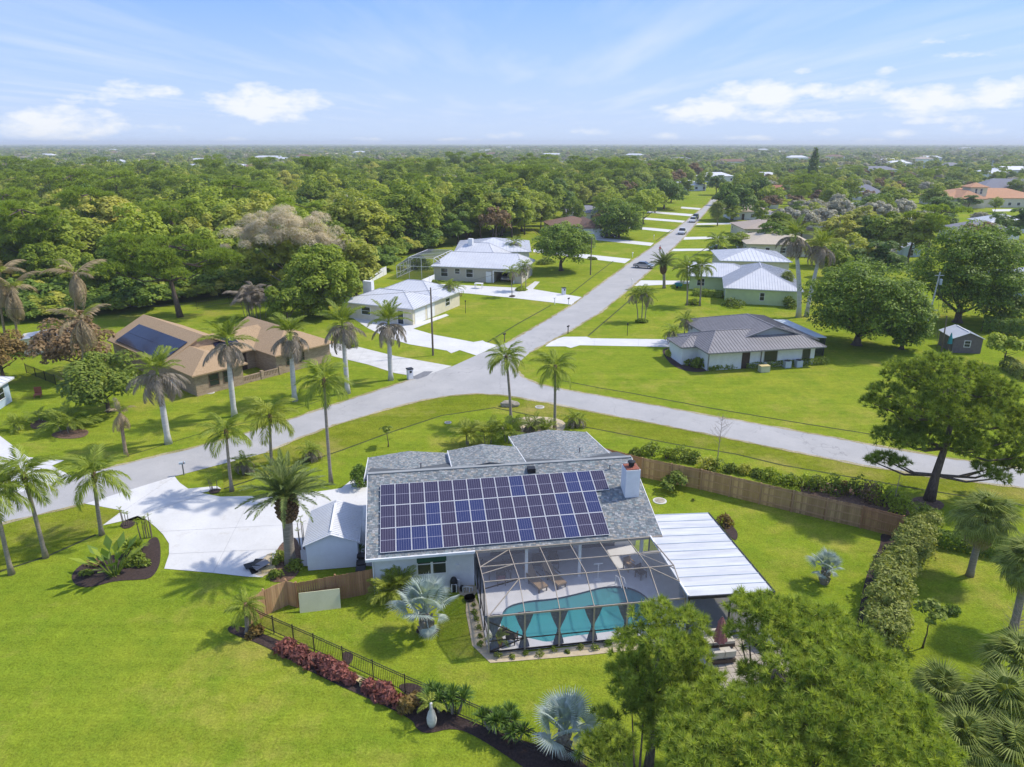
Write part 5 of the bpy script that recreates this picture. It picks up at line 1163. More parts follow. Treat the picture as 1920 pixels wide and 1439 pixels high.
# ---- sheds
def shed(label, org, ang, W, D, eh, rise, wallm, roofm, name='garden_shed', axis='v', win=None, lap=False, door=False):
    t = thing(name, label, 'shed', (org[0], org[1], 0), ang); t['gable'] = wallm
    w = MB(); w.box(.08, W - .08, .08, D - .08, 0, eh); w = w.build('wall', wallm, t)
    if lap:                                                            # lap siding boards
        z = .05
        while z < eh + rise - .15:
            half = W / 2 if z < eh else (W / 2) * (1 - (z - eh) / rise)
            if half > .2:
                b = MB(); b.add([(W / 2 - half + .07, .07, z), (W / 2 + half - .07, .07, z), (W / 2 + half - .07, .075, z + .115), (W / 2 - half + .07, .075, z + .115), (W / 2 - half + .07, .04, z), (W / 2 + half - .07, .04, z)], [(4, 5, 2, 3), (0, 1, 5, 4), (0, 4, 3), (1, 2, 5)]); b.build('siding_board', wallm, t)
            z += .12
    u0, u1, v0, v1 = -.12, W + .12, -.1, D + .1
    m = MB(); m.slab([(u0, v0, eh - .05), (W / 2, v0, eh + rise), (W / 2, v1, eh + rise), (u0, v1, eh - .05)], .06); m.slab([(W / 2 + .002, v0, eh + rise), (u1, v0, eh - .05), (u1, v1, eh - .05), (W / 2 + .002, v1, eh + rise)], .06); ro = m.build('roof', roofm, t)
    r = MB(); k = int((v1 - v0) / .23)
    for i in range(1, k):
        v = v0 + i * (v1 - v0) / k; r.bar((u0, v, eh - .04), (W / 2, v, eh + rise + .01), .03, .03); r.bar((W / 2, v, eh + rise + .01), (u1, v, eh - .04), .03, .03)
    stuff(r.build('seam', roofm, ro)); MB().bar((W / 2, v0 + .4, eh + rise + .03), (W / 2, v1 - .6, eh + rise + .03), .16, .06).build('ridge_vent', 'white_paint', ro)
    g = MB(); g.add([(.08, .085, eh - .01), (W - .08, .085, eh - .01), (W / 2, .085, eh + rise - .1), (.08, .16, eh - .01), (W - .08, .16, eh - .01), (W / 2, .16, eh + rise - .1)], [(0, 1, 2), (5, 4, 3), (0, 3, 4, 1), (1, 4, 5, 2), (2, 5, 3, 0)]); g.build('gable', wallm, t)
    if win: face(t, 'window', win[0], win[1], win[2], win[3], .08, 'f')
    return t
shed('white lap sided shed with white metal gable roof beside the driveway', (-13.62, 40.75), HA, 3.45, 4.7, 2.0, .68, 'shed_siding', 'white_metal', lap=True)
p = G(1783, 662); shed('dark brown shed with white gable roof at the right', (p.x, p.y), R(-8), 3.8, 4.5, 2.1, .8, 'dark_siding', 'white_metal', win=(1.5, 2.2, .9, 1.7))
p = G(1692, 482); shed('small blue shed with white gable roof behind the oaks', (p.x, p.y), R(-8), 4.2, 4.5, 2.3, 1.0, 'blue_siding', 'white_metal', win=(1.7, 2.4, .3, 1.7)); p = G(1584, 478); shed('small white shed left of the blue one behind the oaks', (p.x, p.y), R(-20), 3.6, 4.5, 2.4, .5, 'white_stucco', 'white_metal')
p = G(45, 668); shed('cream utility shed with white roof on the far left lawn', (p.x, p.y), R(25), 5.6, 3.5, 2.3, .25, 'cream_stucco', 'white_metal')

# ================================================================= FENCES
def wood_fence(label, pts, hgt, mats, seed, panel=2.4, name='wooden_fence', side=1, cap=False):
    """pts: ground points; posts, and a panel of boards with rails in every bay"""
    rs = random.Random(seed); t = thing(name, label, 'fence', pts[0]); o = Vector(pts[0]); bays = []
    for a, b in zip(pts[:-1], pts[1:]):
        a, b = Vector(a) - o, Vector(b) - o; k = max(1, round((b - a).length / panel)); bays += [(a.lerp(b, i / k), a.lerp(b, (i + 1) / k)) for i in range(k)]
    for i, (a, b) in enumerate(bays):
        mt = mats[i] if isinstance(mats, list) and i < len(mats) else (mats if isinstance(mats, str) else mats[-1])
        d = (b - a); L = d.length; d.normalize(); n = Vector((-d.y, d.x, 0)) * side
        MB().bar(a + n * -.06, a + n * -.06 + Vector((0, 0, hgt + .06)), .1).build('post', mt, t)
        m = MB(); x = .01
        while x < L - .03:
            w = min(.14, L - x - .005); hh = hgt + rs.uniform(-.02, .02); p = a + d * x; q = a + d * (x + w - .012); off = n * rs.uniform(0, .008)
            m.add([p + off, q + off, q + off + n * .02, p + off + n * .02] + [r_ + Vector((0, 0, hh)) for r_ in (p + off, q + off, q + off + n * .02, p + off + n * .02)], [(3, 2, 1, 0), (4, 5, 6, 7), (0, 1, 5, 4), (1, 2, 6, 5), (2, 3, 7, 6), (3, 0, 4, 7)]); x += w
        pn = m.build('board_panel', mt, t)
        for z in (.3, .95, hgt - .2): MB().bar(a + n * -.03 + Vector((0, 0, z)), b + n * -.03 + Vector((0, 0, z)), .045, .09).build('rail', mt, pn)
    b = bays[-1][1]; MB().bar(b, b + Vector((0, 0, hgt + .06)), .1).build('post', mats if isinstance(mats, str) else mats[-1], t)
    return t
lf = [G(1126, 874), G(1203, 895), G(1313, 918), G(1423, 945), G(1547, 975), G(1613, 990), G(1687, 1010)]
wood_fence('long brown wooden fence curving round the back lawn beyond the patio roof', lf, 1.8, ['wood_board'] * 2 + ['wood_weathered'] * 7 + ['wood_board'], 5)
wood_fence('short brown wooden fence joining the house and the white shed', [HL(.3, .7), HL(-4.35, -.15)], 1.75, 'wood_board', 6, 2.3)
f2 = [HL(-4.35, -.15), G(541, 1134), G(500, 1153), G(471, 1170)]
wood_fence('weathered light wooden fence slanting from the shed to the palm', f2, 1.75, 'wood_new', 7, 1.9)
def metal_fence(label, pts, hgt=1.15, bay=1.85):
    t = thing('metal_fence', label, 'fence', pts[0]); o = Vector(pts[0])
    for a, b in zip(pts[:-1], pts[1:]):
        a, b = Vector(a) - o, Vector(b) - o; k = max(1, round((b - a).length / bay))
        for i in range(k):
            p, q = a.lerp(b, i / k), a.lerp(b, (i + 1) / k); MB().bar(p, p + Vector((0, 0, hgt + .08)), .055).build('post', 'black_metal', t)
            m = MB(); n = 17
            for j in range(1, n): r_ = p.lerp(q, j / n); m.bar(r_ + Vector((0, 0, .06)), r_ + Vector((0, 0, hgt)), .016)
            pn = m.build('picket_panel', 'black_metal', t); stuff(pn)
            for z in (.14, hgt - .16, hgt - .02): MB().bar(p + Vector((0, 0, z)), q + Vector((0, 0, z)), .03).build('rail', 'black_metal', pn)
    MB().bar(b, b + Vector((0, 0, hgt + .08)), .055).build('post', 'black_metal', t)
metal_fence('black metal picket fence running along the red shrubs', [G(478, 1172), G(590, 1222), G(760, 1300), G(905, 1362), G(1010, 1412), G(1085, 1450), G(1180, 1500)])
metal_fence('thin wire fence behind the tan house on the left lawn', [G(370, 580), G(430, 570), G(455, 565)], 1.3, 4.0); metal_fence('thin fence on the left lawn before the cream shed', [G(50, 700), G(105, 722)], 1.2, 3.0)
wood_f = MB()
t = thing('vinyl_fence', 'white vinyl fence leading to the pool cage', 'fence', G(685, 535)); o = G(685, 535)
pp = [G(685, 535) - o, G(725, 515) - o]
for i in range(6):
    a, b = pp[0].lerp(pp[1], i / 6), pp[0].lerp(pp[1], (i + 1) / 6); MB().bar(a, a + Vector((0, 0, 1.9)), .13).build('post', 'white_paint', t); m = MB(); m.bar(a + Vector((0, 0, .9)), b + Vector((0, 0, .9)), .04, 1.7); m.build('panel', 'white_paint', t)
t = thing('vinyl_fence', 'white vinyl fence between the two white roofed houses', 'fence', G(790, 538)); o = G(790, 538); pp = [G(785, 545) - o, G(815, 531) - o]
for i in range(3):
    a, b = pp[0].lerp(pp[1], i / 3), pp[0].lerp(pp[1], (i + 1) / 3); MB().bar(a, a + Vector((0, 0, 1.9)), .13).build('post', 'white_paint', t); MB().bar(a + Vector((0, 0, .9)), b + Vector((0, 0, .9)), .04, 1.7).build('panel', 'white_paint', t)

# ================================================================= SMALL THINGS
def onz(px, z=0): return G(px[0], px[1], z)
t = thing('plywood_sheet', 'pale yellow plywood sheet leaning on the wooden fence', 'board', HL(-4.15, -.62), HA + R(3)); m = MB(); m.add([(0, -.12, 0), (2.42, -.12, 0), (2.42, .2, 1.18), (0, .2, 1.18), (0, -.08, 0), (2.42, -.08, 0), (2.42, .24, 1.18), (0, .24, 1.18)], [(0, 1, 2, 3), (7, 6, 5, 4), (0, 4, 5, 1), (1, 5, 6, 2), (2, 6, 7, 3), (3, 7, 4, 0)]); m.build('sheet', 'plywood', t)
p = G(623, 1128); t = thing('irrigation_box', 'small white valve box on the side lawn', 'valve box', p); MB().box(-.16, .16, -.12, .12, 0, .32).build('box', 'plastic_white', t); MB().lathe([(.05, .32), (.05, .4)], 8).build('cap', 'old_concrete', t)
# pool pump gear against the wall
pe_ = thing('pool_pump', 'pool pump and filter with white pipes against the house wall', 'pool pump', HL(5.6, .05), HA)
MB().lathe([(.2, 0), (.24, .1), (.24, .75), (.15, .95), (.05, 1.0)], 12, (-.35, .1, 0)).build('filter', 'plastic_black', pe_, True); MB().lathe([(.13, .1), (.15, .35), (.1, .45)], 10, (.15, -.1, 0)).build('pump', 'plastic_black', pe_, True)
for q in ([(-.35, .1, .8), (0, .1, .8), (0, .1, .2), (.3, -.2, .2)], [(-.5, -.1, .05), (-.5, -.1, .6), (-.2, -.15, .6), (-.2, -.15, .05)], [(.2, -.25, .05), (.2, -.25, .45), (.6, -.25, .45), (.6, -.25, .05)], [(.45, -.1, .05), (.45, -.1, .35), (.8, -.15, .3), (.8, -.15, .05)]): MB().tube(q, .035, 6).build('pipe', 'plastic_white', pe_)
t = thing('round_tub', 'low round black tub on the gravel beside the pool enclosure', 'tub', HL(6.15, -.95)); MB().lathe([(.3, 0), (.36, .2), (.34, .2), (.28, .05)], 14).build('tub', 'plastic_black', t)
t = thing('rubbish_bins', 'dark bins and clutter between the shed and the house', 'bins', HL(-.62, 2.0), HA)
for y in (0, .75, 1.6): MB().lathe([(.22, 0), (.29, .95)], 8, (0, y, 0)).build('bin', 'plastic_black', t); MB().box(-.3, .3, y - .3, y + .3, .95, 1.02).build('lid', 'plastic_black', t)
p = G(483, 1068); t = thing('material_pile', 'pile of grey roofing sheets and planks at the driveway end', 'debris', p, R(25)); rs_ = random.Random(3)
for i in range(7): m = MB(); x, y = rs_.uniform(-.4, .4), rs_.uniform(-.5, .5); q = MB().box(-.5, .5, -.3, .3, 0, .035).build('sheet', rs_.choice(['grey_metal', 'plastic_black', 'pale_metal']), t); q.location = (x, y, .02 + .05 * i); q.rotation_euler = (rs_.uniform(-.15, .15), rs_.uniform(-.15, .15), rs_.uniform(0, 3))
for i in range(4): MB().bar((.2, -.7 + .14 * i, .04), (1.1, -.5 + .14 * i, .05), .09, .04).build('plank', 'lumber', t)
p = G(685, 1288); 
for i, (u, v, l) in enumerate(((668, 1280, 'short yellow timber plank bench end between the red shrubs'), (690, 1290, 'yellow timber planks lying between the red shrubs'))):
    t = thing('timber_planks', l, 'planks', G(u, v), R(-28))
    for j in range(3): MB().box(-.5, .6, -.16 + j * .13, -.05 + j * .13, .28, .32).build('plank', 'lumber', t)
    for x in (-.4, .5): MB().box(x - .05, x + .05, -.15, .2, .0, .28).build('support', 'lumber', t)
for u, v, l, r_ in ((1237, 940, 'round concrete manhole lid on the lawn by the chimney', .55), (840, 793, 'small square drain cover in the verge', .35), (1012, 764, 'pale rectangular drain grate beside the road curve', .5), (395, 737, 'round lid in the tan house lawn', .45)):
    t = thing('manhole', l, 'manhole cover', G(u, v)); MB().lathe([(r_, 0), (r_, .05), (r_ * .8, .06)], 18).build('ring', 'old_concrete', t); MB().lathe([(r_ * .75, .05), (r_ * .75, .075), (.02, .08)], 18).build('lid', 'rock', t)
def boulder(label, px, s, seed, mat='rock'):
    rs = random.Random(seed); bm = bmesh.new(); bmesh.ops.create_icosphere(bm, subdivisions=2, radius=1)
    for v_ in bm.verts: v_.co *= rs.uniform(.85, 1.12); v_.co = Vector((v_.co.x * s[0], v_.co.y * s[1], v_.co.z * s[2] + s[2] * .6))
    me = bpy.data.meshes.new('boulder'); bm.to_mesh(me); bm.free(); return tag(obj('boulder', me, mat, None, G(*px)), label, 'rock')
boulder('long tan boulder under the left roundabout palm', (955, 762), (1.1, .5, .4), 1)
def mailbox(label, px, col='plastic_black', postm='white_paint', rz=0, style='post'):
    t = thing('mailbox', label, 'mailbox', G(*px), rz)
    if style == 'pillar':
        MB().box(-.3, .3, -.3, .3, 0, 1.25).build('pillar', 'white_stucco', t); MB().box(-.36, .36, -.36, .36, 1.25, 1.36).build('cap', 'dark_metal', t); MB().box(-.13, .13, -.34, .1, .85, 1.1).build('box', 'plastic_black', t); return t
    MB().bar((0, 0, 0), (0, 0, 1.05), .1).build('post', postm, t); m = MB()
    n = 8; vs = [(x, .11 * math.cos(a), 1.16 + .1 * math.sin(a)) for x in (-.25, .25) for a in [math.pi * j / n for j in range(n + 1)]]; k = n + 1
    m.add(vs + [(-.25, -.11, 1.05), (-.25, .11, 1.05), (.25, -.11, 1.05), (.25, .11, 1.05)], [(j, j + 1, j + 1 + k, j + k) for j in range(n)] + [tuple(range(k)), tuple(range(k, 2 * k)), (0, k, 2 * k + 3, 2 * k + 1), (k - 1, 2 * k - 1, 2 * k + 2, 2 * k), (2 * k, 2 * k + 1, 2 * k + 3, 2 * k + 2), (0, 2 * k + 1, 2 * k, k - 1), (k, 2 * k + 3, 2 * k + 2, 2 * k - 1)])
    m.build('box', col, t); MB().box(.1, .14, -.13, -.11, 1.1, 1.32).build('flag', 'red_brick', t)
    return t
mailbox('grey mailbox on a post by the near driveway', (345, 891), 'pale_metal', 'grey_metal', R(20)); mailbox('black mailbox on a black post right of the side street', (1065, 626), 'plastic_black', 'dark_metal', R(60)); mailbox('black mailbox on the lawn edge left of the side street', (946, 641), 'plastic_black', 'wood_pole', R(60))
mailbox('white pillar mailbox at the tan house driveway', (769, 711), rz=R(30), style='pillar'); mailbox('white mailbox by the beige garage house driveway', (1040, 571), 'plastic_white', 'white_paint', R(60)); mailbox('dark mailbox right of the white one by the garage house drive', (1066, 572), 'dark_metal', 'white_paint', R(60)); mailbox('white pillar by the garage house drive, its top dark', (1057, 553), rz=R(20), style='pillar')
for px, l in (((1186, 483), 'white lamp style mailbox far up the left verge'), ((1226, 449), 'white mailbox furthest up the left verge'), ((1185, 535), 'white mailbox by the green house driveway'), ((1221, 500), 'dark mailbox beside the parked silver car')): mailbox(l, px, 'plastic_white' if 'white' in l else 'plastic_black', 'white_paint', R(60))
def lamp(label, px, hgt=1.9):
    t = thing('lamp_post', label, 'lamp post', G(*px)); MB().tube([(0, 0, 0), (0, 0, hgt)], .04, 8).build('pole', 'dark_metal', t); MB().lathe([(.05, 0), (.1, .1), (.12, .25), (.02, .36)], 8, (0, 0, hgt)).build('lantern', 'dark_metal', t)
lamp('thin black lamp post on the corner lot lawn', (873, 588)); lamp('short black lamp post on the right lawn by the driveway', (1176, 630), 1.6)
# utility poles
def upole(label, px, hgt, mat, lean=0.0, arms=True, r=.14):
    t = thing('utility_pole', label, 'utility pole', G(*px)); MB().tube([(0, 0, 0), (lean * .5, 0, hgt * .5), (lean, 0, hgt)], [r, r * .85, r * .65], 8).build('pole', mat, t)
    if arms: MB().bar((lean - .7, 0, hgt - .5), (lean + .7, 0, hgt - .5), .09).build('crossarm', mat, t); MB().lathe([(.2, -1.9), (.22, -1.7), (.22, -1.1), (.1, -1.0)], 10, (lean + .35, 0, hgt)).build('transformer', 'pale_metal', t)
    return t, G(*px) + Vector((lean, 0, hgt - .4))
_, w1 = upole('wooden utility pole on the lawn strip by the corner house', (812, 667), 9.2, 'wood_pole', 0, False); _, w2 = upole('slim pole beyond the round oak on the left lawn', (1107, 516), 8.0, 'wood_pole', 0, False)
_, w3 = upole('pale concrete utility pole with transformer beside the big oaks', (1735, 622), 9.0, 'concrete_pole', .5, True); _, w4 = upole('dark wooden pole just right of the concrete pole', (1765, 660), 5.0, 'wood_pole', -.2, False, .1)
for i, (u, v, hh, l) in enumerate(((38, 352, 12, 'pale far power pole at the far left'), (258, 340, 12, 'pale far power pole, second from the left'), (463, 345, 13, 'pale far power pole above the left woods'), (1853, 345, 16, 'pale far power pole on the right skyline woods'), (1725, 352, 14, 'brown far power pole left of the villa'))): upole(l, (u, v), hh, 'concrete_pole', 0, True, .3)
def wire(label, a, b, sag):
    a, b = Vector(a), Vector(b); pts = [a.lerp(b, i / 14) - Vector((0, 0, sag * 4 * (i / 14) * (1 - i / 14))) for i in range(15)]
    return tag(MB().tube(pts, .018, 4).build('power_line', 'dark_metal'), label, 'power line')
wire('power line from the corner pole to the slim pole', w1, w2, .8); wire('power line from the corner pole off to the left', w1, (-95, 88, 7.5), 1.2); wire('power line from the slim pole along the street', w2, (70, 330, 8), 1.5)
wire('guy wire below the concrete pole, left one', w3, G(1757, 660), .0); wire('guy wire below the concrete pole, right one', w3 - Vector((0, 0, 1)), w4, .1)
# vehicles
def car(label, px, rz, paint, kind='sedan', z=0, loc=None):
    p = loc or G(*px); t = thing('parked_car', label, 'car', (p.x, p.y, .03 + z), rz); L, W = (4.6, 1.8) if kind == 'sedan' else (5.6, 1.95)
    if kind == 'sedan': prof = [(-2.3, .35), (-2.3, .8), (-1.75, .95), (-1.1, 1.0), (.9, .98), (1.8, .85), (2.3, .65), (2.3, .35)]; cab = [(-1.6, .95), (-1.0, 1.42), (.25, 1.45), (1.05, .97)]
    elif kind == 'suv': prof = [(-2.4, .4), (-2.4, 1.0), (-2.2, 1.1), (1.0, 1.1), (2.2, .98), (2.45, .75), (2.45, .4)]; cab = [(-2.3, 1.08), (-2.05, 1.75), (.3, 1.78), (1.15, 1.08)]
    else: prof = [(-2.8, .5), (-2.8, 1.05), (-.6, 1.05), (-.55, 1.1), (1.2, 1.1), (2.6, 1.0), (2.8, .8), (2.8, .45)]; cab = [(-.75, 1.08), (-.6, 1.8), (.7, 1.82), (1.4, 1.1)]
    def ext(pr_, w, tp): 
        m = MB(); n = len(pr_); vs = [(x, -w * (tp if z_ > 1.2 else 1), z_) for x, z_ in pr_] + [(x, w * (tp if z_ > 1.2 else 1), z_) for x, z_ in pr_]
        m.add(vs, [tuple(range(n)), tuple(range(2 * n - 1, n - 1, -1))] + [(i, (i + 1) % n, (i + 1) % n + n, i + n) for i in range(n)]); return m
    ext(prof, W / 2, 1).build('body', paint, t); ext(cab, W / 2 - .04, .82).build('cabin', 'window_glass', t)
    top = [c_ for c_ in cab if c_[1] > 1.2]; MB().box(top[0][0] + .05, top[1][0] - .05, -W / 2 * .76, W / 2 * .76, top[0][1] - .01, top[0][1] + .05).build('roof', paint, t)
    for x in (-L * .3, L * .31):
        for y in (-W / 2 + .02, W / 2 - .02):
            w = MB(); w.tube([(0, -.11, 0), (0, .11, 0)], .33, 14); w = w.build('wheel', 'tyre', t); w.location = (x, y, .33); c = MB(); c.tube([(0, -.12, 0), (0, .12, 0)], .19, 10); c.build('rim', 'aluminium', w)
    for y in (-.6, .6): MB().box(L / 2 - .02, L / 2 + .02, y - .18, y + .18, .6, .74).build('headlight', 'plastic_white', t); MB().box(-L / 2 - .02, -L / 2 + .02, y - .18, y + .18, .7, .85).build('tail_light', 'red_brick', t)
    return t
car('silver sedan parked across the right side of the street', (1207, 503), R(-25), 'car_silver'); car('white pickup driving on the street, nearest of the moving vehicles', (1279, 439), R(250), 'car_white', 'truck'); car('dark suv behind the white car at the road end', (1304, 411), R(250), 'car_black', 'suv'); car('white sedan in front of the dark suv at the road end', (1299, 417), R(250), 'car_white', 'suv')
car('black car parked by the beige roofed house', (1345, 470), R(5), 'car_black'); car('dark suv parked under the left street trees', (1140, 446), R(10), 'car_black', 'suv'); car('silver car inside the open garage', None, R(-13 + 270), 'car_silver', 'sedan', 0, Vector((-16.7, 146.1, 0)) + Matrix.Rotation(R(-13), 3, 'Z') @ Vector((15.2, 4.3, 0))); car('white van parked beside the orange villa', (1795, 398), R(0), 'car_white', 'suv')
# green and white wheeled bins, table by garage
p = G(692, 590); t = thing('wheeled_bin', 'dark green wheeled bin at the cream house wall', 'bin', (p.x, p.y, 0), R(-24)); MB().lathe([(.3, 0), (.36, 1.0)], 4).build('bin', 'plastic_green', t); MB().box(-.36, .36, -.4, .4, 1.0, 1.07).build('lid', 'plastic_green', t)
p = G(898, 541); t = thing('outdoor_table', 'white table by the beige garage wall', 'table', p, R(-13)); MB().box(-.8, .8, -.5, .5, .95, 1.02).build('table_top', 'plastic_white', t)
for x in (-.7, .7):
    for y in (-.4, .4): MB().bar((x, y, 0), (x, y, .95), .09).build('leg', 'plastic_white', t)
p = G(320, 731); t = thing('air_conditioner', 'white air conditioner box beside the brick house corner', 'air conditioner', p, R(49)); MB().box(-.55, .55, -.4, .4, 0, 1.0).build('case', 'plastic_white', t); MB().lathe([(.35, 1.0), (.35, 1.05), (.05, 1.07)], 12).build('fan_grille', 'pale_metal', t)
p = G(72, 745); t = thing('garden_chair', 'small red brown garden chair on the left lawn', 'chair', p, R(20)); MB().box(-.35, .35, -.35, .35, .3, .4).build('seat', 'red_brick', t); MB().box(-.35, .35, .28, .38, .4, 1.1).build('backrest', 'red_brick', t)
for x in (-.3, .3):
    for y in (-.3, .3): MB().bar((x, y, 0), (x, y, .3), .07).build('leg', 'red_brick', t)
p = G(1272, 541); t = thing('garden_cart', 'small teal cart standing on the lawn under the date palm', 'cart', p); MB().add([(-.5, -.35, .45), (.5, -.35, .45), (.5, .35, .45), (-.5, .35, .45), (-.75, -.5, 1.0), (.75, -.5, 1.0), (.75, .5, 1.0), (-.75, .5, 1.0)], [(3, 2, 1, 0), (0, 1, 5, 4), (1, 2, 6, 5), (2, 3, 7, 6), (3, 0, 4, 7)]).build('tray', 'plastic_teal', t); w = MB().tube([(-.3, -.1, .25), (-.3, .1, .25)], .25, 12).build('wheel', 'tyre', t)
for y in (-.25, .25): MB().bar((.4, y, 0), (.3, y, .5), .05).build('leg', 'dark_metal', t)
t = thing('porch_set', 'teal umbrella and wooden steps beside the dark shed', 'umbrella', G(1777, 662)); MB().tube([(0, 0, 0), (0, 0, 2.8)], .04, 6).build('pole', 'wood_pole', t); MB().lathe([(.3, 1.3), (.22, 2.0), (.05, 2.8)], 10).build('canopy', 'plastic_teal', t)
# walker in red on the street
def person(label, loc, rz, shirt, legs):
    t = thing('person', label, 'person', loc, rz); me = bpy.data.meshes.new('body')
    P = [((0, 0, .95), .15), ((0, 0, 1.2), .16), ((0, 0, 1.42), .15), ((0, .01, 1.52), .06), ((0, .02, 1.66), .105), ((-.1, 0, .9), .1), ((-.11, .1, .5), .07), ((-.11, .02, .08), .05), ((-.11, .15, .04), .04), ((.1, 0, .9), .1), ((.11, -.06, .5), .07), ((.11, -.25, .1), .05), ((.11, -.14, .05), .04), ((-.2, 0, 1.4), .07), ((-.25, -.05, 1.12), .05), ((-.24, .1, .9), .035), ((.2, 0, 1.4), .07), ((.25, .06, 1.12), .05), ((.24, .25, .95), .035)]
    E_ = [(0, 1), (1, 2), (2, 3), (3, 4), (0, 5), (5, 6), (6, 7), (7, 8), (0, 9), (9, 10), (10, 11), (11, 12), (2, 13), (13, 14), (14, 15), (2, 16), (16, 17), (17, 18)]
    me.from_pydata([p[0] for p in P], E_, []); o = bpy.data.objects.new('body', me); COL.objects.link(o); o.parent = t
    sk = o.modifiers.new('skin', 'SKIN'); ss = o.modifiers.new('sub', 'SUBSURF'); ss.levels = ss.render_levels = 1
    for i, sv in enumerate(me.skin_vertices[0].data): sv.radius = (P[i][1], P[i][1]); sv.use_root = i == 0
    m_, tt, out = newmat('body_' + shirt); b = tt.add('ShaderNodeBsdfPrincipled'); tt.link(b.outputs[0], out.inputs[0]); tc = tt.add('ShaderNodeTexCoord'); s_ = tt.add('ShaderNodeSeparateXYZ'); tt.link(tc.outputs['Object'], s_.inputs[0])
    c = tt.mix(tt.math('GREATER_THAN', s_.outputs[2], .92), (*legs, 1), (.55, .10, .07, 1)); c = tt.mix(tt.math('GREATER_THAN', s_.outputs[2], 1.5), c, (.45, .28, .2, 1)); tt.link(c, b.inputs['Base Color']); b.inputs['Roughness'].default_value = .8; me.materials.append(m_)
    bm = bmesh.new(); bmesh.ops.create_icosphere(bm, subdivisions=2, radius=.125); hm = bpy.data.meshes.new('hair')
    for v_ in list(bm.verts):
        if v_.co.z < -.02 and v_.co.y > .0: v_.co *= .8
    bm.to_mesh(hm); bm.free(); ho = obj('hair', hm, 'dark_cloth', t); ho.location = (0, -.01, 1.71)
person('person in a red top walking down the street', G(1237, 474, .02), R(160), 'red', (.03, .035, .06))
# ================================================================= PALMS
def hgt(u, vb, vt): b = G(u, vb); return AT(u, vt, b.y).z
def palm_px(kind, label, base, crown, seed, scale=1.0, group=None, **kw):
    b = G(*base); c = AT(crown[0], crown[1], b.y); return palm(kind, label, b, c.z, (c.x - b.x, 0), seed, scale, group, **kw)
palm_px('queen', 'queen palm at the left edge, second from the frame, leaning left', (86, 1046), (45, 893), 1, .95); palm_px('queen', 'queen palm beside the mulch island by the driveway', (191, 1003), (176, 892), 2, .95); palm_px('queen', 'queen palm cut by the left edge of the photo', (22, 1077), (-12, 925), 3, .9)
palm_px('queen', 'queen palm on the verge above the near driveway', (435, 921), (424, 812), 4, .85); palm_px('queen_yellow', 'yellow green queen palm standing before the road', (510, 872), (506, 782), 5, 1.0); palm_px('queen', 'tall slender queen palm left of the grey roof', (621, 908), (607, 715), 6, .95)
palm_px('queen', 'left of two queen palms before the road junction', (958, 792), (949, 672), 7, .9); palm_px('queen', 'right of two queen palms before the road junction', (1040, 806), (1041, 690), 8, .9)
RG = 'royal palms with hanging dead fronds by the tan house'
for i, (b, c, l) in enumerate((((316, 832), (297, 712), 'royal palm with a thick skirt of dead fronds, leftmost'), ((440, 781), (427, 655), 'royal palm with grey dead fronds before the tan roof, second from left'), ((553, 752), (545, 640), 'royal palm before the courtyard wall, third from left'), ((652, 738), (643, 620), 'royal palm by the tan house garage, fourth from left'), ((733, 713), (729, 617), 'royal palm right of the tan house driveway, rightmost'))): palm_px('royal', l, b, c, 20 + i, .93, RG)
palm_px('dead', 'tan dying palm beside the brown mango tree', (165, 735), (152, 600), 31, 1.2); palm_px('dead', 'tall tan dying palm rising before the woods', (150, 655), (140, 515), 32, 1.4); palm_px('dead', 'small dying palm with hanging brown fronds on the left lawn', (237, 856), (225, 775), 33, .55)
palm_px('dead', 'tan dying palm at the far left edge, front one', (35, 640), (22, 545), 34, 1.5); palm_px('dead', 'tan dying palm at the far left edge, tallest', (12, 640), (-4, 520), 35, 1.6)
palm_px('date', 'stout date palm with round boot crown beside the shed', (545, 1057), (537, 945), 41, .92)
palm_px('sabal', 'cabbage palm with yellow green fan leaves at the right', (1818, 1080), (1845, 975), 42, 1.05); palm_px('sabal', 'cabbage palm fans at the right edge behind the pine', (1900, 1180), (1925, 1060), 48, .9)
palm_px('silver', 'big silver blue fan palm on the side lawn', (800, 1186), (800, 1150), 43, 1.02); palm_px('silver', 'silver green fan palm alone on the back lawn', (1545, 1094), (1545, 1068), 44, .62); palm_px('silver', 'silver blue fan palm at the bottom by the metal fence', (1057, 1416), (1057, 1375), 45, .85)
for i, (u, v, s, z0, l) in enumerate(((1870, 1330, 1.05, 1.5, 'low fan palm clump at the bottom right, leftmost'), (1800, 1400, 1.0, 1.2, 'low fan palm clump nearest the bottom right corner'), (1905, 1250, 1.0, 1.8, 'fan palm clump at the right edge beside the lawn'), (1760, 1300, .9, 1.6, 'fan palm behind the big pine crown'), (1890, 1420, 1.0, 1.0, 'fan palm cut by the bottom right corner'))):
    b = G(u, v, z0); rs_ = random.Random(60 + i); t = thing('fan_palm', l, 'palm tree', (b.x, b.y, 0)); MB().tube([(0, 0, 0), (0, 0, z0)], [.22, .17], 8).build('trunk', 'palm_trunk', t); spray(t, 'sabal_green' if i % 2 else 'sabal', (0, 0, z0), 30, 88, -30, rs_, s, part='fan_leaf')
palm_px('date', 'date palm with full round crown by the side street', (1245, 541), (1244, 502), 46, .95, tr=.3); palm_px('queen', 'left palm of the pair before the green house', (1288, 573), (1288, 504), 47, .95); palm_px('queen', 'right palm of the pair before the green house', (1312, 574), (1316, 500), 49, .95)
palm_px('royal', 'tall white trunked royal palm before the green house roof', (1497, 595), (1490, 452), 50, 1.1, tr=.35); palm_px('royal', 'royal palm with dead fronds behind the oak, right of the white trunk', (1512, 594), (1540, 470), 51, 1.1, tr=.3)
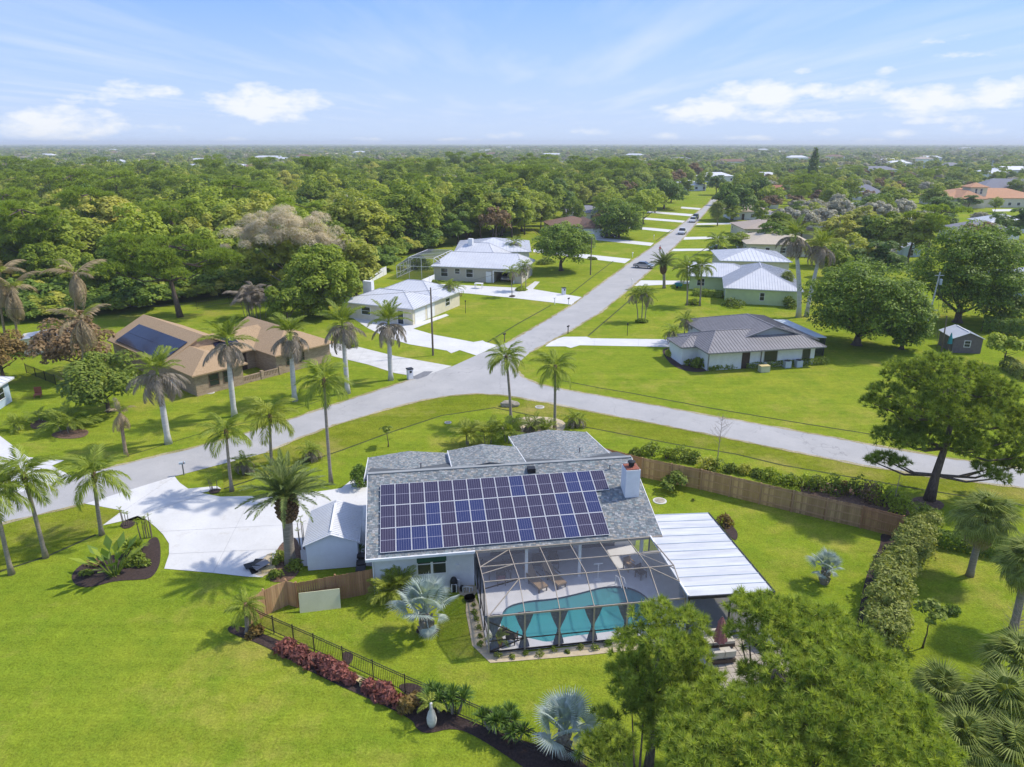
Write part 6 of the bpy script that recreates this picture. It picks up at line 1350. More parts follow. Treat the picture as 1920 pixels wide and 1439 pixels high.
palm_px('queen', 'queen palm standing over the street beyond the green house', (1346, 478), (1346, 452), 52, 1.25); palm_px('sabal', 'yellowed palm beside the street far up', (1345, 424), (1345, 395), 53, 1.6); palm_px('sabal', 'small dark palm over the green house roof corner', (1476, 562), (1476, 522), 54, .7)
for i, (b, c, l) in enumerate((((1196, 603), (1190, 553), 'thin tri stem palm on the right lawn, left stem'), ((1203, 603), (1206, 548), 'thin tri stem palm on the right lawn, middle stem'), ((1209, 603), (1216, 556), 'thin tri stem palm on the right lawn, right stem'), ((1268, 650), (1262, 622), 'small palm left of the grey roofed house'), ((1282, 640), (1285, 600), 'small palm behind the left corner of the grey roofed house'), ((845, 577), (843, 535), 'thin palm before the beige garage house, left'), ((960, 557), (958, 510), 'thin palm before the open garage'), ((986, 545), (985, 497), 'thin palm at the garage house corner'), ((978, 546), (976, 505), 'thin palm just left of the garage house corner'), ((855, 563), (857, 540), 'short palm on the garage house lawn edge'), ((465, 1187), (461, 1140), 'young green palm at the end of the wooden fence'), ((968, 490), (965, 455), 'palm with brown fronds behind the garage roof'))):
    k = 'pygmy' if i != 10 else 'queen'; palm_px(k, l, b, c, 70 + i, (1.5 if i < 10 else .44) if i != 11 else 2.2)
for i, (u, v, l) in enumerate(((875, 836, 'yellow green areca clump behind the roof, left'), (915, 832, 'areca clump behind the roof, middle'), (955, 832, 'green areca clump behind the roof, right'))): b = G(u, v, 0); clump_palm(l, b, 26, 'areca' if i < 2 else 'areca_green', 80 + i, 1.1, .8, (88, 20), .9)
for i, (u, v, l) in enumerate(((965, 812, 'brown wilted pygmy palm clump behind the roof, left'), (1000, 808, 'brown wilted pygmy palm clump behind the roof, centre'), (1085, 800, 'brown wilted pygmy palm clump right of the roof ridge'), (575, 862, 'brown wilted palm clump left of the tall slender palm'), (470, 888, 'wilted palm clump on the verge by the date palm'))): clump_palm(l, G(u, v), 16, 'pygmy', 90 + i, 1.0, .9, (70, 10), 1.0, deadkey='pygmy_dead', nd=6, name='pygmy_palm')
clump_palm('bright green sago behind the roof by the right palm', G(1022, 812), 30, 'areca_green', 99, .75, .3, (85, 10), .2, name='sago_palm', cat='sago palm'); clump_palm('spreading green palm clump in a mulch bed on the left lawn', G(130, 808), 40, 'areca_green', 98, 1.25, 1.1, (80, 10), .8); clump_palm('round green palm bush by the left house corner', G(35, 806), 24, 'areca_green', 97, .9, .6, (85, 20), .2); clump_palm('low palm clump in a mulch bed at the far left lawn', G(75, 790), 20, 'areca_green', 96, .7, .6, (80, 20), .2)
clump_palm('yellow green areca at the house wall by the fence', HL(1.3, -.1), 44, 'areca', 95, .95, .75, (85, 15), .55); clump_palm('dark green areca behind the yellow one at the wall', HL(2.1, .1), 18, 'areca_green', 94, .8, .4, (88, 40), .8)
clump_palm('grey wilted palm clump behind the tan house', G(480, 598), 90, 'royal_dead', 93, .8, 2.8, (75, 5), 4.2, name='wilted_palm')

# ================================================================= GARDEN PLANTS
def blades(label, base, n, L, seed, mat='blade', wd=.05, name='spiky_plant', cat='plant', heads=1, h=.6, spread=.5):
    rs = random.Random(seed); t = thing(name, label, cat, base); m0 = MB()
    for k in range(heads):
        a0 = rs.uniform(0, 6.28); r0 = spread * (k > 0) * rs.uniform(.4, 1); x, y, z = math.cos(a0) * r0, math.sin(a0) * r0, h * rs.uniform(.6, 1.1); m0.tube([(x * .5, y * .5, 0), (x, y, z)], [.07, .05], 6); m = MB()
        for i in range(n):
            a = i * 2.4; e = R(rs.uniform(-5, 85)); d = Vector((math.cos(a) * math.cos(e), math.sin(a) * math.cos(e), math.sin(e))); s = Vector((-math.sin(a), math.cos(a), 0)) * wd; l = L * rs.uniform(.8, 1.1); p = Vector((x, y, z)); q = p + d * l * .6; r_ = p + d * l + Vector((0, 0, -l * .14))
            m.add([p - s * .4, q - s, r_, q + s, p + s * .4], [(0, 1, 2, 3, 4)])
        me = bpy.data.meshes.new('leaf_rosette'); me.from_pydata(m.v, [], m.f); me.update(); obj('leaf_rosette', me, mat, t)
    m0.build('stem', 'palm_trunk', t); return t
for i, (u, v, l) in enumerate(((820, 1330, 'spiky green yucca clump behind the metal fence, left'), (850, 1335, 'spiky green yucca clump behind the metal fence, second'), (930, 1365, 'spiky green yucca clump near the silver palm, left'), (965, 1380, 'spiky green yucca clump next to the bottom silver palm'))): blades(l, G(u, v), 70, .68, 100 + i, heads=5, h=1.0, spread=.75, wd=.028)
# bottle palm
b = G(810, 1362); t = thing('bottle_palm', 'small bottle palm with swollen pale trunk in the mulch', 'palm tree', b); MB().lathe([(.16, 0), (.24, .25), (.25, .5), (.17, .85), (.08, 1.05), (.07, 1.4)], 12).build('trunk', 'royal_trunk', t, True); rs_ = random.Random(9); spray(t, 'areca', (0, 0, 1.35), 6, 60, -10, rs_, .5)
# red and copper shrubs along the metal fence
for i, (u, v, s, mt, l) in enumerate(((478, 1190, .5, 'leaf_copper', 'copper green shrub beside the young palm in the mulch'), (537, 1222, .62, 'leaf_red', 'dark red shrub, first of the row along the metal fence'), (563, 1234, .6, 'leaf_red', 'dark red shrub, second of the row along the metal fence'), (592, 1248, .62, 'leaf_red', 'dark red shrub, third of the row along the metal fence'), (620, 1258, .62, 'leaf_red', 'dark red shrub, fourth of the row along the metal fence'), (637, 1268, .58, 'leaf_red', 'bright red shrub left of the timber planks'), (662, 1278, .4, 'leaf_red', 'small red shrub between the timber planks'), (695, 1292, .42, 'leaf_red', 'low red shrub right of the timber planks'), (718, 1306, .6, 'leaf_red', 'crimson shrub before the copper bush'), (738, 1318, .6, 'leaf_red', 'crimson shrub touching the copper bush'), (772, 1330, .68, 'leaf_copper', 'copper brown bush left of the bottle palm'))):
    shrub('red_shrub' if mt == 'leaf_red' else 'copper_shrub', l, 'shrub', G(u, v), s * 1.1, s * 1.1, s * 1.5, 520, .17, mt, 120 + i, 'shrubs along the metal fence', aspect=.4)
# island bed
b = G(215, 1078); t = thing('bird_of_paradise', 'large leaved bird of paradise in the mulch island', 'plant', b); rs_ = random.Random(12)
for i in range(26):
    a = i * 2.4; e = R(rs_.uniform(48, 88)); L = rs_.uniform(1.6, 3.1); d = Vector((math.cos(a) * math.cos(e), math.sin(a) * math.cos(e), math.sin(e))); p = Vector((math.cos(a) * .2, math.sin(a) * .2, 0)); q = p + d * L * .55; s = Vector((-math.sin(a), math.cos(a), 0)) * .27; tip = p + d * L + Vector((math.cos(a) * .25, math.sin(a) * .25, -.25)); md = q.lerp(tip, .45) + Vector((0, 0, .06))
    m = MB(); m.tube([p, q], [.04, .02], 5, False); m.add([q, md + s, tip, md], [(0, 1, 2, 3)]); m.add([q, md, tip, md - s], [(0, 1, 2, 3)]); me = bpy.data.meshes.new('leaf'); me.from_pydata(m.v, [], m.f); obj('leaf', me, 'blade' if i % 4 else 'leaf_lime', t)
shrub('clusia_shrub', 'rounded bright green shrub in the mulch island', 'shrub', G(258, 1058), 1.05, .7, .95, 1100, .12, 'leaf_shrub', 140, aspect=.7); blades('yellow spiky grass tuft at the front of the mulch island', G(213, 1080), 60, .5, 141, 'leaf_lime', .02, h=.05)
shrub('low_shrub', 'low green shrub at the left of the mulch island', 'shrub', G(160, 1080), .6, .5, .45, 300, .1, 'leaf_shrub', 142); shrub('low_shrub', 'brownish low shrub behind the left of the island', 'shrub', G(178, 1060), .7, .45, .5, 300, .1, 'leaf_brown', 143); blades('pale yellow variegated plant behind the green island shrub', G(250, 1036), 60, .8, 144, 'leaf_lime', .05, h=.5, heads=3, spread=.5)
for i, (u, v, hh, l) in enumerate(((237, 985, 1.5, 'thin cane plant at the tip of the driveway island'), (270, 1010, 1.6, 'thin cane plant at the island right side, left one'), (281, 1010, 1.9, 'thin cane plant at the island right side, right one'), (402, 921, 1.2, 'thin cane plant in the small bed on the verge'), (568, 1030, 2.6, 'dry cane plant between the date palm and the shed'))):
    t = thing('cane_plant', l, 'plant', G(u, v)); rs_ = random.Random(i + 3)
    for k in range(4): x, y = rs_.uniform(-.3, .3), rs_.uniform(-.2, .2); q = (x * 1.4, y, hh * rs_.uniform(.5, 1)); MB().tube([(x, y, 0), q], [.035, .025], 5).build('cane', 'wood_pole', t); spray(t, 'pygmy', q, 4, 88, 50, rs_, .28)
for i, (u, v, s, l) in enumerate(((525, 1050, .75, 'grassy green shrub left of the date palm foot'), (556, 1068, .8, 'dark shrub between date palm and shed'), (520, 1082, .6, 'green shrub at the straw bed end by the fence'))): shrub('low_shrub', l, 'shrub', G(u, v), s, s, s * 1.0, 420, .13, 'leaf_shrub', 150 + i, aspect=.3)
blades('small bright tuft by the house and shed gap', HL(-.8, 4.8), 26, .5, 155, h=.7, wd=.05)
# hedge ball at house corner
shrub('clipped_shrub', 'dark clipped oval shrub at the left house corner', 'shrub', G(677, 914), 1.05, 1.05, 2.3, 2600, .09, 'leaf_wood_dark', 160)
# saplings
def sapling(label, px, hh, rx, seed, mat='leaf_shrub', n=16, per=30, leaf=.16): 
    t = make_tree('young_tree', label, 'tree', seed, hh, rx, rx * .9, mat, nl=n, per=per, leaf=leaf, trunk_h=hh * .6, tr=.05, lobe=.4); t.location = G(*px); return t
sapling('sparse young tree on the lawn beyond the garage roof', (728, 838), 2.3, .75, 170, n=12, per=16); sapling('bright green bush on the lawn inside the long fence', (1260, 918), 1.9, 1.35, 171, 'leaf_shrub', 18, 60, .12); sapling('small young tree at the right of the hedge', (1730, 1215), 3.2, 1.0, 172, 'leaf_shrub', 14, 40, .13)
shrub('low_shrub', 'brown green shrub in the bed beside the white patio roof', 'shrub', G(1358, 985), .75, .6, 1.0, 420, .11, 'leaf_copper', 173); shrub('low_shrub', 'dark round shrub alone on the right lawn', 'shrub', G(1783, 1150), .55, .55, .7, 420, .1, 'leaf_wood_dark', 174); shrub('low_shrub', 'small green shrub on the patio corner lawn', 'shrub', G(1300, 940), .2, .2, .25, 60, .07, 'leaf_shrub', 175)
for i in range(17):                                                    # small plants in the sand round the enclosure
    if i < 6: p = HL(6.35 + .06 * math.sin(i * 5), -1.6 - i * .75); w_ = 'left sand strip of the enclosure, %s from the house' % ['first', 'second', 'third', 'fourth', 'fifth', 'sixth'][i]
    else: p = HL(7.2 + (i - 6) * .78, -6.5 - .1 * math.sin(i * 3)); w_ = 'front sand strip of the enclosure, %s from the left' % ['first', 'second', 'third', 'fourth', 'fifth', 'sixth', 'seventh', 'eighth', 'ninth', 'tenth', 'eleventh'][i - 6]
    s = .16 + .13 * abs(math.sin(i * 2.3)); shrub('bedding_plant', 'little green plant in the ' + w_, 'plant', p, s, s, s * 1.5, 90, .07, 'leaf_shrub' if i % 3 else 'leaf_hedge', 180 + i, 'small plants in the sand strip', stem=False)
# shrubs outside the long fence
rs_ = random.Random(55); nth = ['first', 'second', 'third', 'fourth', 'fifth', 'sixth', 'seventh', 'eighth', 'ninth', 'tenth', 'eleventh', 'twelfth', 'thirteenth', 'fourteenth', 'fifteenth', 'sixteenth', 'seventeenth', 'eighteenth', 'nineteenth', 'twentieth', 'twenty first', 'twenty second']
line = [(1195, 852), (1222, 855), (1250, 860), (1280, 862), (1300, 866), (1325, 882), (1340, 886), (1370, 884), (1395, 888), (1420, 892), (1440, 898), (1465, 908), (1485, 905), (1510, 915), (1530, 918), (1560, 922), (1585, 925), (1605, 930), (1625, 938), (1650, 945), (1672, 950), (1690, 965)]
for i, (u, v) in enumerate(line):
    s = rs_.uniform(.75, 1.35); mt = 'leaf_brown' if i in (16, 18) else rs_.choice(['leaf_shrub', 'leaf_wood', 'leaf_shrub'])
    shrub('fence_shrub', 'shrub beyond the long wooden fence, %s from the house end' % nth[i], 'shrub', G(u, v), s, s * .8, s * (1.5 if i > 13 else 1.1) * rs_.uniform(.8, 1.3), 420, .13, mt, 210 + i, 'shrubs beyond the long fence', aspect=.5)
# bare sapling
def bare_tree(label, base, hh, seed, name='bare_tree', spread=1.0, r=.05, n=26):
    rs = random.Random(seed); t = thing(name, label, 'tree', base); MB().tube([(0, 0, 0), (.05, 0, hh * .5), (.1, .02, hh)], [r, r * .6, .008], 6).build('trunk', 'dead_twig', t); m = MB()
    for i in range(n):
        z = hh * rs.uniform(.3, .95); a = rs.uniform(0, 6.28); l = spread * (1.15 - z / hh) * rs.uniform(.6, 1.2); p = Vector((.08 * z / hh, 0, z)); q = p + Vector((math.cos(a) * l, math.sin(a) * l, l * rs.uniform(.5, 1.2))); m.tube([p, q], [.015, .004], 4, False)
        for k in range(3): s = p.lerp(q, rs.uniform(.4, .9)); m.tube([s, s + Vector((rs.uniform(-.3, .3), rs.uniform(-.3, .3), rs.uniform(.1, .4)))], [.006, .003], 3, False)
    m.build('branches', 'dead_twig', t); return t
bare_tree('thin leafless sapling beyond the fence before the road', G(1343, 880), 5.2, 3, spread=1.9); bare_tree('bare leaning stem beside the pine', G(1675, 948), 3.4, 5, spread=.3, n=5); bare_tree('bare grey bush on the left lawn', G(135, 735), 2.4, 6, spread=2.0, r=.04, n=30); bare_tree('bare twiggy sapling at the right edge', G(1890, 1230), 3.5, 7, spread=1.4)
# hedges
def hedge(label, pxs, w, hh, n, leaf, mat, seed, name='hedge', group=None):
    rs = np.random.RandomState(seed); pts = [np.array(G(*p)) for p in pxs]; seg = [np.linalg.norm(b - a) for a, b in zip(pts[:-1], pts[1:])]; tot = sum(seg); C = []; N = []
    for a, b, L in zip(pts[:-1], pts[1:], seg):
        k = int(n * L / tot); f = rs.uniform(0, 1, (k, 1)); c = a + (b - a) * f; d = (b - a) / L; nn = np.array([-d[1], d[0], 0]); th = rs.uniform(-.25, math.pi + .25, k); rad = rs.uniform(.8, 1.08, k) * (1 + .07 * np.sin(f[:, 0] * L * 1.1 + seed) + .06 * np.sin(f[:, 0] * L * 2.9 + th * 2) + .08 * np.sin(th * 5 + f[:, 0] * L * .8))
        off = nn[None, :] * (np.cos(th) * rad * w / 2)[:, None] + np.array([0, 0, 1.0])[None, :] * (np.maximum(np.sin(th), 0) ** .6 * rad * hh * .55 + hh * .42 + rs.uniform(-.42, 0, k) * hh * (np.abs(np.cos(th)) > .75))[:, None]
        C.append(c + off); N.append(nn[None, :] * np.cos(th)[:, None] + np.array([0, 0, 1.0])[None, :] * (np.sin(th) + .2)[:, None])
    o = pts[0]; t = thing(name, label, 'hedge', (o[0], o[1], 0), 0, group); obj('foliage', np_mesh('foliage', leaf_quads(rs, np.concatenate(C) - o, np.concatenate(N), leaf, .5), 4), mat, t)
    m = MB()
    for p in densify([Vector(p - o) for p in pts], .8): m.tube([p, p + Vector((0, 0, hh * .8))], [.06, .03], 5)
    m.build('stem', 'bark', t); return t
def wild_hedge(label, pxs, w, hh, n, per, leaf, mat, seed):
    """untrimmed hedge: overlapping leafy lobes of many sizes along a line"""
    rs = np.random.RandomState(seed); pts = densify([G(*p) for p in pxs], .3); o = pts[0]; C = []; N = []
    for i in range(n):
        p = np.array(pts[rs.randint(len(pts))]) + np.array([rs.uniform(-.5, .5) * w, rs.uniform(-.3, .3), 0]); r = rs.uniform(.3, .75); z = rs.uniform(.25, 1) * hh * rs.uniform(.75, 1.12) - r * .6; d = unit(rs.normal(0, 1, (per, 3))); d[:, 2] = np.where(d[:, 2] < -.5, -d[:, 2], d[:, 2])
        c = p + np.array([0, 0, max(z, .25)]) + d * r * rs.uniform(.7, 1.15, (per, 1)) * np.array([1, 1, .9]); c[:, 2] = np.maximum(c[:, 2], .04); C.append(c); N.append(d + np.array([.1, 0, .6]))
    t = thing('hedge', label, 'hedge', (o.x, o.y, 0)); obj('foliage', np_mesh('foliage', leaf_quads(rs, np.concatenate(C) - np.array(o), np.concatenate(N), leaf, .45, .6), 4), mat, t)
    m = MB()
    for p in pts[::3]: m.tube([p - o, p - o + Vector((0, 0, hh * .7))], [.06, .03], 5)
    m.build('stem', 'bark', t); return t
wild_hedge('tall untrimmed yellow green hedge at the right of the back lawn', [(1722, 1012), (1698, 1055), (1672, 1105), (1658, 1160), (1650, 1230)], 2.0, 2.3, 230, 110, .12, 'leaf_hedge', 300); wild_hedge('lower untrimmed hedge end by the wooden fence', [(1740, 985), (1715, 1005)], 2.0, 1.8, 40, 90, .12, 'leaf_shrub', 301)
hedge('dark clipped hedge behind the cabbage palm', [(1752, 1020), (1800, 1030), (1870, 1045), (1935, 1055)], 1.0, 1.15, 4200, .1, 'leaf_wood_dark', 302); hedge('clipped green hedge at the right edge below the shed', [(1885, 690), (1925, 715)], 1.6, 1.5, 2500, .14, 'leaf_hedge', 303); hedge('dark hedge row behind the brown shed', [(1840, 622), (1930, 632)], 2.4, 2.4, 2400, .2, 'leaf_wood_dark', 304)
hedge('brown flower hedge at the corner house drive', [(818, 575), (862, 556)], 1.0, .7, 1400, .12, 'leaf_brown', 305); hedge('low green planting along the white wall of the grey roofed house', [(1325, 694), (1378, 690)], .9, .8, 1600, .13, 'leaf_shrub', 306); hedge('low green planting right of the door of the grey roofed house', [(1395, 690), (1425, 688), (1550, 682)], 1.0, .8, 2600, .13, 'leaf_shrub', 307); hedge('yellow flowering hedge before the green house wing', [(1300, 553), (1355, 558)], 2.2, 1.2, 1800, .16, 'leaf_lime', 308)
for i, (u, v, s, hz, l) in enumerate(((1262, 668, 1.2, 1.2, 'dark bush at the left bed of the grey roofed house'), (1290, 682, 1.3, 1.2, 'green bush by the left corner of the grey roofed house'), (1312, 690, 1.2, 1.7, 'yellow green bush at the front corner of the grey roofed house'), (1300, 572, 1.4, 1.4, 'round dark bush between the two palms'), (1375, 575, 2.3, 1.8, 'broad green bush before the green house corner'), (1480, 578, 1.7, 2.2, 'dark bush against the green house wall'), (1203, 605, 1.1, .7, 'low grassy bush at the foot of the tri stem palm'), (1110, 487, 1.3, .9, 'small dark bush by the left driveway'), (1022, 495, 2.6, 1.5, 'low bush under the round oak'), (835, 570, 1.5, .6, 'low planting at the corner house front'), (815, 533, 1.2, .9, 'foundation shrub under the first beige house window'), (845, 537, 1.2, .9, 'foundation shrub under the second beige house window'), (975, 545, 1.4, .9, 'foundation shrub at the beige house corner'), (378, 737, .9, 2.0, 'dark green column shrub at the brick house corner'), (780, 505, 4.0, 3.6, 'yellow green leafy bush beside the pool cage'), (660, 650, 1.3, .7, 'low hedge by the tan house driveway'), (1725, 690, 1.6, 1.6, 'lime green bush in front of the concrete pole'))):
    shrub('garden_bush', l, 'shrub', G(u, v), s, s * .85, hz, 900, .17 if s < 3 else .3, 'leaf_shrub' if i % 3 else 'leaf_wood', 320 + i)

# ================================================================= PINES
def blob(u, v, z, rx, ry, rz, o): p = G(u, v, z); return (p.x - o.x, p.y - o.y, z, rx, ry, rz)
o = G(1742, 938); tp = [(0, 0, 0), (.1, 0, 2.2), (.35, 0, 4.5), (.6, .2, 6.8), (.8, .3, 9.0)]
bl = []; rs_ = random.Random(21)
def atY(u, v, dy, r): p = AT(u, v, o.y + dy); r *= 1.2; return (p.x - o.x, dy, p.z, r * rs_.uniform(.9, 1.15), r, r * .6)
for (u, v, dy, r) in ((1760, 690, 0, 1.5), (1700, 700, .5, 1.3), (1820, 705, .5, 1.4), (1870, 735, 0, 1.4), (1660, 740, 0, 1.1), (1740, 725, 1.5, 1.6), (1800, 745, 1.5, 1.6), (1890, 780, 1, 1.4), (1640, 755, .5, .8), (1680, 775, 1, 1.1), (1760, 770, -1.5, 1.5), (1720, 800, 2, 1.3), (1830, 790, -1.5, 1.5), (1905, 820, -1, 1.3), (1670, 820, 0, 1.1), (1700, 830, -1, 1.0), (1790, 815, 2.5, 1.3), (1850, 840, 0, 1.2), (1660, 860, .5, .7), (1685, 868, -.5, .6), (1640, 865, 0, .55), (1870, 870, 1, 1.0), (1910, 870, 0, 1.0), (1840, 880, -.5, .7), (1875, 895, -1, .6), (1930, 790, 0, 1.5), (1945, 850, 0, 1.4), (1770, 730, -2, 1.4), (1720, 760, -2, 1.3), (1800, 780, 0, 1.5), (1850, 760, 2, 1.5), (1740, 820, 0, 1.0), (1815, 840, -1, 1.1), (1700, 800, 1, 1.1)): bl.append(atY(u, v, dy, r))
pine('spreading pine with open rounded crown beside the road at right', o, tp, bl, 400, .42, 34, .026, 'needle_dark', .38, 10)
def fg_pine(label, basexy, spec, seed, hh, dens=15.0, mat='needle'):
    o = Vector((basexy[0], basexy[1], 0)); bl = [blob(u, v, z, r * 1.18, r * 1.18, r * .8, o) for (u, v, z, r) in spec]; top = hh
    return pine(label, o, [(0, 0, 0), (.1, 0, hh * .3), (-.1, .1, hh * .6), (.1, 0, hh * .95)], bl, seed, .36, 44, .017, mat, .2, dens)
fg_pine('dense green pine crown in front of the pool, left of the terrace', (6.2, 25.0), [(1215, 1165, 6.4, .75), (1180, 1215, 5.6, .8), (1240, 1215, 6.2, .95), (1290, 1175, 6.4, .85), (1290, 1230, 5.9, 1.0), (1200, 1270, 4.8, .9), (1260, 1280, 4.8, 1.0), (1310, 1275, 5.0, .7), (1165, 1260, 4.6, .6), (1240, 1140, 6.6, .4), (1180, 1300, 4.2, .7), (1215, 1330, 3.6, .8), (1270, 1335, 4.0, .9), (1235, 1380, 3.2, .7), (1310, 1310, 4.4, .6)], 410, 7.0)
fg_pine('broad foreground pine filling the bottom right', (10.2, 22.8), [(1400, 1140, 7.0, .8), (1440, 1150, 7.2, .9), (1500, 1160, 7.0, 1.0), (1550, 1170, 6.6, .9), (1390, 1190, 6.4, .55), (1460, 1210, 6.6, .9), (1530, 1215, 7.0, 1.1), (1600, 1215, 6.6, 1.0), (1650, 1250, 6.2, .9), (1480, 1270, 6.8, 1.1), (1560, 1280, 7.4, 1.2), (1640, 1310, 6.6, 1.1), (1700, 1340, 6.0, 1.0), (1420, 1275, 5.6, .7), (1600, 1365, 7.0, 1.2), (1690, 1400, 6.0, 1.1), (1520, 1350, 7.0, 1.1), (1740, 1420, 5.2, 1.0), (1650, 1430, 6.4, 1.1), (1500, 1310, 6.2, 1.1), (1580, 1320, 6.4, 1.1), (1450, 1310, 5.6, .9), (1610, 1270, 6.0, 1.0), (1560, 1400, 6.0, 1.1)], 411, 7.8)
fg_pine('foreground pine crown at the bottom, between silver palm and big pine', (8.0, 20.5), [(1300, 1330, 5.6, .9), (1350, 1300, 5.8, .8), (1380, 1340, 6.2, 1.0), (1440, 1350, 6.4, 1.0), (1290, 1390, 5.6, .95), (1360, 1400, 6.2, 1.0), (1440, 1420, 6.4, 1.1), (1530, 1430, 6.2, 1.1), (1320, 1440, 5.8, 1.0)], 412, 6.6)
fg_pine('low pine limb with dark tufts at the bottom edge', (5.0, 21.0), [(1130, 1350, 3.6, .55), (1160, 1390, 3.6, .6), (1110, 1400, 3.6, .6), (1185, 1330, 3.8, .3), (1140, 1440, 3.4, .6), (1210, 1300, 4.2, .35)], 413, 4.2, 14, 'needle_dark')

# ================================================================= BIG TREES
def put(t, px): t.location = G(*px); return t
put(make_tree('oak_tree', 'huge dark oak left of the concrete pole', 'tree', 500, 12.8, 9.4, 6.3, 'leaf_oak', 190, 190, .18, 2.6, .6, bottom=-1, lobe=.2), (1606, 648))
put(make_tree('oak_tree', 'huge tall oak right of the concrete pole', 'tree', 501, 16.2, 10.0, 8.0, 'leaf_oak', 210, 190, .19, 3.0, .6, bottom=-1, lobe=.2), (1795, 605))
put(make_tree('oak_tree', 'leafy oak skirt between the two big oaks and the pole', 'tree', 502, 8.6, 4.4, 4.4, 'leaf_oak', 90, 150, .18, 2.0, .3, bottom=-1, lobe=.24), (1690, 655)); put(make_tree('oak_tree', 'lower oak behind the brown shed', 'tree', 503, 7.4, 5.8, 3.8, 'leaf_oak', 54, 160, .24, 2.0, .3, bottom=-1), (1880, 605))
put(make_tree('small_tree', 'open small tree between the shed and the right edge', 'tree', 504, 4.8, 2.4, 1.9, 'leaf_wood', 20, 110, .2, 2.2, .12), (1880, 690))
put(make_tree('oak_tree', 'round dark oak standing on the left lawn by the street', 'tree', 505, 11.0, 8.4, 5.2, 'leaf_oak', 130, 170, .22, 2.8, .45, bottom=-.8, lobe=.22), (1052, 508)); put(make_tree('oak_tree', 'large round tree over the street on the left, beyond the oak', 'tree', 506, 11.5, 9.4, 6.0, 'leaf_oak', 80, 170, .33, 2.0, .45, bottom=-1, lobe=.28), (1160, 447))
put(make_tree('oak_tree', 'tree with brown tinged crown further up the left side', 'tree', 507, 12, 7.0, 5.8, 'leaf_wood', 36, 160, .36, 3.0, .4, bottom=-.5), (1205, 420)); put(make_tree('oak_tree', 'dark oak crown over the road end', 'tree', 508, 13, 13, 6.5, 'leaf_wood_dark', 50, 180, .45, 4, .5, bottom=-.5, lobe=.26), (1245, 392))
put(make_tree('oak_tree', 'dark oak right of the road end', 'tree', 509, 13, 9, 6.5, 'leaf_wood_dark', 44, 180, .45, 4, .5, bottom=-.6, lobe=.28), (1372, 413)); put(make_tree('oak_tree', 'second dark oak right of the road end', 'tree', 510, 14, 10, 7, 'leaf_wood_dark', 44, 180, .5, 4, .5, bottom=-.6, lobe=.28), (1408, 395))
t = make_tree('mango_tree', 'mango tree with brown wilted crown on the left lawn', 'tree', 511, 7.6, 5.4, 3.6, 'leaf_brown', 40, 170, .22, 2.0, .3, bottom=-.6, lobe=.3); put(t, (150, 705)); put(make_tree('mango_tree', 'green mango tree beside the brick house', 'tree', 512, 6.6, 4.6, 3.2, 'leaf_shrub', 40, 170, .2, 1.8, .25, bottom=-.6, lobe=.3), (205, 772)); put(make_tree('mango_tree', 'small mango tree half brown at the left edge', 'tree', 513, 6.0, 3.6, 2.7, 'leaf_copper', 30, 150, .2, 2.0, .25, bottom=-.5), (8, 712))
put(make_tree('broad_tree', 'bright green broad tree left of the white chimney', 'tree', 514, 12.0, 7.6, 6.3, 'leaf_wood', 80, 180, .3, 4, .4, bottom=-1, lobe=.28), (600, 592)); put(make_tree('broad_tree', 'tall green tree just behind the white chimney', 'tree', 515, 12.0, 5.8, 6.0, 'leaf_wood', 60, 180, .32, 4, .4, bottom=-1, lobe=.3), (668, 560)); put(make_tree('broad_tree', 'small leafy tree right of the wilted palm clump', 'tree', 516, 7.0, 3.6, 3.3, 'leaf_wood', 28, 130, .24, 2, .2, bottom=-.7), (540, 610))
o = G(338, 595); rs_ = random.Random(5); bl = [(rs_.uniform(-8, 8), rs_.uniform(-4, 4), rs_.uniform(7.5, 12.8), rs_.uniform(1.6, 2.6), rs_.uniform(1.6, 2.4), rs_.uniform(.8, 1.2)) for i in range(26)]
pine('large pine with bare forked trunk at the edge of the left woods', o, [(0, 0, 0), (-.3, 0, 3), (-.6, 0, 6.0), (-.4, 0, 9), (0, 0, 11.5)], bl, 520, .6, 18, .06, 'needle_wood', .45, 6)
t = thing('bare_brush_tree', 'wide pale leafless brushy tree at the front of the woods', 'tree', G(545, 560)); rs_ = np.random.RandomState(9)
trunk_limbs(9, 5, .4, 8).build('trunk', 'dead_twig', t); q = lobes_crown(530, 11.5, 6, 6.4, 90, 300, .55, .25, -.2, aspect=.05) + np.array([0, 0, 10.2]); obj('crown', np_mesh('crown', q, 4), 'leaf_twig', t); q = lobes_crown(531, 10.5, 5.0, 6.0, 60, 110, .36, .2, -.8) + np.array([0, .8, 7.6]); obj('crown', np_mesh('crown', q, 4), 'leaf_wood', t)
t = thing('vine_column', 'tall vine covered snag standing out of the left woods', 'tree', G(180, 455)); q = shrub_mesh(540, 1.9, 1.9, 16, 2600, .3); obj('foliage', np_mesh('foliage', q, 4), 'leaf_wood', t); MB().tube([(0, 0, 0), (0, 0, 15)], [.4, .2], 8).build('trunk', 'bark', t); q = shrub_mesh(541, 2.8, 2.8, 4, 1500, .3) + np.array([0, 0, 12.5]); obj('foliage', np_mesh('foliage', q, 4), 'leaf_wood_dark', t)
t = thing('pine_column', 'tall dark columnar tree far right of the road', 'tree', G(1520, 352)); q = shrub_mesh(545, 4.2, 4.2, 27, 2400, .8); obj('foliage', np_mesh('foliage', q, 4), 'leaf_wood_dark', t); MB().tube([(0, 0, 0), (0, 0, 24)], [.5, .2], 8).build('trunk', 'bark', t)

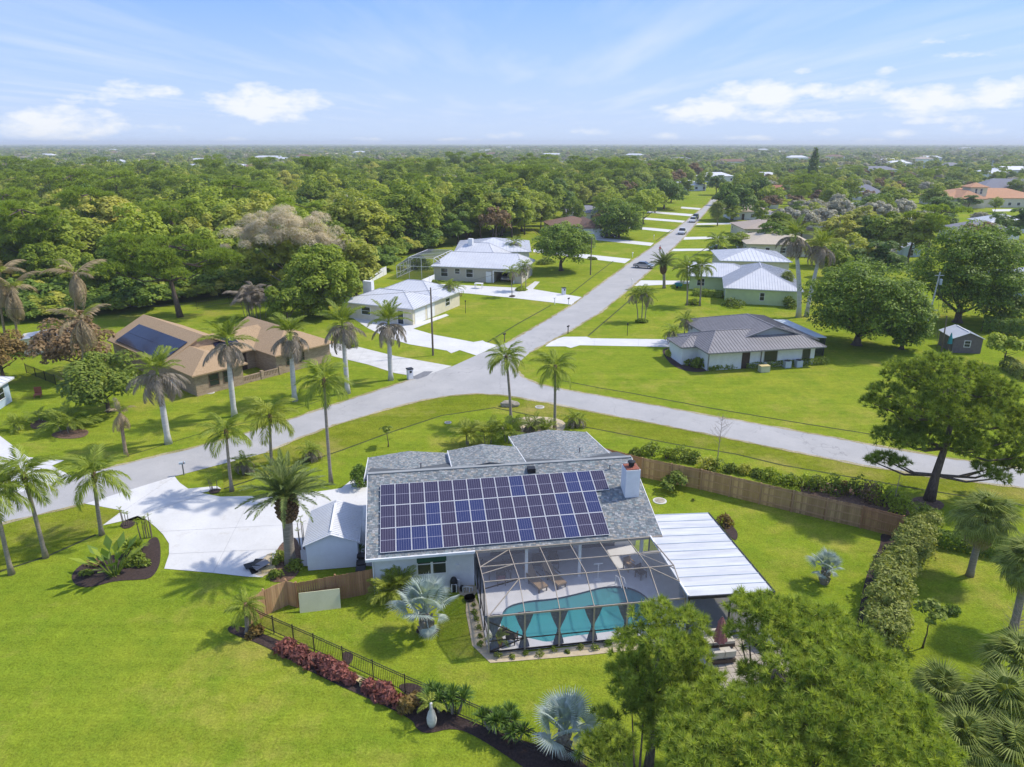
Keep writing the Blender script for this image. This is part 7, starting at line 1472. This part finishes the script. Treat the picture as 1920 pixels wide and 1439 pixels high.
# ================================================================= THE WOODS
PROT = []
def proto(seed, h, rx, rz, mat, nl, per, leaf, lobe=.3, bottom=-.5):
    t = make_tree('woodland_tree', 'leafy tree in the left woods', 'tree', seed, h, rx, rz, mat, nl, per, leaf, h * .5, .26, lobe=lobe, bottom=bottom); t.location = (0, -400 - 30 * len(PROT), 0); PROT.append(t); return t
for i in range(4): proto(600 + i, 12.5, 5.4 + .4 * i, 5.9, 'leaf_wood', 46, 130, .33, .28, -.8)
for i in range(2): proto(610 + i, 11.5, 5.8, 5.4, 'leaf_wood_dark', 46, 130, .33, .28, -.8)
proto(620, 10.0, 5.0, 4.0, 'leaf_brown', 30, 110, .3); proto(621, 9.0, 5.5, 3.6, 'leaf_dead_grey', 34, 150, .34)
def pine_proto(seed):
    rs = random.Random(seed); bl = [(rs.uniform(-3.6, 3.6), rs.uniform(-3.6, 3.6), rs.uniform(8.5, 14.2), rs.uniform(1.2, 1.9), rs.uniform(1.2, 1.9), rs.uniform(.6, .9)) for i in range(17)]
    t = pine('woodland pine', (0, 0, 0), [(0, 0, 0), (0, .1, 5), (.2, 0, 10), (.1, 0, 13.5)], bl, seed, .65, 18, .07, 'needle_wood', .3, 3.6, name='woodland_pine'); t.location = (0, -400 - 30 * len(PROT), 0); PROT.append(t); return t
pine_proto(630); pine_proto(631)
SHORT = ['bright green leafy woodland tree'] * 4 + ['dark green leafy woodland tree'] * 2 + ['brown wilted woodland tree', 'grey leafless woodland tree'] + ['tufted woodland pine'] * 2
NAMES = ['bright green leafy tree in the woods left of the street'] * 4 + ['dark green leafy tree in the woods left of the street'] * 2 + ['tree with brown wilted crown in the left woods', 'grey leafless brushy tree among the others'] + ['pine with open tufted crown in the woods'] * 2
SUBURB = [(-500, 352), (520, 344), (560, 318), (640, 300), (1290, 300)]
FOREST = [(-500, 640), (-60, 612), (60, 592), (130, 583), (230, 578), (300, 562), (420, 548), (470, 548), (560, 545), (640, 522), (700, 494), (740, 470), (830, 462), (900, 455), (1010, 440), (1060, 398), (1180, 382), (1215, 360), (1290, 352), (1300, 332), (1290, 300), (640, 300), (560, 318), (520, 344), (-500, 352)]
# right hand neighbourhood: individual trees by hand (pixel of the foot, height, prototype, scale across)
rsw = random.Random(2024); used = [False] * len(PROT); placed = []
def plant(i, x, y, s, sy, lab, grp):
    rz = rsw.uniform(0, 6.28); sc_ = (s * rsw.uniform(.9, 1.15), s * rsw.uniform(.9, 1.15), sy)
    if not used[i]:
        used[i] = True; t = PROT[i]; t.location = (x, y, 0); t.rotation_euler = (0, 0, rz); t.scale = sc_; t['label'] = lab; t['group'] = grp
    else: t = copy_tree(PROT[i], (x, y, 0), rz, sc_, lab, grp)
    placed.append((x, y)); return t
hand = [(1500, 455, .9, 1.0, 7, 'grey wilted tree in the thicket behind the beige roofs'), (1540, 450, 1, 1.0, 7, 'grey wilted tree, second in the thicket'), (1600, 446, 1, 1.0, 7, 'grey wilted tree, third in the thicket'), (1470, 440, .9, .9, 7, 'grey wilted tree nearest the taupe roof'), (1570, 425, 1, 1.0, 7, 'grey wilted tree at the rear of the thicket'), (1640, 432, 1, 1.0, 7, 'grey wilted tree at the right rear of the thicket'), (1520, 425, 1, 1, 7, 'grey wilted tree rear left of the thicket'), (1690, 425, 1, 1, 7, 'grey wilted tree by the white peaked roof'), (1720, 455, 1, 1, 7, 'grey wilted tree between the oaks and the brown roof'), (1645, 500, .8, .6, 7, 'grey leafless low tree behind the left oak'),
        (1700, 495, 1.25, 1.05, 0, 'rounded mid green tree behind the oaks, left'), (1665, 490, 1.1, 1.0, 1, 'rounded mid green tree behind the oaks, centre'), (1735, 500, 1.1, .95, 8, 'feathery green tree behind the oaks, right'), (1625, 480, .9, .9, 4, 'dark green tree left behind the oaks'), (1610, 455, .9, .9, 1, 'green tree in front of the grey thicket'), (1440, 400, 1.0, .9, 2, 'yellow green tree right of the road oaks'), (1500, 395, 1, 1, 8, 'light green pine right of the road'), (1560, 400, 1, 1, 3, 'light green tree before the red roof'), (1590, 388, 1, 1.1, 3, 'tall light green tree left of the red roof'), (1640, 412, 1.2, .9, 4, 'dark tree before the far right roofs'), (1680, 405, 1.1, .9, 0, 'green tree before the turquoise roof'), (1760, 420, 1.2, .9, 5, 'dark round tree left of the villa'), (1770, 432, .8, .5, 5, 'low dark tree under the villa drive'), (1905, 450, 1.3, .9, 4, 'dark tree at the right edge below the street'), (1835, 423, .6, .5, 7, 'grey small tree by the side street'), (1865, 398, .5, .5, 2, 'small round tree on the villa lawn'), (1880, 340, 1.3, .8, 6, 'brown tinged tree behind the villa'), (1800, 330, 1.5, 1.0, 5, 'dark tree left of the villa tower'), (1700, 345, 1.3, .9, 6, 'brown tree left of the villa far back'), (1615, 340, 1.2, 1.0, 6, 'rust red tree behind the red roof'), (1300, 345, 1.6, 1.5, 6, 'tall brown tree at the far road end'),
        (1560, 545, .7, .8, 0, 'tree behind the royal palms near the oak'), (930, 462, 1, 1.15, 6, 'rust brown tree at the edge of the left woods'), (1130, 425, .7, .6, 6, 'brown tree by the brown roofed house'), (1140, 415, 1, .9, 2, 'green tree behind the brown roofed house'), (1075, 425, .8, .8, 2, 'bright tree left of the brown roofed house'), (1385, 470, .6, .4, 2, 'bush like tree beside the white roofed house'), (1180, 405, .9, .9, 1, 'green tree left of the street behind the round tree'), (1228, 399, .8, .8, 2, 'green tree by the upper left driveways'), (1258, 380, 1.0, .9, 4, 'dark tree left of the road end'), (1280, 372, 1.0, .9, 0, 'green tree nearest the road end on the left'), (1342, 366, 1.0, 1.0, 5, 'dark tree closing the road end'), (1362, 385, .9, .9, 1, 'green tree right of the road end'), (1385, 378, 1.1, 1.0, 3, 'bright tree right of the road end'), (1320, 358, 1.0, 1.0, 2, 'green tree closing the road end on the left'), (1745, 398, 1.1, .9, 3, 'bright tree at the villa left corner'), (1815, 392, .9, .55, 4, 'dark low tree before the villa front'), (1875, 386, .8, .5, 1, 'green low tree before the villa right wing'), (1850, 362, 1.1, .8, 4, 'dark tree behind the villa roof'), (1905, 370, 1.0, .8, 2, 'green tree at the far right of the villa'), (1780, 372, 1.0, .8, 0, 'green tree behind the villa left end'), (1590, 520, .8, .75, 2, 'green tree behind the left oak'), (1640, 530, .9, .8, 4, 'dark tree filling behind the left oak'), (1530, 500, .7, .6, 3, 'bright small tree behind the royal palms'), (1850, 520, 1.2, 1.0, 4, 'dark tree behind the right oak'), (1900, 520, 1.0, .7, 0, 'tree at the right edge behind the oak'), (1450, 470, .8, .7, 5, 'dark tree behind the beige roof'), (1840, 470, 1.1, .8, 6, 'brown tinged tree right of the oaks'), (1570, 475, 1.0, .85, 1, 'green tree left of the blue shed')]
for (u, v, s, sy, i, l) in hand: p = G(u, v); plant(i, p.x, p.y, s, sy, l, 'trees round the right hand houses')
HB = [(-35, 90, 18), (-20, 117, 14), (-8, 150, 17), (-4, 176, 16), (20, 226, 15), (28, 270, 14), (33, 92, 14), (45, 135, 16), (52, 160, 14), (67, 190, 15), (78, 220, 16), (98, 251, 17), (88, 275, 13), (98, 135, 14), (138, 165, 15), (213, 335, 34), (228, 274, 17), (135, 212, 13), (157, 235, 12), (145, 188, 14), (140, 290, 12), (133, 380, 17), (265, 395, 25), (106, 322, 14), (176, 369, 14)] + [(x, y + 7, 15) for x, y in FAR]
def road_gap(x, y):
    u, v = PX((x, y, 0)); return inpoly((u, v), low + up_r + up_l)
def free(x, y, d):
    for a, b, r_ in HB:
        if (x - a) ** 2 + (y - b) ** 2 < r_ * r_: return False
    for a, b in placed:
        if abs(x - a) < d and abs(y - b) < d and (x - a) ** 2 + (y - b) ** 2 < d * d: return False
    return True
cand = []; y = 104.0
while y < 560:                                                        # woods left of the street
    x = -.8 * y - 20
    while x < .2 * y + 40:
        px, py = x + rsw.uniform(-3, 3), y + rsw.uniform(-3, 3); u, v = PX((px, py, 0))
        if inpoly((u, v), FOREST) and -140 < u < 2060: cand.append((px, py))
        x += 7.2
    y += 6.6
cand.sort(key=lambda p: p[1]); rest = []; n_ind = 0
for (x, y) in cand:
    if not free(x, y, 4.6): continue
    k = rsw.random(); i = rsw.choice((0, 1, 2, 3)) if k < .62 else (rsw.choice((4, 5)) if k < .78 else (rsw.choice((8, 9)) if k < .9 else (6 if k < .95 else 7)))
    s = rsw.choice((rsw.uniform(.6, .9), rsw.uniform(.85, 1.15), rsw.uniform(1.1, 1.45))); sy = (.35 + .65 * s) * rsw.uniform(.8, 1.15)
    if n_ind < 255:
        u, v = PX((x, y, 0)); where = 'at the far left' if u < 150 else 'behind the tan roofed house' if u < 420 else 'round the brushy bare tree' if u < 620 else 'behind the corner house with the chimney' if u < 740 else 'behind the pool cage' if u < 860 else 'behind the beige garage house' if u < 1010 else 'beside the street'
        depth = 'front row' if y < 135 else 'second rows' if y < 165 else 'inner rows' if y < 200 else 'deep rows'
        plant(i, x, y, s, sy, '%s, %s %s' % (SHORT[i], depth, where), 'trees of the woods left of the street'); n_ind += 1
    else: placed.append((x, y)); rest.append((x, y, s, sy, i))
# neighbourhood trees right of the street and everything out to the horizon: one mass
y = 205.0
while y < 620:
    x = .27 * y
    while x < .85 * y + 20:
        px, py = x + rsw.uniform(-6, 6), y + rsw.uniform(-5, 5)
        if rsw.random() < (.6 if y < 300 else .85) and not (px > .52 * py and py < 330) and px > .30 * py and free(px, py, 7): placed.append((px, py)); rest.append((px, py, rsw.uniform(.6, 1.05), rsw.uniform(.5, .9), rsw.choice((0, 1, 2, 3, 4, 5, 6, 7, 8))))
        x += 10
    y += 10
for k in range(95):                                                    # far roofs scattered through the flat suburbs
    u = rsw.uniform(-20, 1940); v = 272 + 70 * rsw.random() ** 1.6
    if 560 < u < 1300 and v > 296: continue
    if 1300 <= u and v > 325: continue
    p = G(u, v, 3.0)
    if p.y > 3000 or any(abs(p.x - a) < 22 and abs(p.y - b) < 22 for a, b in FAR): continue
    FAR.append((p.x, p.y)); rm = rsw.choice(FARM); sidew = 'left' if u < 700 else ('right' if u > 1150 else 'middle of the')
    far_house(p.x - 9, p.y, rsw.uniform(15, 30), rsw.uniform(12, 18), rm, 'far houses among the trees', '%s roofed house showing far off among the trees, %s distance' % (RN[rm], sidew))
farp = []; y = 415.0
while y < 5600:
    st_ = 10.5 + max(0, y - 560) * .0072; x = -.8 * y
    while x < .8 * y:
        px, py = x + rsw.uniform(-.5, .5) * st_, y + rsw.uniform(-.5, .5) * st_; u, v = PX((px, py, 0)); ok = True
        if y < 600 and not (u < 545 and v < 354 - max(0, u - 500) * .6): ok = False
        sub_ = math.sin(px * .013 + 1.3) * math.sin(py * .008 + .4) + .5 * math.sin(px * .031) * math.sin(py * .023 + 2)
        if ok and sub_ > .45: ok = rsw.random() < .3
        if ok and y < 2600:
            for a, b in FAR:
                if abs(px - a - 2) < 17 and -75 < py - b < 18: ok = rsw.random() < .12; break
        if ok: farp.append((px, py, rsw.uniform(.6, 1.25) * (1 + (y - 560) * .00008), rsw.uniform(.5, .95) * (1.45 if rsw.random() < .03 else 1), rsw.choice((0, 1, 2, 3, 4, 0, 1, 2, 5))))
        x += st_ * 1.05
    y += st_
def instancer(name, label, pts, metas, mats):
    """one object: leafy crowns set on points"""
    me = bpy.data.meshes.new(name); me.from_pydata([(p[0], p[1], 0) for p in pts], [], [])
    me.attributes.new('sc', 'FLOAT_VECTOR', 'POINT'); me.attributes.new('rot', 'FLOAT_VECTOR', 'POINT'); me.attributes.new('pick', 'INT', 'POINT')
    me.attributes['sc'].data.foreach_set('vector', np.array([(p[2], p[2], p[3]) for p in pts], np.float32).ravel()); me.attributes['rot'].data.foreach_set('vector', np.array([(0, 0, rsw.uniform(0, 6.28)) for p in pts], np.float32).ravel()); me.attributes['pick'].data.foreach_set('value', np.array([p[4] for p in pts], np.int32))
    o = bpy.data.objects.new(name, me); COL.objects.link(o); coll = bpy.data.collections.new(name + '_crowns')
    for k, (m_, mt) in enumerate(metas):
        q = bpy.data.objects.new('%s_crown_%02d' % (name, k), m_); coll.objects.link(q)
    ng = bpy.data.node_groups.new(name, 'GeometryNodeTree'); ng.interface.new_socket('Geometry', in_out='INPUT', socket_type='NodeSocketGeometry'); ng.interface.new_socket('Geometry', in_out='OUTPUT', socket_type='NodeSocketGeometry'); N = ng.nodes
    gi = N.new('NodeGroupInput'); go = N.new('NodeGroupOutput'); ci = N.new('GeometryNodeCollectionInfo'); ci.inputs['Collection'].default_value = coll; ci.inputs['Separate Children'].default_value = True; ci.inputs['Reset Children'].default_value = True
    mp = N.new('GeometryNodeMeshToPoints'); ip = N.new('GeometryNodeInstanceOnPoints'); ip.inputs['Pick Instance'].default_value = True
    def attr(n_, t_): a = N.new('GeometryNodeInputNamedAttribute'); a.data_type = t_; a.inputs['Name'].default_value = n_; return a.outputs[0]
    L = ng.links; L.new(gi.outputs[0], mp.inputs[0]); L.new(mp.outputs[0], ip.inputs['Points']); L.new(ci.outputs[0], ip.inputs['Instance']); L.new(attr('pick', 'INT'), ip.inputs['Instance Index']); L.new(attr('sc', 'FLOAT_VECTOR'), ip.inputs['Scale'])
    e2 = N.new('FunctionNodeEulerToRotation'); L.new(attr('rot', 'FLOAT_VECTOR'), e2.inputs[0]); L.new(e2.outputs[0], ip.inputs['Rotation']); L.new(ip.outputs[0], go.inputs[0])
    md = o.modifiers.new('crowns', 'NODES'); md.node_group = ng; stuff(o); o['label'] = label; o['category'] = 'trees'
    return o
def crown_of(t): return [c for c in t.children if c.name.startswith('crown')][0].data
instancer('woodland', 'continuous treetops of the woods and gardens in the middle distance', rest, [(crown_of(t), None) for t in PROT], None)
fm_ = []
for k in range(6):
    me = np_mesh('crown', lobes_crown(700 + k, 5.6, 5.6, 4.6, 24, 42, .8, .32, -.6) + np.array([0, 0, 5.2]), 4); me.materials.append(M[('leaf_far', 'leaf_far', 'leaf_wood', 'leaf_wood_dark', 'leaf_wood_dark', 'leaf_dead_grey')[k]]); fm_.append((me, None))
instancer('far_woodland', 'far flat belt of treetops reaching to the horizon', farp, fm_, None)
# undergrowth along the foot of the woods
ug = []; edge = [(0, 604), (60, 600), (140, 590), (230, 586), (300, 572), (420, 556), (470, 556), (560, 552), (640, 530), (700, 502), (740, 478), (830, 468)]
for a, b in zip(edge[:-1], edge[1:]):
    for k in range(9):
        p = G(a[0] + (b[0] - a[0]) * k / 9 + rsw.uniform(-5, 5), a[1] + (b[1] - a[1]) * k / 9 + rsw.uniform(-6, 2)); ug.append((p.x, p.y, rsw.uniform(.35, .6), rsw.uniform(.28, .5), rsw.randint(0, 1))); ug.append((p.x + rsw.uniform(-4, 4), p.y + rsw.uniform(3, 9), rsw.uniform(.5, .8), rsw.uniform(.4, .7), rsw.randint(0, 1)))
me = np_mesh('undergrowth', lobes_crown(710, 5.6, 5.6, 4.2, 22, 90, .5, .34, -.3) + np.array([0, 0, 4.0]), 4); me.materials.append(M['leaf_wood_dark']); me2 = np_mesh('undergrowth', lobes_crown(711, 5.6, 5.6, 4.2, 22, 90, .5, .34, -.3) + np.array([0, 0, 4.0]), 4); me2.materials.append(M['leaf_wood'])
instancer('undergrowth', 'dark undergrowth along the foot of the left woods', ug, [(me, None), (me2, None)], None)
# ================================================================= AIR
m_, t_, out_ = newmat('haze_air'); pv_ = t_.add('ShaderNodeVolumePrincipled'); pv_.inputs['Color'].default_value = (.90, .95, 1.0, 1); pv_.inputs['Density'].default_value = HAZE; pv_.inputs['Anisotropy'].default_value = .1; t_.link(pv_.outputs[0], out_.inputs['Volume'])
if HAZE > 0: hz = MB().box(-9000, 9000, -500, 9000, -2.5, 42).build('haze', 'haze_air'); stuff(hz); hz['label'] = 'thin bluish air over the whole neighbourhood'
